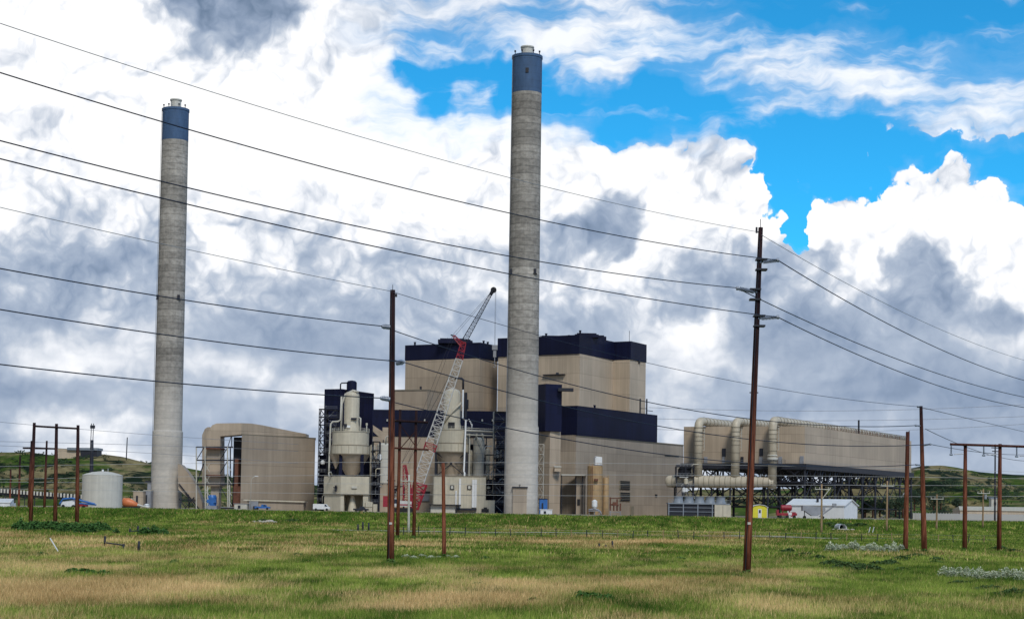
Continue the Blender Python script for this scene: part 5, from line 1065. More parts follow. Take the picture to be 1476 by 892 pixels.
# louvres on front face
for px, py0, py1, w, m_ in ((1004, 642, 658, 2.4, 'steel'), (1017.5, 658, 667, 2.2, 'greysteel'), (1043.7, 646, 658, 2.4, 'steel'), (1043.3, 658, 667, 1.6, 'greysteel'), (1070, 658, 667, 1.8, 'steel'), (1097.5, 646, 657, 2.4, 'steel'), (1097, 658, 668, 2.2, 'greysteel'), (1125, 658, 668, 2.4, 'greysteel'), (1156, 657, 668, 2.6, 'greysteel')):
    v0 = meet(C0, uL, px-w, 660); v1 = meet(C0, uL, px+w, 660); a_, b_ = at2(-.4, v0), at2(-.4, v1); a2, b2_ = at2(.1, v0), at2(.1, v1); Yq = a_[1]
    mb = MB(); mb.prism([a_, b_, b2_, a2], Z_(px, py1, Yq), Z_(px, py0, Yq)); lo = mb.build('louvre', M[m_], t)
# riser ducts and header
def YD(px): q_ = at2(0, meet(C0, uL, min(px, 1140), 660)); return q_[1]-5.0
Yd = YD(1040); s = Yd/2400; rr = 6.1*s
zh = Z_(1040, 694.2, Yd); rh = 8.7*s; ya_, yb_ = YD(964), YD(1116)
rims = MB()
mb = MB(); xa, xb = X_(964, 694, ya_), X_(1116, 694, yb_)
Yx = lambda x: ya_+(yb_-ya_)*(x-xa)/(xb-xa)
mb.path([(x_, Yx(x_), zh) for x_ in [xa-1.0, xa-.7, xa-.2, xa+.5]+[xa+1+k*(xb-xa)/12 for k in range(0, 12)]+[xb]], [rh*.5, rh*.8, rh*.95, rh]+[rh]*8+[rh*.95, rh*.9, rh*.85, rh*.8]+[rh*.75], 28); mb.cur = 1
for k in range(19):
    x = xa+1.5+(xb-xa-3)*k/18; r_ = rh*(1.0 if k < 11 else 1-.2*(k-11)/7)+.08; mb.tube((x-.08, Yx(x-.08), zh), (x+.08, Yx(x+.08), zh), r_, 28)
hd = mb.build('header_duct', M['duct'], t, M['vessel_dark'])
for k in range(6):
    x = xa+2+(xb-xa-4)*k/5; mb = MB(); mb.tube((x, Yx(x), PL-.3), (x, Yx(x), zh-rh*.6), .3, 6); mb.build('duct_support', M['steel'], t)
for ki, (px, ptop, pbot, u_end) in enumerate(((1006.5, 606.6, 694, .94), (1060, 606.9, 694, .94), (1113.5, 605.6, 703, .96))):
    Yd = YD(px); x = X_(px, 660, Yd); zt_ = Z_(px, ptop, Yd); z0 = Z_(px, pbot, Yd); e = V((uR[0], uR[1], 0))
    L = 150*u_end; start = V((x, Yd, zt_)); rtop = rr*1.12
    pts = [V((x, Yd, z0-.3)), V((x, Yd, zt_-2.2))]
    for q_ in range(1, 6):
        a_ = math.pi/2*q_/6; pts.append(V((x, Yd, zt_-2.2))+e*(2.2*(1-math.cos(a_)))+V((0, 0, 2.2*math.sin(a_))))
    pts += [start+e*2.2, start+e*(L*.4), start+e*L]
    mb = MB(); mb.path(pts, [rr]*2+[rr]*6+[rtop, rr*.75] if False else [rr]*(len(pts)-2)+[rr*.98, rr*.8], 24); mb.cur = 1; z = z0+2.0
    while z < zt_-1.8: mb.tube((x, Yd, z-.10), (x, Yd, z+.10), rr+.12, 24); z += 2.6 if z < zt_-9 else 1.5
    n_ = 46
    for k in range(n_):
        c = start+e*(4+(L-4)*k/n_); f = 1-.02*min(1, k/(n_*.4))-.18*max(0, k/n_-.4)/.6; mb.tube(c-e*.09, c+e*.09, rr*f+.13, 20)
    d_ = mb.build('riser_duct', M['duct'], t, M['vessel_dark'])
    mb = MB()
    for dx in (rr+.5,): mb.tube((x+dx, Yd-.8, zt_-10), (x+dx, Yd-.8, zt_-2.5), .09, 5); mb.tube((x+dx, Yd-.2, zt_-10), (x+dx, Yd-.2, zt_-2.5), .09, 5)
    for k in range(7): mb.box(x+rr, x+rr+.6, Yd-.9, Yd-.1, zt_-10+k*1.2, zt_-9.9+k*1.2)
    mb.build('ladder', M['palesteel'], d_)
    if ki == 2:
        mb = MB(); zz = Z_(px, 668, Yd); mb.box(x-3.8, x+3.8, Yd-rr-1.2, Yd+rr+1, zz-.3, zz); 
        for k in range(7): mb.tube((x-3.8+k*7.6/6, Yd-rr-1.2, zz), (x-3.8+k*7.6/6, Yd-rr-1.2, zz+1.3), .08, 4)
        for h in (.65, 1.3): mb.tube((x-3.8, Yd-rr-1.2, zz+h), (x+3.8, Yd-rr-1.2, zz+h), .07, 4)
        mb.build('service_platform', M['steel'], t)
        mb = MB(); mb.lathe((x, Yd), [(rr+.1, zz+1.0), (rr+.45, zz+1.2), (rr+.45, zz+1.9), (rr+.1, zz+2.1)], 20)
        mb.lathe((x, Yd), [(rr+.1, zz+2.5), (rr+.35, zz+2.6), (rr+.35, zz+2.9), (rr+.1, zz+3)], 20); mb.build('expansion_joint', M['offwhite'], t)
# roof edge clutter over the right face and mast
mb = MB()
for k in range(60):
    u = tR*(.18+.72*k/60); p_ = at2(u, .3); mb.tube((p_[0], p_[1], zt), (p_[0]+random.uniform(-.4, .4), p_[1], zt+random.uniform(.6, 1.7)), .08, 4)
a_, b_ = at2(tR*.18, .3), at2(tR*.9, .3); mb.tube((a_[0], a_[1], zt+.9), (b_[0], b_[1], zt+.9), .07, 4); mb.build('roof_railing', M['rust'], t)
mb = MB(); p_ = at2(tR*.62, 6); mb.tube((p_[0], p_[1], zt), (p_[0], p_[1], zt+6), .35, 6); mb.build('roof_post', M['steel'], t)
# dark fan under left end
x0 = X_(978, 675, 575); mb = MB(); mb.lathe((x0+3, 577), [(2.4, Z_(985, 688, 575)), (3.0, Z_(985, 684, 575)), (3.0, Z_(985, 676, 575)), (2.2, Z_(985, 672, 575))], 18); mb.box(x0-.5, x0+13, 574, 580, Z_(985, 671.5, 575), Z_(985, 669.5, 575)); mb.lathe((x0+4, 576), [(.9, Z_(985, 669, 575)), (.9, Z_(985, 662, 575)), (.3, Z_(985, 659, 575))], 12); mb.build('valve_platform', M['steel'], t)
# ---- cooling unit with five fan stacks
Yk = 528; x0 = X_(963, 730, Yk); x1 = X_(1053.5, 730, Yk); zc = Z_(1000, 724.5, Yk); t = thing('cooling_unit', 'grey framed cooling unit with five round fan stacks and a beige end box', 'cooling tower', ((x0+x1)/2, Yk, PL))
xm = X_(1030, 730, Yk); mb = MB(); mb.box(x0+.3, xm, Yk+.5, Yk+6, PL-.2, zc-.4); mb.build('coil_bank', M['steel'], t)
mb = MB(); mb.box(x0, x1-.3, Yk, Yk+6.5, zc-.4, zc)
for k in range(4): xx = x0+(xm-x0)*k/3.2+.1; mb.box(xx, xx+.3, Yk+.1, Yk+.45, PL-.2, zc-.4)
for h in (.35, .65): mb.box(x0, xm, Yk+.15, Yk+.4, PL+(zc-PL)*h-.08, PL+(zc-PL)*h+.08)
mb.build('frame', M['fan'], t)
MB().box(xm+.02, x1, Yk-.2, Yk+6, PL-.2, zc-.5).build('beige_end_box', M['vessel'], t)
mb = MB(); xx = (xm+x1)/2; mb.box(xx-.05, xx+.05, Yk-.26, Yk-.15, PL+.2, zc-.8); mb.build('door_seam', M['vessel_dark'], t)
for k in range(5):
    xx = X_(978+k*15.2, 720, Yk+3); mb = MB(); mb.lathe((xx, Yk+3.2), [(1.75, zc), (1.45, zc+.9), (1.40, zc+1.5), (1.55, zc+2.0), (1.45, zc+2.0), (1.3, zc+1.5)], 20); mb.build('fan_stack', M['fan'], t)
mb = MB()
for k in range(16): xx = x0+(x1-x0)*k/15; mb.tube((xx, Yk, zc), (xx, Yk, zc+1), .05, 4)
for h in (.5, 1.0): mb.tube((x0, Yk, zc+h), (x1, Yk, zc+h), .045, 4)
mb.build('railing', M['fan'], t)
# ---- yard things on the right
Y = 500
def gable(name, label, cat, px0, px1, pyT, pyE, Y, dep, wall, roof, arch=False, dirx=0):
    x0, x1 = X_(px0, 735, Y), X_(px1, 735, Y); z0 = G((x0+x1)/2, Y)-.3; zt = Z_((px0+px1)/2, pyT, Y); ze = Z_(px0, pyE, Y); t = thing(name, label, cat, ((x0+x1)/2, Y, z0)); c = (x0+x1)/2; w = (x1-x0)/2
    pr = [(-1, 0), (-.62, .72), (0, 1), (.62, .72), (1, 0)] if arch else [(-1, 0), (0, 1), (1, 0)]
    poly = [(x0, z0), (x1, z0)]+[(c+a_*w, ze+b_*(zt-ze)) for a_, b_ in pr[::-1]]
    n_ = len(poly); vs = [(a_+0, Y, b_) for a_, b_ in poly]+[(a_+dirx, Y+dep, b_) for a_, b_ in poly]
    mb = MB(); mb.add(vs, [(i, (i+1) % n_, (i+1) % n_+n_, i+n_) for i in range(n_)]+[tuple(range(n_))[::-1], tuple(range(n_, 2*n_))]); mb.build('wall', wall, t)
    mb = MB(); rp = [(c+a_*(w+.25), ze+b_*(zt-ze)+.06) for a_, b_ in pr]; rp2 = [(a_, b_+.14) for a_, b_ in rp][::-1]; pl = rp+rp2; n_ = len(pl); k = len(rp)
    vs = [(a_, Y-.3, b_) for a_, b_ in pl]+[(a_+dirx, Y+dep+.3, b_) for a_, b_ in pl]; fs = [(i, (i+1) % n_, (i+1) % n_+n_, i+n_) for i in range(n_)]
    fs += [(i, i+1, n_-2-i, n_-1-i) for i in range(k-1)]+[(i+n_, i+1+n_, n_-2-i+n_, n_-1-i+n_) for i in range(k-1)]; mb.add(vs, fs); mb.build('roof', roof, t)
    return t, x0, x1, z0, zt, ze
t, x0, x1, z0, zt, ze = gable('garden_shed', 'small yellow shed with white door and pale trim near the cooling unit', 'shed', 1084.5, 1106, 727.5, 731.5, Y, 4, M['yellow'], M['white'], True)
c = (x0+x1)/2; MB().box(c-.55, c+.5, Y-.12, Y+.05, z0, z0+2.9).build('door', M['white'], t)
MB().box(c-.3, c+.25, Y-.18, Y-.1, z0+1.7, z0+2.6).build('door_window', M['glass'], t)
MB().box(x0-.06, x0+.12, Y-.1, Y+.1, z0, ze).build('corner_trim', M['white'], t); MB().box(x1-.12, x1+.06, Y-.1, Y+.1, z0, ze).build('corner_trim', M['white'], t)
# white arch-roofed shed: long side toward the camera
xa, xc, xe = X_(1135, 735, 486), X_(1217, 735, 478), X_(1239, 735, 486); ya, yc, ye = 486.0, 478.0, 489.0
t = thing('storage_shed', 'long white shed with white gabled roof beside the red trailer', 'shed', (xc, yc, PL)); z0 = G(xc, yc)-.4
ze = Z_(1217, 728.5, yc); zr = Z_(1217, 720.3, yc)
A_, C_, E_ = V((xa, ya)), V((xc, yc)), V((xe, ye)); W_ = E_-C_; Bk = A_+W_
mid = C_+W_*.5; mid2 = A_+W_*.5
MB().prism([tuple(A_), tuple(C_), tuple(E_), tuple(Bk)], z0, ze).build('wall', M['white'], t)
mb = MB(); mb.add([(*C_, ze), (*E_, ze), (*mid, zr)], [(0, 1, 2)]); mb.add([(*A_, ze), (*Bk, ze), (*mid2, zr)], [(0, 1, 2)]); mb.build('gable', M['white'], t)
L_ = (C_-A_).normalized()*.4; Wn = W_.normalized()*.35; mb = MB()
def rs(p, q_, m_, n_):
    mb.add([(*(p), ze-.1), (*(q_), ze-.1), (*m_, zr+.08), (*n_, zr+.08), (*(p), ze+.12), (*(q_), ze+.12), (*m_, zr+.3), (*n_, zr+.3)], [(0, 1, 2, 3), (4, 5, 6, 7), (0, 1, 5, 4), (1, 2, 6, 5), (2, 3, 7, 6), (3, 0, 4, 7)])
rs(A_-L_-Wn, C_+L_-Wn, mid+L_, mid2-L_); rs(E_+L_+Wn, Bk-L_+Wn, mid2-L_, mid+L_); mb.build('roof', M['white'], t)
mb = MB(); p_ = A_.lerp(C_, .48)+W_*.22; mb.tube((p_.x, p_.y, ze+1), (p_.x, p_.y, ze+2.3), .35, 8); mb.build('roof_vent', M['steel'], t)
# red tank on trailer
x = X_(1133, 740, 478); z0 = G(x, 478); t = thing('tank_trailer', 'red trailer carrying a red cylinder tank between the yellow shed and the white shed', 'trailer', (x, 478, z0))
mb = MB(); mb.tube((x-1.3, 478, z0+3.0), (x+1.4, 478, z0+3.0), .85, 18); mb.tube((x-1.5, 478, z0+3.0), (x-1.3, 478, z0+3.0), .6, 18, .85); mb.tube((x+1.4, 478, z0+3.0), (x+1.6, 478, z0+3.0), .85, 18, .6); mb.build('tank', M['red'], t)
mb = MB(); mb.box(x-2.8, x+3.0, 477, 479, z0+.8, z0+1.5); mb.box(x+1.2, x+2.6, 476.9, 477.3, z0+.5, z0+1.8); mb.box(x-2.8, x-2.2, 477, 479, z0+1.5, z0+2.4)
for k in (-1, 1): mb.box(x+k-.1, x+k+.1, 477.4, 478.6, z0+1.5, z0+2.4)
mb.build('chassis', M['red'], t)
mb = MB(); mb.box(x+.5, x+1.5, 476.85, 477.0, z0+.9, z0+1.7); mb.build('label_plate', M['white'], t)
for k in (-1.8, .2, 2.2): mb = MB(); mb.tube((x+k, 476.8, z0+.45), (x+k, 477.3, z0+.45), .45, 14); mb.build('wheel', M['rubber'], t)
# grain hopper trailer
x = X_(1172, 742, 472); z0 = G(x, 472); t = thing('hopper_trailer', 'grey hopper trailer with a slanted conveyor in front of the white shed', 'trailer', (x, 472, z0))
mb = MB(); pr = [(-3.2, 3.7), (3.2, 3.3), (3.2, 2.2), (.9, .8), (-.5, .8), (-2.6, 2.2), (-3.2, 2.2)]; vs = [(x+a_, 470.5, z0+b_) for a_, b_ in pr]+[(x+a_, 473, z0+b_) for a_, b_ in pr]; n_ = len(pr)
mb.add(vs, [(i, (i+1) % n_, (i+1) % n_+n_, i+n_) for i in range(n_)]+[tuple(range(n_))[::-1], tuple(range(n_, 2*n_))]); mb.build('hopper', M['greysteel'], t)
mb = MB(); mb.tube((x+1.5, 470.6, z0+.6), (x+6.3, 470.6, z0+4.2), .22, 8); mb.box(x+5.2, x+6.2, 470.2, 471, z0+3.6, z0+4.4); mb.build('conveyor_arm', M['greysteel'], t)
for k in (-2.7, 2.4): mb = MB(); mb.tube((x+k, 470.2, z0+.4), (x+k, 470.7, z0+.4), .45, 14); mb.tube((x+k, 470.6, z0+.4), (x+k, 470.6, z0+2.3), .12, 6); mb.build('wheel', M['rubber'], t)
# culvert
g_ = ground(1216, 765, 340); t = thing('culvert', 'white rimmed culvert pipe with pale stone apron in the grassy bank', 'culvert', tuple(g_))
mb = MB(); n_ = 18; x, y, z = g_.x, g_.y, g_.z; vs = []
for yy in (y+.6, y+5):
    for rad in (.75, .62):
        vs += [(x+rad*math.cos(2*math.pi*k/n_), yy-(.6*math.sin(2*math.pi*k/n_) < 0)*.0-.5*math.sin(2*math.pi*k/n_)*-1*(yy < y+2), z+.55+rad*math.sin(2*math.pi*k/n_)) for k in range(n_)]
fs = [(k, (k+1) % n_, n_+(k+1) % n_, n_+k) for k in range(n_)]+[(k, (k+1) % n_, 2*n_+(k+1) % n_, 2*n_+k) for k in range(n_)]+[(n_+k, n_+(k+1) % n_, 3*n_+(k+1) % n_, 3*n_+k) for k in range(n_)]
mb.add(vs, fs, True); mb.build('pipe', M['white'], t)
mb = MB(); mb.tube((x, y+4.8, z+.55), (x, y+4.9, z+.55), .7, 14); mb.build('dark_bore', M['black'], t)
for k in range(26):
    a_ = random.uniform(-2.1, 1.9); q_ = random.uniform(-1.3, .5); s_ = random.uniform(.2, .42); mb = MB(); c = V((x+a_, y+q_, z+.22)); vs = []
    for i in range(3):
        for j in range(6): rr_ = s_*(1, .9, .35)[i]*random.uniform(.8, 1.2); vs.append((c.x+rr_*math.cos(j*1.047), c.y+rr_*math.sin(j*1.047)*.8, c.z+(0, .5, .8)[i]*s_*.7))
    mb.add(vs, [(i*6+j, i*6+(j+1) % 6, (i+1)*6+(j+1) % 6, (i+1)*6+j) for i in range(2) for j in range(6)]+[(12, 13, 14, 15, 16, 17)]); o_ = mb.build('apron_stone', M['gravel'], t)
# two small white marker posts right of it, and the stone heap in the left bank
for k, px in enumerate((1251.5, 1257)):
    g_ = ground(px, 768); mb = MB(); mb.tube(g_-V((0, 0, .2)), g_+V((.35, 0, 1.1)), .07, 6); mb.build('marker_post', M['white'])
    o_ = bpy.data.objects[-1] if False else COL.objects[-1]; tag(recenter(o_), 'short leaning white marker post right of the culvert, %s of two' % ('left', 'right')[k], 'marker post', 'white marker posts by the culvert')
g_ = ground(381, 753, 335); mb = MB()
for k in range(34):
    c = g_+V((random.uniform(-2.2, 2.0), random.uniform(-1.2, 1.2), 0)); s_ = random.uniform(.2, .5)*(1.5 if abs(c.x-g_.x-1) < .7 else 1); vs = []
    for i in range(3):
        for j in range(6): rr_ = s_*(1, .9, .35)[i]*random.uniform(.8, 1.2); vs.append((c.x+rr_*math.cos(j*1.047), c.y+rr_*math.sin(j*1.047), G(c.x, c.y)-.05+(0, .5, .9)[i]*s_))
    mb.add(vs, [(i*6+j, i*6+(j+1) % 6, (i+1)*6+(j+1) % 6, (i+1)*6+j) for i in range(2) for j in range(6)]+[(12, 13, 14, 15, 16, 17)])
tag(recenter(mb.build('rubble_heap', M['gravel'])), 'small heap of pale rubble in the green bank below the long low shed', 'rubble', kind='stuff')
# small yard pieces
def small(name, label, cat, px0, px1, py0, Y, mat, trim=None, dep=2.5, slope=0):
    x0, x1 = X_(px0, 735, Y), X_(px1, 735, Y); z0 = G((x0+x1)/2, Y)-.1; zt = Z_(px0, py0, Y); t = thing(name, label, cat, ((x0+x1)/2, Y, z0)); b_ = min(.25, (x1-x0)*.08)
    mb = MB(); mb.prism([(x0+b_, Y), (x1-b_, Y), (x1, Y+b_), (x1, Y+dep), (x0, Y+dep), (x0, Y+b_)], z0, [zt-slope, zt-slope, zt-slope, zt, zt, zt-slope]); mb.build('body', M[mat], t)
    mb = MB(); mb.prism([(x0-.15, Y-.15), (x1+.15, Y-.15), (x1+.15, Y+dep+.1), (x0-.15, Y+dep+.1)], [zt-slope+.01, zt-slope+.01, zt+.01, zt+.01], [zt-slope+.2, zt-slope+.2, zt+.2, zt+.2]); mb.build('lid', M[trim or mat], t)
    mb = MB(); w = (x1-x0); mb.box(x0+w*.3, x0+w*.5, Y-.08, Y+.05, z0+.3, z0+(zt-slope-z0)*.75); mb.build('door', M['steel'], t); return t
small('utility_building', 'small tan service block between the pale round tank and the left smokestack', 'building', 191, 206, 708, 600, 'tan', 'vessel', 5)
small('utility_building', 'narrow grey service block right beside the left smokestack', 'building', 206.5, 217, 706.5, 604, 'greysteel', 'vessel', 5)
cyl(207, 216, 725.5, 737, 585, 'white_drum', 'small white drum tank at the foot of the left smokestack', 'white', False)
small('white_container', 'white box container at the foot of the tall smokestack, right side', 'container', 778.5, 796, 734.5, 520, 'white', 'white', 2)
small('equipment_skid', 'blue equipment box behind the white container by the tall smokestack', 'equipment', 777, 789, 719, 545, 'blue', 'steel', 3)
small('utility_building', 'low pale block with small dark windows in front of the duct frame', 'building', 337, 356, 726, 586, 'palesteel', 'greysteel', 4)
small('utility_building', 'dark low block at the foot of the duct frame', 'building', 318, 337, 731, 590, 'steel', 'greysteel', 4)
# white pickup-like vehicles
def vehicle(px, Y, L, label, mat, van=False, cat='truck'):
    x = X_(px, 738, Y); z = G(x, Y); t = thing('parked_van' if van else 'parked_truck', label, cat, (x, Y, z)); h = L/5.2
    if van: pr = [(-2.6, .5), (2.6, .5), (2.6, 1.1), (2.1, 1.3), (1.5, 2.1), (-2.5, 2.15), (-2.6, 1.9)]
    else: pr = [(-2.7, .5), (2.6, .5), (2.65, 1.0), (1.5, 1.12), (.95, 1.8), (-.3, 1.85), (-.55, 1.15), (-2.7, 1.12)]
    def ex(pr, y0, y1, mat, name, par):
        n_ = len(pr); vs = [(x+a_*h, y0, z+b_*h) for a_, b_ in pr]+[(x+a_*h, y1, z+b_*h) for a_, b_ in pr]; mb = MB(); mb.add(vs, [(i, (i+1) % n_, (i+1) % n_+n_, i+n_) for i in range(n_)]+[tuple(range(n_))[::-1], tuple(range(n_, 2*n_))]); return mb.build(name, mat, par)
    ex(pr, Y, Y+1.9*h, M[mat], 'body', t)
    ex([(.35, 1.2), (1.35, 1.2), (.95, 1.7), (.35, 1.7)] if not van else [(1.0, 1.35), (1.9, 1.35), (1.4, 1.95), (1.0, 1.95)], Y-.03, Y+.3, M['glass'], 'side_window', t)
    for k in (-1.7, 1.7): mb = MB(); mb.tube((x+k*h, Y-.08, z+.4*h), (x+k*h, Y+.25, z+.4*h), .4*h, 16); mb.build('wheel', M['rubber'], t)
vehicle(463, 555, 5.6, 'white van parked left of the beige base house', 'white', True, 'van')
vehicle(378, 560, 5.0, 'blue pickup truck in front of the long low shed', 'blue')
vehicle(520, 556, 5.0, 'dark teal pickup parked by the open bay of the base house', 'steel')
# street lamp in front of the box building
x = X_(361, 738, 570); t = thing('street_lamp', 'tall thin lamp post with a curved arm in front of the plain box building', 'street lamp', (x, 570, PL)); zt = Z_(361, 686, 570)
MB().path([(x, 570, PL), (x, 570, zt-1.5), (x+.3, 570, zt-.6), (x+1.4, 570, zt)], .10, 6).build('post', M['palesteel'], t); mb = MB(); mb.box(x+1.2, x+2.4, 569.8, 570.2, zt-.1, zt+.22); mb.build('lamp_head', M['white'], t)
# ---- left yard
x = X_(146.5, 737, 470); s = 470/2400; r = 28.4*s; zt = Z_(146.5, 685, 470); zd = Z_(146.5, 679, 470); t = thing('storage_tank', 'big pale round tank with a low domed roof left of the left smokestack', 'tank', (x, 470, PL))
mb = MB(); mb.lathe((x, 470), [(r, PL-.3), (r, zt)], 56); mb.build('tank_shell', M['offwhite'], t)
mb = MB(); mb.lathe((x, 470), [(r+.05, zt-.05), (r+.05, zt+.1), (r*.8, zt+(zd-zt)*.45), (r*.5, zt+(zd-zt)*.8), (r*.2, zt+(zd-zt)*.97), (.05, zd)], 56); mb.build('domed_roof', M['offwhite'], t)
mb = MB(); mb.tube((x, 470, zd-.1), (x, 470, zd+.5), .3, 8); mb.tube((x+1.5, 470, zd-.2), (x+1.5, 470, zd+.8), .06, 5); mb.build('roof_vent', M['white'], t)
x = X_(182, 730, 480); z = PL; t = thing('concrete_mixer', 'orange drum machine with a white boom between the pale tank and the smokestack', 'machine', (x, 480, z))
mb = MB(); mb.path([(x-1.2, 480, z+1.7), (x-.8, 480, z+1.8), (x+.6, 480, z+1.7), (x+2.4, 480, z+1.25), (x+3.2, 480, z+1.1)], [.7, 1.2, 1.35, .8, .5], 18); mb.build('drum', M['orange'], t)
mb = MB(); mb.tube((x+3, 480, z+1.1), (x+6.5, 480, z+.3), .35, 8, .2); mb.build('boom', M['offwhite'], t); mb = MB(); mb.box(x-1.6, x+4, 479.4, 480.6, z+.1, z+.6); mb.build('chassis', M['steel'], t)
x = X_(100, 735, 440); t = thing('boom_lift', 'blue and white folded boom machine left of the pale round tank', 'machine', (x, 440, z))
mb = MB(); mb.prism([(x-2, 439), (x+1.6, 439), (x+1.6, 441), (x-2, 441)], z+.4, [z+1.6, z+2.2, z+2.2, z+1.6]); mb.build('body', M['white'], t)
mb = MB(); mb.tube((x-1.5, 438.7, z+2.3), (x+1.2, 438.7, z+2.6), .25, 6); mb.tube((x+1.2, 438.7, z+2.5), (x+7.0, 438.7, z+1.1), .28, 6); mb.tube((x+2, 438.9, z+1.3), (x+7.4, 438.7, z+.9), .2, 6); mb.tube((x-1.5, 438.7, z+2.3), (x-2.3, 438.7, z+1), .2, 6); mb.build('boom', M['blue'], t)
for k in (-1.4, 1.3): mb = MB(); mb.tube((x+k, 438.8, z+.4), (x+k, 439.3, z+.4), .45, 14); mb.build('wheel', M['rubber'], t)
x = X_(118, 735, 442); t = thing('small_trailer', 'small red low trailer under the blue boom, left of the pale round tank', 'trailer', (x, 442, z)); mb = MB(); mb.box(x-1.4, x+1.4, 441, 443, z+.4, z+1.2); mb.box(x-1.4, x-1.2, 441, 443, z+1.2, z+1.6); mb.build('bed', M['red'], t)
for k in (-.7, .7): mb = MB(); mb.tube((x+k, 440.8, z+.35), (x+k, 441.2, z+.35), .38, 14); mb.build('wheel', M['rubber'], t)
x0 = X_(-14, 735, 420); x1 = X_(14, 735, 420); t = thing('storage_shed', 'small white shed cut by the left edge of the picture', 'shed', ((x0+x1)/2, 420, PL)); z0 = PL-.3; zt = Z_(0, 718, 420)
MB().box(x0, x1, 420, 425, z0, zt-1.1).build('wall', M['white'], t); mb = MB(); mb.prism([(x0-.2, 419.8), (x1+.2, 419.8), (x1-.6, 425.2), (x0-.2, 425.2)], [zt-1.1]*4, [zt-.95, zt-.95, zt, zt]); mb.build('roof', M['white'], t)
# long dark conveyor line with pale supports on the hillside
p0, p1 = P(-60, 703, 700), P(196, 722, 640); t = thing('conveyor_line', 'long dark low conveyor line dotted with pale supports crossing the left hillside', 'conveyor', (p0.x, p0.y, p0.z-3)); mb = MB(); mb.tube(p0, p1, .8, 4); mb.tube(p0-V((0, 0, 1.1)), p1-V((0, 0, 1.1)), .5, 4); mb.build('belt_housing', M['steel'], t)
mb = MB()
for k in range(54): c = p0.lerp(p1, k/53); mb.box(c.x-.35, c.x+.35, c.y-1.3, c.y-1, c.z-.6, c.z+1.0)
mb.build('support_plates', M['offwhite'], t)['kind'] = 'stuff'
mb = MB()
for k in range(0, 54, 3): c = p0.lerp(p1, k/53); mb.tube((c.x, c.y, c.z-6), c, .2, 4)
mb.build('trestles', M['steel'], t)
# building on the hill crest
Yh = 1060; x0, x1 = X_(84, 655, Yh), X_(141, 655, Yh); zt = Z_(110, 645, Yh); t = thing('hilltop_building', 'low pale building with a blue roof on the crest of the left hill', 'building', ((x0+x1)/2, Yh, zt-6)); MB().box(x0, X_(117, 655, Yh), Yh-1, Yh+10, zt-7, zt-.7).build('wall', M['tan_light'], t); MB().box(X_(117, 655, Yh)+.02, x1, Yh-2, Yh+10, zt-8, zt-1.1).build('end_wall', M['steel'], t)
MB().box(X_(98, 650, Yh), x1+.5, Yh-2.6, Yh+11, zt-1.6, zt).build('roof', M['fan'], t)
# right yard: long beige building, pale fence
x0, x1 = X_(1384, 735, 700), X_(1500, 735, 700); zt = Z_(1400, 730, 700); z0 = PL-.5; t = thing('quonset_building', 'long low cream building cut by the right edge of the picture', 'building', ((x0+x1)/2, 700, PL)); MB().box(x0, x1, 700, 712, z0, zt-1.6).build('wall', M['tan_light'], t)
mb = MB(); mb.prism([(x0-.3, 699.6), (x1, 699.6), (x1, 706), (x0+1, 706)], [zt-1.6]*4, [zt-1.4, zt-1.4, zt+.2, zt+.2]); mb.prism([(x0+1, 706), (x1, 706), (x1, 712.4), (x0-.3, 712.4)], [zt-1.6]*4, [zt+.2, zt+.2, zt-1.4, zt-1.4]); mb.build('roof', M['vessel'], t)
x0, x1 = X_(1429, 722, 800), X_(1441, 722, 800); zt = Z_(1435, 718, 800); t = thing('hillside_hut', 'small pale grey hut on the right hillside above the long cream building', 'hut', ((x0+x1)/2, 800, zt-4)); MB().box(x0, x1, 800, 804, zt-4.2, zt).build('wall', M['palesteel'], t); MB().box(x0+1.2, x0+2.3, 799.8, 800.2, zt-3.2, zt-1.8).build('window', M['black'], t); MB().prism([(x0-.3, 799.6), (x1+.3, 799.6), (x1+.3, 804.4), (x0-.3, 804.4)], zt+.01, [zt+.1, zt+.1, zt+.5, zt+.5]).build('roof', M['greysteel'], t)
t = thing('chain_link_fence', 'pale see-through yard fence running along the right edge of the plant', 'fence', (X_(1400, 742, 620), 620, PL)); mb = MB(); m2 = MB(); xs = [X_(1316+k*4, 742, 620-k*.8) for k in range(60)]
for k, x in enumerate(xs): mb.tube((x, 620-k*.8, PL-.3), (x, 620-k*.8, PL+2.6), .10, 5)
m2.prism([(xs[0], 620.1), (xs[-1], 620-59*.8+.1), (xs[-1], 620-59*.8+.16), (xs[0], 620.16)], PL, PL+2.3)
mb.build('posts', M['palesteel'], t)['kind'] = 'stuff'
mm, nt2, b2_ = nmat('wire_mesh'); b2_.inputs['Base Color'].default_value = (.78, .79, .78, 1); b2_.inputs['Alpha'].default_value = .7; m2.build('mesh_panel', mm, t)
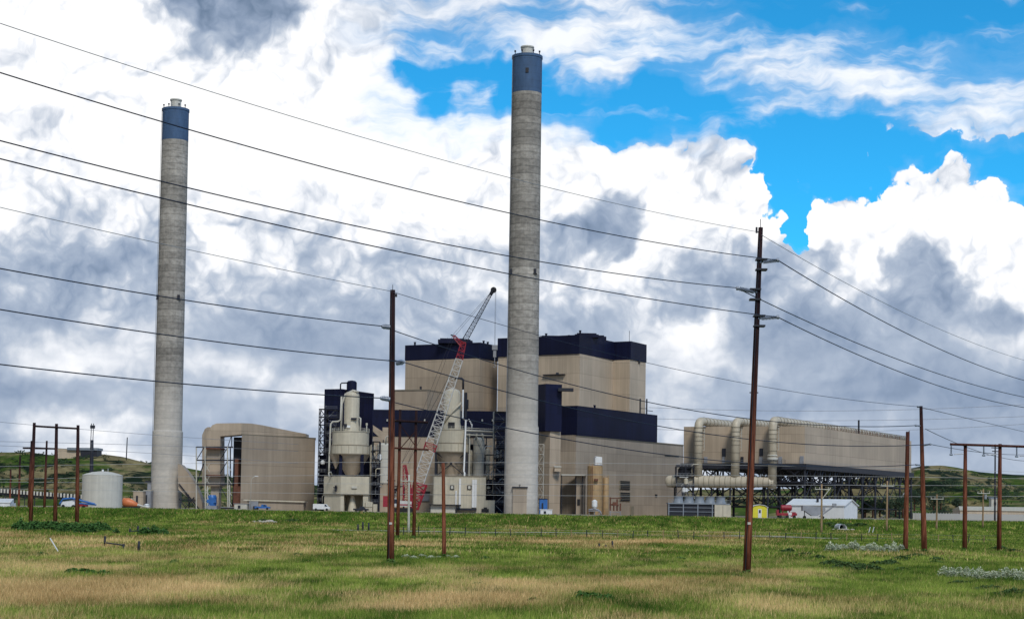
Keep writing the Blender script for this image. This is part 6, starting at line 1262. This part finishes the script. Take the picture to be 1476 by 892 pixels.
# trees at the foot of the right hill
def tree(px, py, Y, w, h, label):
    base = P(px, py, Y); t = thing('tree', label, 'tree', tuple(base), 'dark trees at the foot of the right hill'); mb = MB(); mb.path([base-V((0, 0, 1)), base+V((.1, 0, h*.35)), base+V((0, 0, h*.7))], [.35, .28, .1], 7)
    for k in range(4): a_ = k*1.6; mb.tube(base+V((0, 0, h*.35)), base+V((math.cos(a_)*w*.3, math.sin(a_)*w*.3, h*.65)), .14, 5, .05)
    mb.build('trunk', M['rust'], t); vs = []; fs = []
    lobes = [(V((random.uniform(-.3, .3)*w, random.uniform(-.3, .3)*w, h*random.uniform(.3, .8))), random.uniform(.25, .4)*w) for _ in range(7)]
    for k in range(800):
        c, r_ = random.choice(lobes); d_ = V((random.gauss(0, 1), random.gauss(0, 1), random.gauss(0, 1))).normalized()*r_*random.uniform(.6, 1.05); c2 = base+c+d_; s_ = random.uniform(.18, .4); u = V((random.gauss(0, 1), random.gauss(0, 1), random.gauss(0, 1))).normalized(); w2 = u.orthogonal().normalized(); n_ = len(vs)
        vs += [c2-u*s_, c2+w2*s_*.7, c2+u*s_, c2-w2*s_*.7]; fs.append((n_, n_+1, n_+2, n_+3))
    mb = MB(); mb.add(vs, fs); mb.build('crown', M['foliage'], t)
M['foliage'] = plain('dark_cedar_foliage', (.022, .045, .018), .8, var=.5, scale=1.2)
TT = [(1247, 742, 640, 5, 6), (1258, 742, 640, 5.5, 7.5), (1268, 741, 650, 5, 7), (1281, 742, 640, 5.5, 6.5), (1291, 741, 645, 5, 7), (1301, 742, 640, 6, 8), (1318, 733, 720, 6, 9), (1327, 732, 720, 7, 9.5), (1346, 732, 730, 7, 6), (1356, 731, 730, 9, 6.8), (1383, 731, 740, 6, 5.8)]
TL = ['under the raised hall, first dark tree right of the white shed', 'second dark tree right of the white shed, seen through the stilts', 'third dark tree right of the white shed, seen through the stilts', 'dark tree seen through the stilts just right of the pale pole', 'dark tree under the far right end of the raised hall, fifth from the white shed', 'tall dark tree at the right corner of the raised hall', 'dark tree just left of the tall leaning pole', 'taller dark tree touching the tall leaning pole', 'smaller half of the dark tree pair right of the tall leaning pole', 'wide dark tree left of the long cream building', 'small round dark tree beside the end of the long cream building']
for a_, l_ in zip(TT, TL): tree(*a_, l_ if 'tree' in l_.split(',')[0] else l_)
# ---------------------------------------------------------------- poles and wires
def pole(name, label, base, px_t, py_t, r0, r1, mat='wood', group=None, extra=None):
    Y = base.y; tp = P(px_t, py_t, Y); t = thing(name, label, 'utility pole', (base.x, base.y, base.z), group); b0 = V((base.x, base.y, base.z-.4))
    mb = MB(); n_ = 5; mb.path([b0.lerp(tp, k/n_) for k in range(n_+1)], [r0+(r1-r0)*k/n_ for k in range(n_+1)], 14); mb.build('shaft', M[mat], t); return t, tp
def insulator(mb, a, b, r=.11, n=9):
    a, b = V(a), V(b); mb.tube(a, b, r*.35, 6)
    for k in range(n): c = a.lerp(b, .1+.8*(k+.5)/n); d_ = (b-a).normalized(); mb.tube(c-d_*.02, c+d_*.03, r, 10, r*.55)
def wire(label, A, Bp, pts, r=.03, mat='wire', ext0=0.0, ext1=0.0, name='power_line', group=None, sag=None):
    """A, Bp: plan positions; the wire follows the sight points in the vertical plane through them"""
    A = V(A[:2]); Bp = V(Bp[:2]); D = Bp-A; ts, zs = [], []
    for px, py in pts:
        d_ = ray(px, py); M2 = Matrix(((d_.x, -D.x), (d_.y, -D.y))); sol = M2.inverted() @ A; k, tt = sol; ts.append(tt); zs.append(CAMZ+d_.z*k)
    if sag is not None and len(ts) == 2: ts.insert(1, (ts[0]+ts[1])/2); zs.insert(1, (zs[0]+zs[1])/2-sag)
    co = np.polyfit(ts, zs, min(2, len(ts)-1)); t0, t1 = min(ts)-ext0, max(ts)+ext1; P_ = []
    for k in range(33): tt = t0+(t1-t0)*k/32; p_ = A+D*tt; P_.append((p_.x, p_.y, float(np.polyval(co, tt))))
    mb = MB(); mb.path(P_, r, 6); o = mb.build(name, M[mat]); recenter(o); return tag(o, label, 'power line', group)
# the big pole on the right
bR = ground(1076, 826); tR_, topR = pole('utility_pole', 'tallest brown wooden pole in front on the right, with three strings of grey insulators', bR, 1096.5, 328, .235, .135)
def Q(px, py, Y): return P(px, py, Y)
arms = []
for (x0, y0), (x1, y1) in (((1098, 378), (1121, 375)), ((1089, 421), (1063, 415.5)), ((1095, 459), (1121, 457))):
    mb = MB(); a_, b_ = Q(x0, y0, bR.y-.1), Q(x1, y1, bR.y-.4); insulator(mb, a_, b_, .14, 10); mb.tube(b_-V((.08, 0, 0)), b_+V((.08, 0, 0)), .12, 8); mb.tube(V((a_.x, a_.y, a_.z)), V((a_.x+(.25 if x1 < x0 else -.25), bR.y, a_.z)), .1, 8); mb.build('insulator_string', M['insul'], tR_)
    mb = MB(); c = Q(x0, y0, bR.y); mb.box(c.x-.35, c.x+.3, bR.y-.3, bR.y+.3, c.z+.1, c.z+.2); mb.build('bracket', M['steel'], tR_); mb = MB(); mb.box(c.x-.35, c.x+.3, bR.y-.3, bR.y+.3, c.z-.5, c.z-.4); mb.build('bracket', M['steel'], tR_)
mb = MB(); mb.tube(topR-V((0, 0, .1)), topR+V((-.02, 0, .5)), .02, 5); c = Q(1090.5, 336, bR.y); mb.tube(c, c+V((0, 0, .35)), .06, 6); mb.tube(c, V((topR.x, topR.y, c.z+.2)), .03, 5); mb.build('shield_wire_bracket', M['steel'], tR_)
# front left pole
bL = ground(563, 811); tL_, topL = pole('utility_pole', 'tall rusty brown wooden pole left of the crane, with grey post insulators', bL, 566, 418, .25, .17)
for (x0, y0), (x1, y1) in (((562, 471.5), (551, 470.5)), ((571, 523), (582, 521.5)), ((562, 575.5), (549, 573.5))):
    mb = MB(); a_, b_ = Q(x0, y0, bL.y-.1), Q(x1, y1, bL.y-.2); mb.tube(a_, b_, .16, 10, .13); insulator(mb, a_, b_, .2, 5); mb.tube(b_-V((.05, 0, 0)), b_+V((.05, 0, 0)), .1, 8); mb.build('post_insulator', M['insul'], tL_)
mb = MB(); mb.tube(topL-V((0, 0, .1)), topL+V((0, 0, .35)), .02, 5); mb.box(topL.x-.05, topL.x+.3, topL.y-.1, topL.y+.1, topL.z-.45, topL.z-.25); mb.build('shield_wire_bracket', M['steel'], tL_)
for (t_, g_, tp_, r_) in ((tR_, bR, topR, .235), (tL_, bL, topL, .25)):
    mb = MB(); ax = tp_-g_; mb.tube(g_+V((-.1, -r_, .1)), g_+ax*.97+V((-.06, -r_*.62, 0)), .022, 5); mb.build('ground_wire', M['steel'], t_)
    mb = MB(); c = g_+ax*.14; mb.box(c.x-.09, c.x+.09, c.y-r_-.02, c.y-r_+.06, c.z, c.z+.14); mb.build('number_tag', M['offwhite'], t_)
    for k in (.30, .52, .74): mb = MB(); c = g_+ax*k; mb.tube(c+V((-r_*1.1, 0, 0)), c+V((r_*1.1, 0, 0)), .035, 6); mb.build('bolt', M['steel'], t_)
# right pair
bF = ground(1332.5, 796); tF_, topF = pole('utility_pole', 'tall pole leaning slightly left with four short arms, right of the raised hall', bF, 1327.5, 585, .28, .15)
FA = []
for (x0, y0), (x1, y1) in (((1327, 587), (1323, 586)), ((1329, 614), (1320, 613)), ((1331, 641.5), (1341, 640)), ((1331, 670.5), (1321, 669.5))):
    mb = MB(); mb.tube(Q(x0, y0, bF.y), Q(x1, y1, bF.y-.1), .09, 8, .06); mb.tube(Q(x1, y1, bF.y-.1)-V((.08, 0, 0)), Q(x1, y1, bF.y-.1)+V((.08, 0, 0)), .1, 8); mb.build('short_arm', M['insul'], tF_)
b_ = ground(1305, 793); t2_, tp2 = pole('utility_pole', 'plain dark red pole in front of the right end of the raised hall', b_, 1308.5, 622, .26, .19)
mb = MB(); mb.tube(tp2-V((.2, 0, .2)), tp2+V((.2, 0, .1)), .03, 5); mb.build('top_pin', M['steel'], t2_)
# H frame with three poles on the left
def hframe(label, bases, tops, bars, r=.2, name='pole_frame', extra=()):
    gs = [ground(px, py) if Yf is None else V((X_(px, py, Yf), Yf, G(X_(px, py, Yf), Yf))) for px, py, Yf in bases]; t = thing(name, label, 'utility pole', tuple(gs[0])); 
    Ym = gs[0].y
    for g_, (px, py) in zip(gs, tops):
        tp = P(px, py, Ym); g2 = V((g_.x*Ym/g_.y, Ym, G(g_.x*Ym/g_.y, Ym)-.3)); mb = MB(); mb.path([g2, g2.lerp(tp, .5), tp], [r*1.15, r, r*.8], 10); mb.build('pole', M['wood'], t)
    for (x0, y0), (x1, y1), rr_ in bars:
        mb = MB(); a_, b_ = P(x0, y0, Ym-.3), P(x1, y1, Ym-.3); mb.tube(a_, b_, rr_, 6); mb.build('crossarm', M['wood'], t)
    return t, Ym
tH, Yh = hframe('three pole wooden frame with one long crossbar, before the pale round tank', [(44, 752.5, None), (79.5, 754, None), (111, 752.5, None)], [(49.5, 609), (81.5, 610.5), (112.5, 612.5)], [((50, 614), (112, 617.5), .16)], .30)
tH2, Y2 = hframe('smaller wooden two pole frame behind the tall three pole frame on the left', [(41, 746, 338), (63.5, 747, 338)], [(45.5, 635), (67.5, 635)], [((33, 645.5), (79, 646.5), .18)], .24)
for px, py, pyt, pt, Yq, lb in ((27, 729, 657, 29, 420, 'dark red pole without crossarm left of the two pole frame'), (14, 737, 676, 15.5, 470, 'small dark pole above the white shed at the left edge')):
    g_ = V((X_(px, py, Yq), Yq, PL-.2)); pole('utility_pole', lb, g_, pt, pyt, .3, .22)
g_ = V((X_(131, 737, 520), 520, PL)); tt_, tp = pole('utility_pole', 'thick dark pole with twin steel masts on top, rising behind the pale round tank', g_, 132.5, 634, .68, .52, 'steel')
mb = MB(); 
for dx in (-.35, .3): mb.tube(tp+V((dx, 0, -.5)), P(133.5, 610, 520)+V((dx, 0, 0)), .13, 6)
c = P(133.5, 615, 520); mb.box(c.x-.7, c.x+.7, 519.7, 520.3, c.z-.5, c.z+.5); mb.build('twin_mast', M['steel'], tt_)
g_ = P(182, 662, 1040); pole('utility_pole', 'small distant pole with a lamp on the left hill crest', g_, 183.5, 630, .35, .3, 'steel')
# centre H frame and stub
tH3, Y3 = hframe('rust coloured two pole frame with two crossbars just right of the tall foreground pole', [(573, 774, None), (596.5, 775, None)], [(577, 590), (600, 591.5)], [((567, 606), (617, 608.5), .14), ((569, 645.5), (618, 648), .12)], .20)
mb = MB(); mb.tube(P(600, 620, Y3), P(577, 646, Y3), .06, 5); mb.tube(P(577, 612, Y3), P(601, 646, Y3), .06, 5); mb.build('brace', M['wood'], tH3)
b_ = ground(640.5, 802); pole('utility_pole', 'short bare brown pole standing in front of the beige pump house', b_, 638.8, 667, .16, .12)
# right H frame
tH4, Y4 = hframe('two pole wooden frame with long crossbar and hanging insulators at the far right', [(1390.5, 793.5, None), (1440, 787, None)], [(1391.5, 639), (1441.5, 639.5)], [((1369.5, 640), (1480, 643.5), .13)], .22)
for px, py0, py1 in ((1371, 641, 655), (1418, 642, 656), (1465.5, 643, 657.5)):
    mb = MB(); insulator(mb, P(px, py0, Y4-.3), P(px, py1, Y4-.3), .10, 9); a_ = P(px, py1, Y4-.3); mb.tube(a_-V((.15, 0, 0)), a_+V((.15, 0, 0)), .1, 6); mb.build('hanging_insulator', M['insul'], tH4)
    mb = MB(); mb.tube(P(px+4, py1-.5, Y4-.2), P(px+18, py1-1.2, Y4-.2), .05, 5); mb.build('jumper_arm', M['insul'], tH4)
g_ = P(1434, 687, 420); tq, tp = pole('utility_pole', 'thin dark pole seen just left of the right post of the far right frame', V((g_.x, 420, PL)), 1434.5, 640, .22, .18, 'steel')
mb = MB(); mb.tube(P(1429, 645, 420), P(1440, 645.5, 420), .12, 6); mb.tube(P(1430, 650, 420), P(1439, 650.5, 420), .12, 6); mb.build('crossarm', M['steel'], tq)
# pale distribution poles
DP = [(589, 768, 589.5, 684, 'slim pale grey pole standing before the red crane, in the middle of the picture'), (1184, 768, 1184.5, 697.5, 'pale pine pole in front of the white shed'), (1278, 766, 1279, 693, 'pale pine pole with crossarm under the right end of the raised hall'), (1350, 763, 1350.5, 712, 'small pale pole with crossarm in front of the dark tree pair'), (1416.5, 761, 1417.5, 704, 'small pale grey pole with transformer in front of the long cream building')]
for k, (px, py, pt, pyt, lb) in enumerate(DP):
    g_ = ground(px, py, 330); tt_, tp = pole('distribution_pole', lb, g_, pt, pyt, .19, .13, 'wood_pale' if k else 'palesteel')
    mb = MB(); mb.tube(tp+V((-1.2, -.15, -.9)), tp+V((1.2, -.15, -.9)), .08, 6)
    for dx in (-1.1, -.4, 1.1): mb.tube(tp+V((dx, -.15, -.85)), tp+V((dx, -.15, -.5)), .06, 6)
    mb.build('crossarm', M['palesteel'], tt_)
    if k in (1,): mb = MB(); mb.tube(tp+V((0, -.2, -2.6)), tp+V((1.5, -.2, -.6)), .09, 6); mb.build('brace_arm', M['palesteel'], tt_)
    if k == 4: mb = MB(); mb.tube(tp+V((.3, -.3, -2)), tp+V((.3, -.3, -1.1)), .28, 10); mb.build('transformer', M['greysteel'], tt_)
# wires of the big pole
def off(px, Y): return (X_(px, 300, Y), Y)
LEFT = off(0, 54); RIGHT = off(1476, 150); bp = (bR.x, bR.y)
for nm, pts, rr_, m_ in (('topmost and thinnest wire from the upper left to the tip of the tallest pole', [(0, 34), (735, 256.5), (1090, 334)], .016, 'greysteel'),
                     ('second wire down from the upper left, ending at the tallest pole top insulator', [(0, 105), (735, 307.5), (1121, 375)], .026, 'wire'),
                     ('third wire down at the left edge, ending at the left insulator of the tallest pole', [(0, 203), (735, 369.5), (1063, 415)], .026, 'wire'),
                     ('fourth wire down at the left edge, ending at the lowest insulator of the tallest pole', [(0, 229), (735, 395), (1121, 457)], .026, 'wire')):
    e_ = V((X_(pts[-1][0], 400, bR.y-.4), bR.y-.4)); wire(nm, LEFT, e_, pts, rr_, m_, ext0=.25)
for nm, pts, rr_, m_ in (('thin wire falling right from the tip of the tallest pole', [(1098, 336), (1113, 351), (1300, 449), (1476, 519)], .018, 'greysteel'),
                     ('uppermost thick wire falling right from the tallest pole', [(1121, 375), (1300, 477), (1476, 548)], .032, 'wire'),
                     ('thick wire falling right from the left insulator of the tallest pole', [(1064, 416), (1300, 520), (1476, 572)], .032, 'wire'),
                     ('lowest thick wire falling right from the tallest pole', [(1121, 457), (1300, 537), (1476, 587)], .032, 'wire')):
    s_ = (X_(pts[0][0], 400, bR.y-.4), bR.y-.4); wire(nm, s_, RIGHT, pts, rr_, m_, ext1=.25)
LEFT2 = off(0, 82); FP = (bF.x-.3, bF.y-.1)
for nm, pl, pr_, rr_, m_ in (('thin wire from the left edge to the tip of the rusty brown pole', [(0, 299), (300, 366), (565, 420)], [(567, 421), (730, 470), (960, 529), (1326, 586)], .020, 'greysteel'),
                     ('dark wire from the left edge to the upper left insulator of the rusty brown pole', [(0, 387), (263, 432), (551, 470)], [(551, 471), (777, 541), (960, 585), (1320, 613)], .034, 'wire'),
                     ('dark wire from the left edge to the right insulator of the rusty brown pole', [(0, 446), (263, 486), (582, 521.5)], [(582, 521.5), (774, 577), (931, 610), (1341, 640)], .034, 'wire'),
                     ('dark wire from the left edge to the lowest insulator of the rusty brown pole', [(0, 525), (263, 553), (549, 573.5)], [(549, 573.5), (740, 622), (900, 645), (1321, 669.5)], .034, 'wire')):
    e_ = (X_(pl[-1][0], 500, bL.y-.2), bL.y-.2); wire(nm, LEFT2, e_, pl, rr_, m_, ext0=.4)
    e_ = (X_(pr_[0][0], 500, bL.y-.2), bL.y-.2); f_ = (X_(pr_[-1][0], 600, bF.y-.1), bF.y-.1); wire(nm.replace('wire from the left edge to', 'wire running right from'), e_, f_, pr_, rr_, 'wire')
# wires beyond the four armed pole
E2 = off(1476, 230)
for nm, pts in (('wire leaving the tip of the four armed pole toward the right edge', [(1324, 586), (1400, 604), (1476, 622)]), ('wire leaving the second arm of the four armed pole toward the far right frame', [(1334, 618), (1385, 641), (1476, 664)]), ('wire leaving the right arm of the four armed pole toward the right edge', [(1341, 640), (1400, 650), (1476, 655)])):
    wire(nm, (bF.x, bF.y), E2, pts, .032, 'wire', ext1=.3)
# pale distribution wires across the yard
for k, (y0, y1, y2, y3) in enumerate(((672, 668, 669, 680), (690, 688, 683, 690), (694, 700, 697, 700), (703, 716, 712, 716))):
    wire('pale thin wire crossing the whole plant, number %s from the top' % ('one', 'two', 'three', 'four')[k] if False else 'pale thin wire crossing in front of the whole plant, %s of four' % ('uppermost', 'second highest', 'second lowest', 'lowest')[k], off(0, 420), off(1476, 400), [(0, y0), (500, y1-2), (1000, y2), (1476, y3)], .038, 'wire_pale', ext0=.05, ext1=.05, group='pale distribution wires')
# distant transmission wires against the clouds
for k, (ya, yb, yc) in enumerate(((587, 592, 583), (603, 606, 600), (618, 622, 611))):
    wire('faint distant wire in the sky right of the hall, %s of three' % ('uppermost', 'middle', 'lowest')[k], off(900, 700), off(1476, 700), [(935, ya), (1200, yb), (1476, yc)], .075, 'greysteel', ext1=.1, group='faint distant wires')
for k, (ya, yb, yc) in enumerate(((608, 625, 640), (642, 652, 668), (636, 641, 650))):
    wire('faint wire in the sky near the left pole frames, %s of three' % ('uppermost', 'lowest', 'middle')[k], off(0, 400), off(430, 560), [(0, ya), (200, yb), (430, yc)], .05, 'greysteel', ext0=.2, group='faint wires at the left')
# ---------------------------------------------------------------- field clutter
def mk(name, label, cat, fn, mat='rust', group=None):
    mb = MB(); fn(mb); o = mb.build(name, M[mat]); recenter(o); return tag(o, label, cat, group)
def post(mb, px, py, h, r=.09, lean=0): g_ = ground(px, py); mb.path([g_-V((0, 0, .2)), g_+V((lean*.4, 0, h*.5)), g_+V((lean, 0, h))], [r, r*.95, r*.8], 7); return g_
g0, g1 = ground(151, 789), ground(178, 793)
t = thing('broken_fence', 'broken dark wooden rail on two posts in the grass on the left', 'fence', tuple(g0))
for g_, h in ((g0, .95), (g1, .5)): mb = MB(); mb.path([g_-V((0, 0, .2)), g_+V((0, 0, h))], .085, 7); mb.build('post', M['steel'], t)
mb = MB(); mb.tube(g0+V((0, 0, .42)), g1+V((0, 0, .40)), .06, 6); mb.build('rail', M['steel'], t)
POSTS = [(199.5, 795, .8, 'thick dark stub post right of the broken rail'), (187, 768, .6, 'short dark stub post, left one of three behind the broken rail'), (199, 768, .9, 'middle dark stub post of three behind the broken rail'), (213.5, 769, .8, 'right dark stub post of three behind the broken rail'),
 (516, 765, 1.0, 'left dark post of three in the grass left of the rusty pole'), (523, 765, 1.3, 'middle dark post of three in the grass left of the rusty pole'), (531.5, 765, 1.2, 'right dark post of three in the grass left of the rusty pole'),
 (864, 789, .45, 'short dark stub, leftmost of three in the middle of the field'), (873, 790, .35, 'shortest dark stub, middle of three in the middle of the field'), (883, 790, .75, 'taller dark stub, rightmost of three in the middle of the field')]
for px, py, h, lb in POSTS: mk('fence_post', lb, 'post', lambda mb: post(mb, px, py, h, .10 if py > 780 else .14, random.uniform(-.05, .05)), 'steel', 'dark fence posts in the field')
g0 = ground(187, 768); g1 = ground(199, 768); mk('fence_rail', 'low fallen rail between two of the dark stub posts behind the broken rail', 'rail', lambda mb: mb.tube(g0+V((0, -.2, .2)), g1+V((0, -.2, .3)), .07, 6), 'steel')
g_ = ground(86, 796); mk('leaning_stake', 'white leaning stake poking out of the grass at the lower left', 'stake', lambda mb: mb.tube(g_-V((0, 0, .1)), g_+V((-.72, 0, 1.02)), .05, 6), 'white')
# wire fence along the track
k = 0
t = thing('wire_fence', 'thin wire fence on small posts along the foot of the green bank', 'fence', tuple(ground(700, 775))); mw = MB(); prev = None
for px in range(560, 1460, 22):
    g_ = ground(px, 774+(px-738)*.012); h = 1.15*random.uniform(.85, 1.1)
    mb = MB(); mb.tube(g_-V((0, 0, .2)), g_+V((random.uniform(-.1, .1), 0, h)), .06, 5); mb.build('post', M['steel'] if k % 3 else M['wood_pale'], t); k += 1
    if prev is not None:
        for hh in (.45, 1.0): mw.tube(prev+V((0, 0, hh)), g_+V((0, 0, hh)), .013, 3, caps=False)
    prev = g_
mw.build('strand', M['greysteel'], t)
for i, px in enumerate((232, 300, 352, 410, 455, 500)): pass
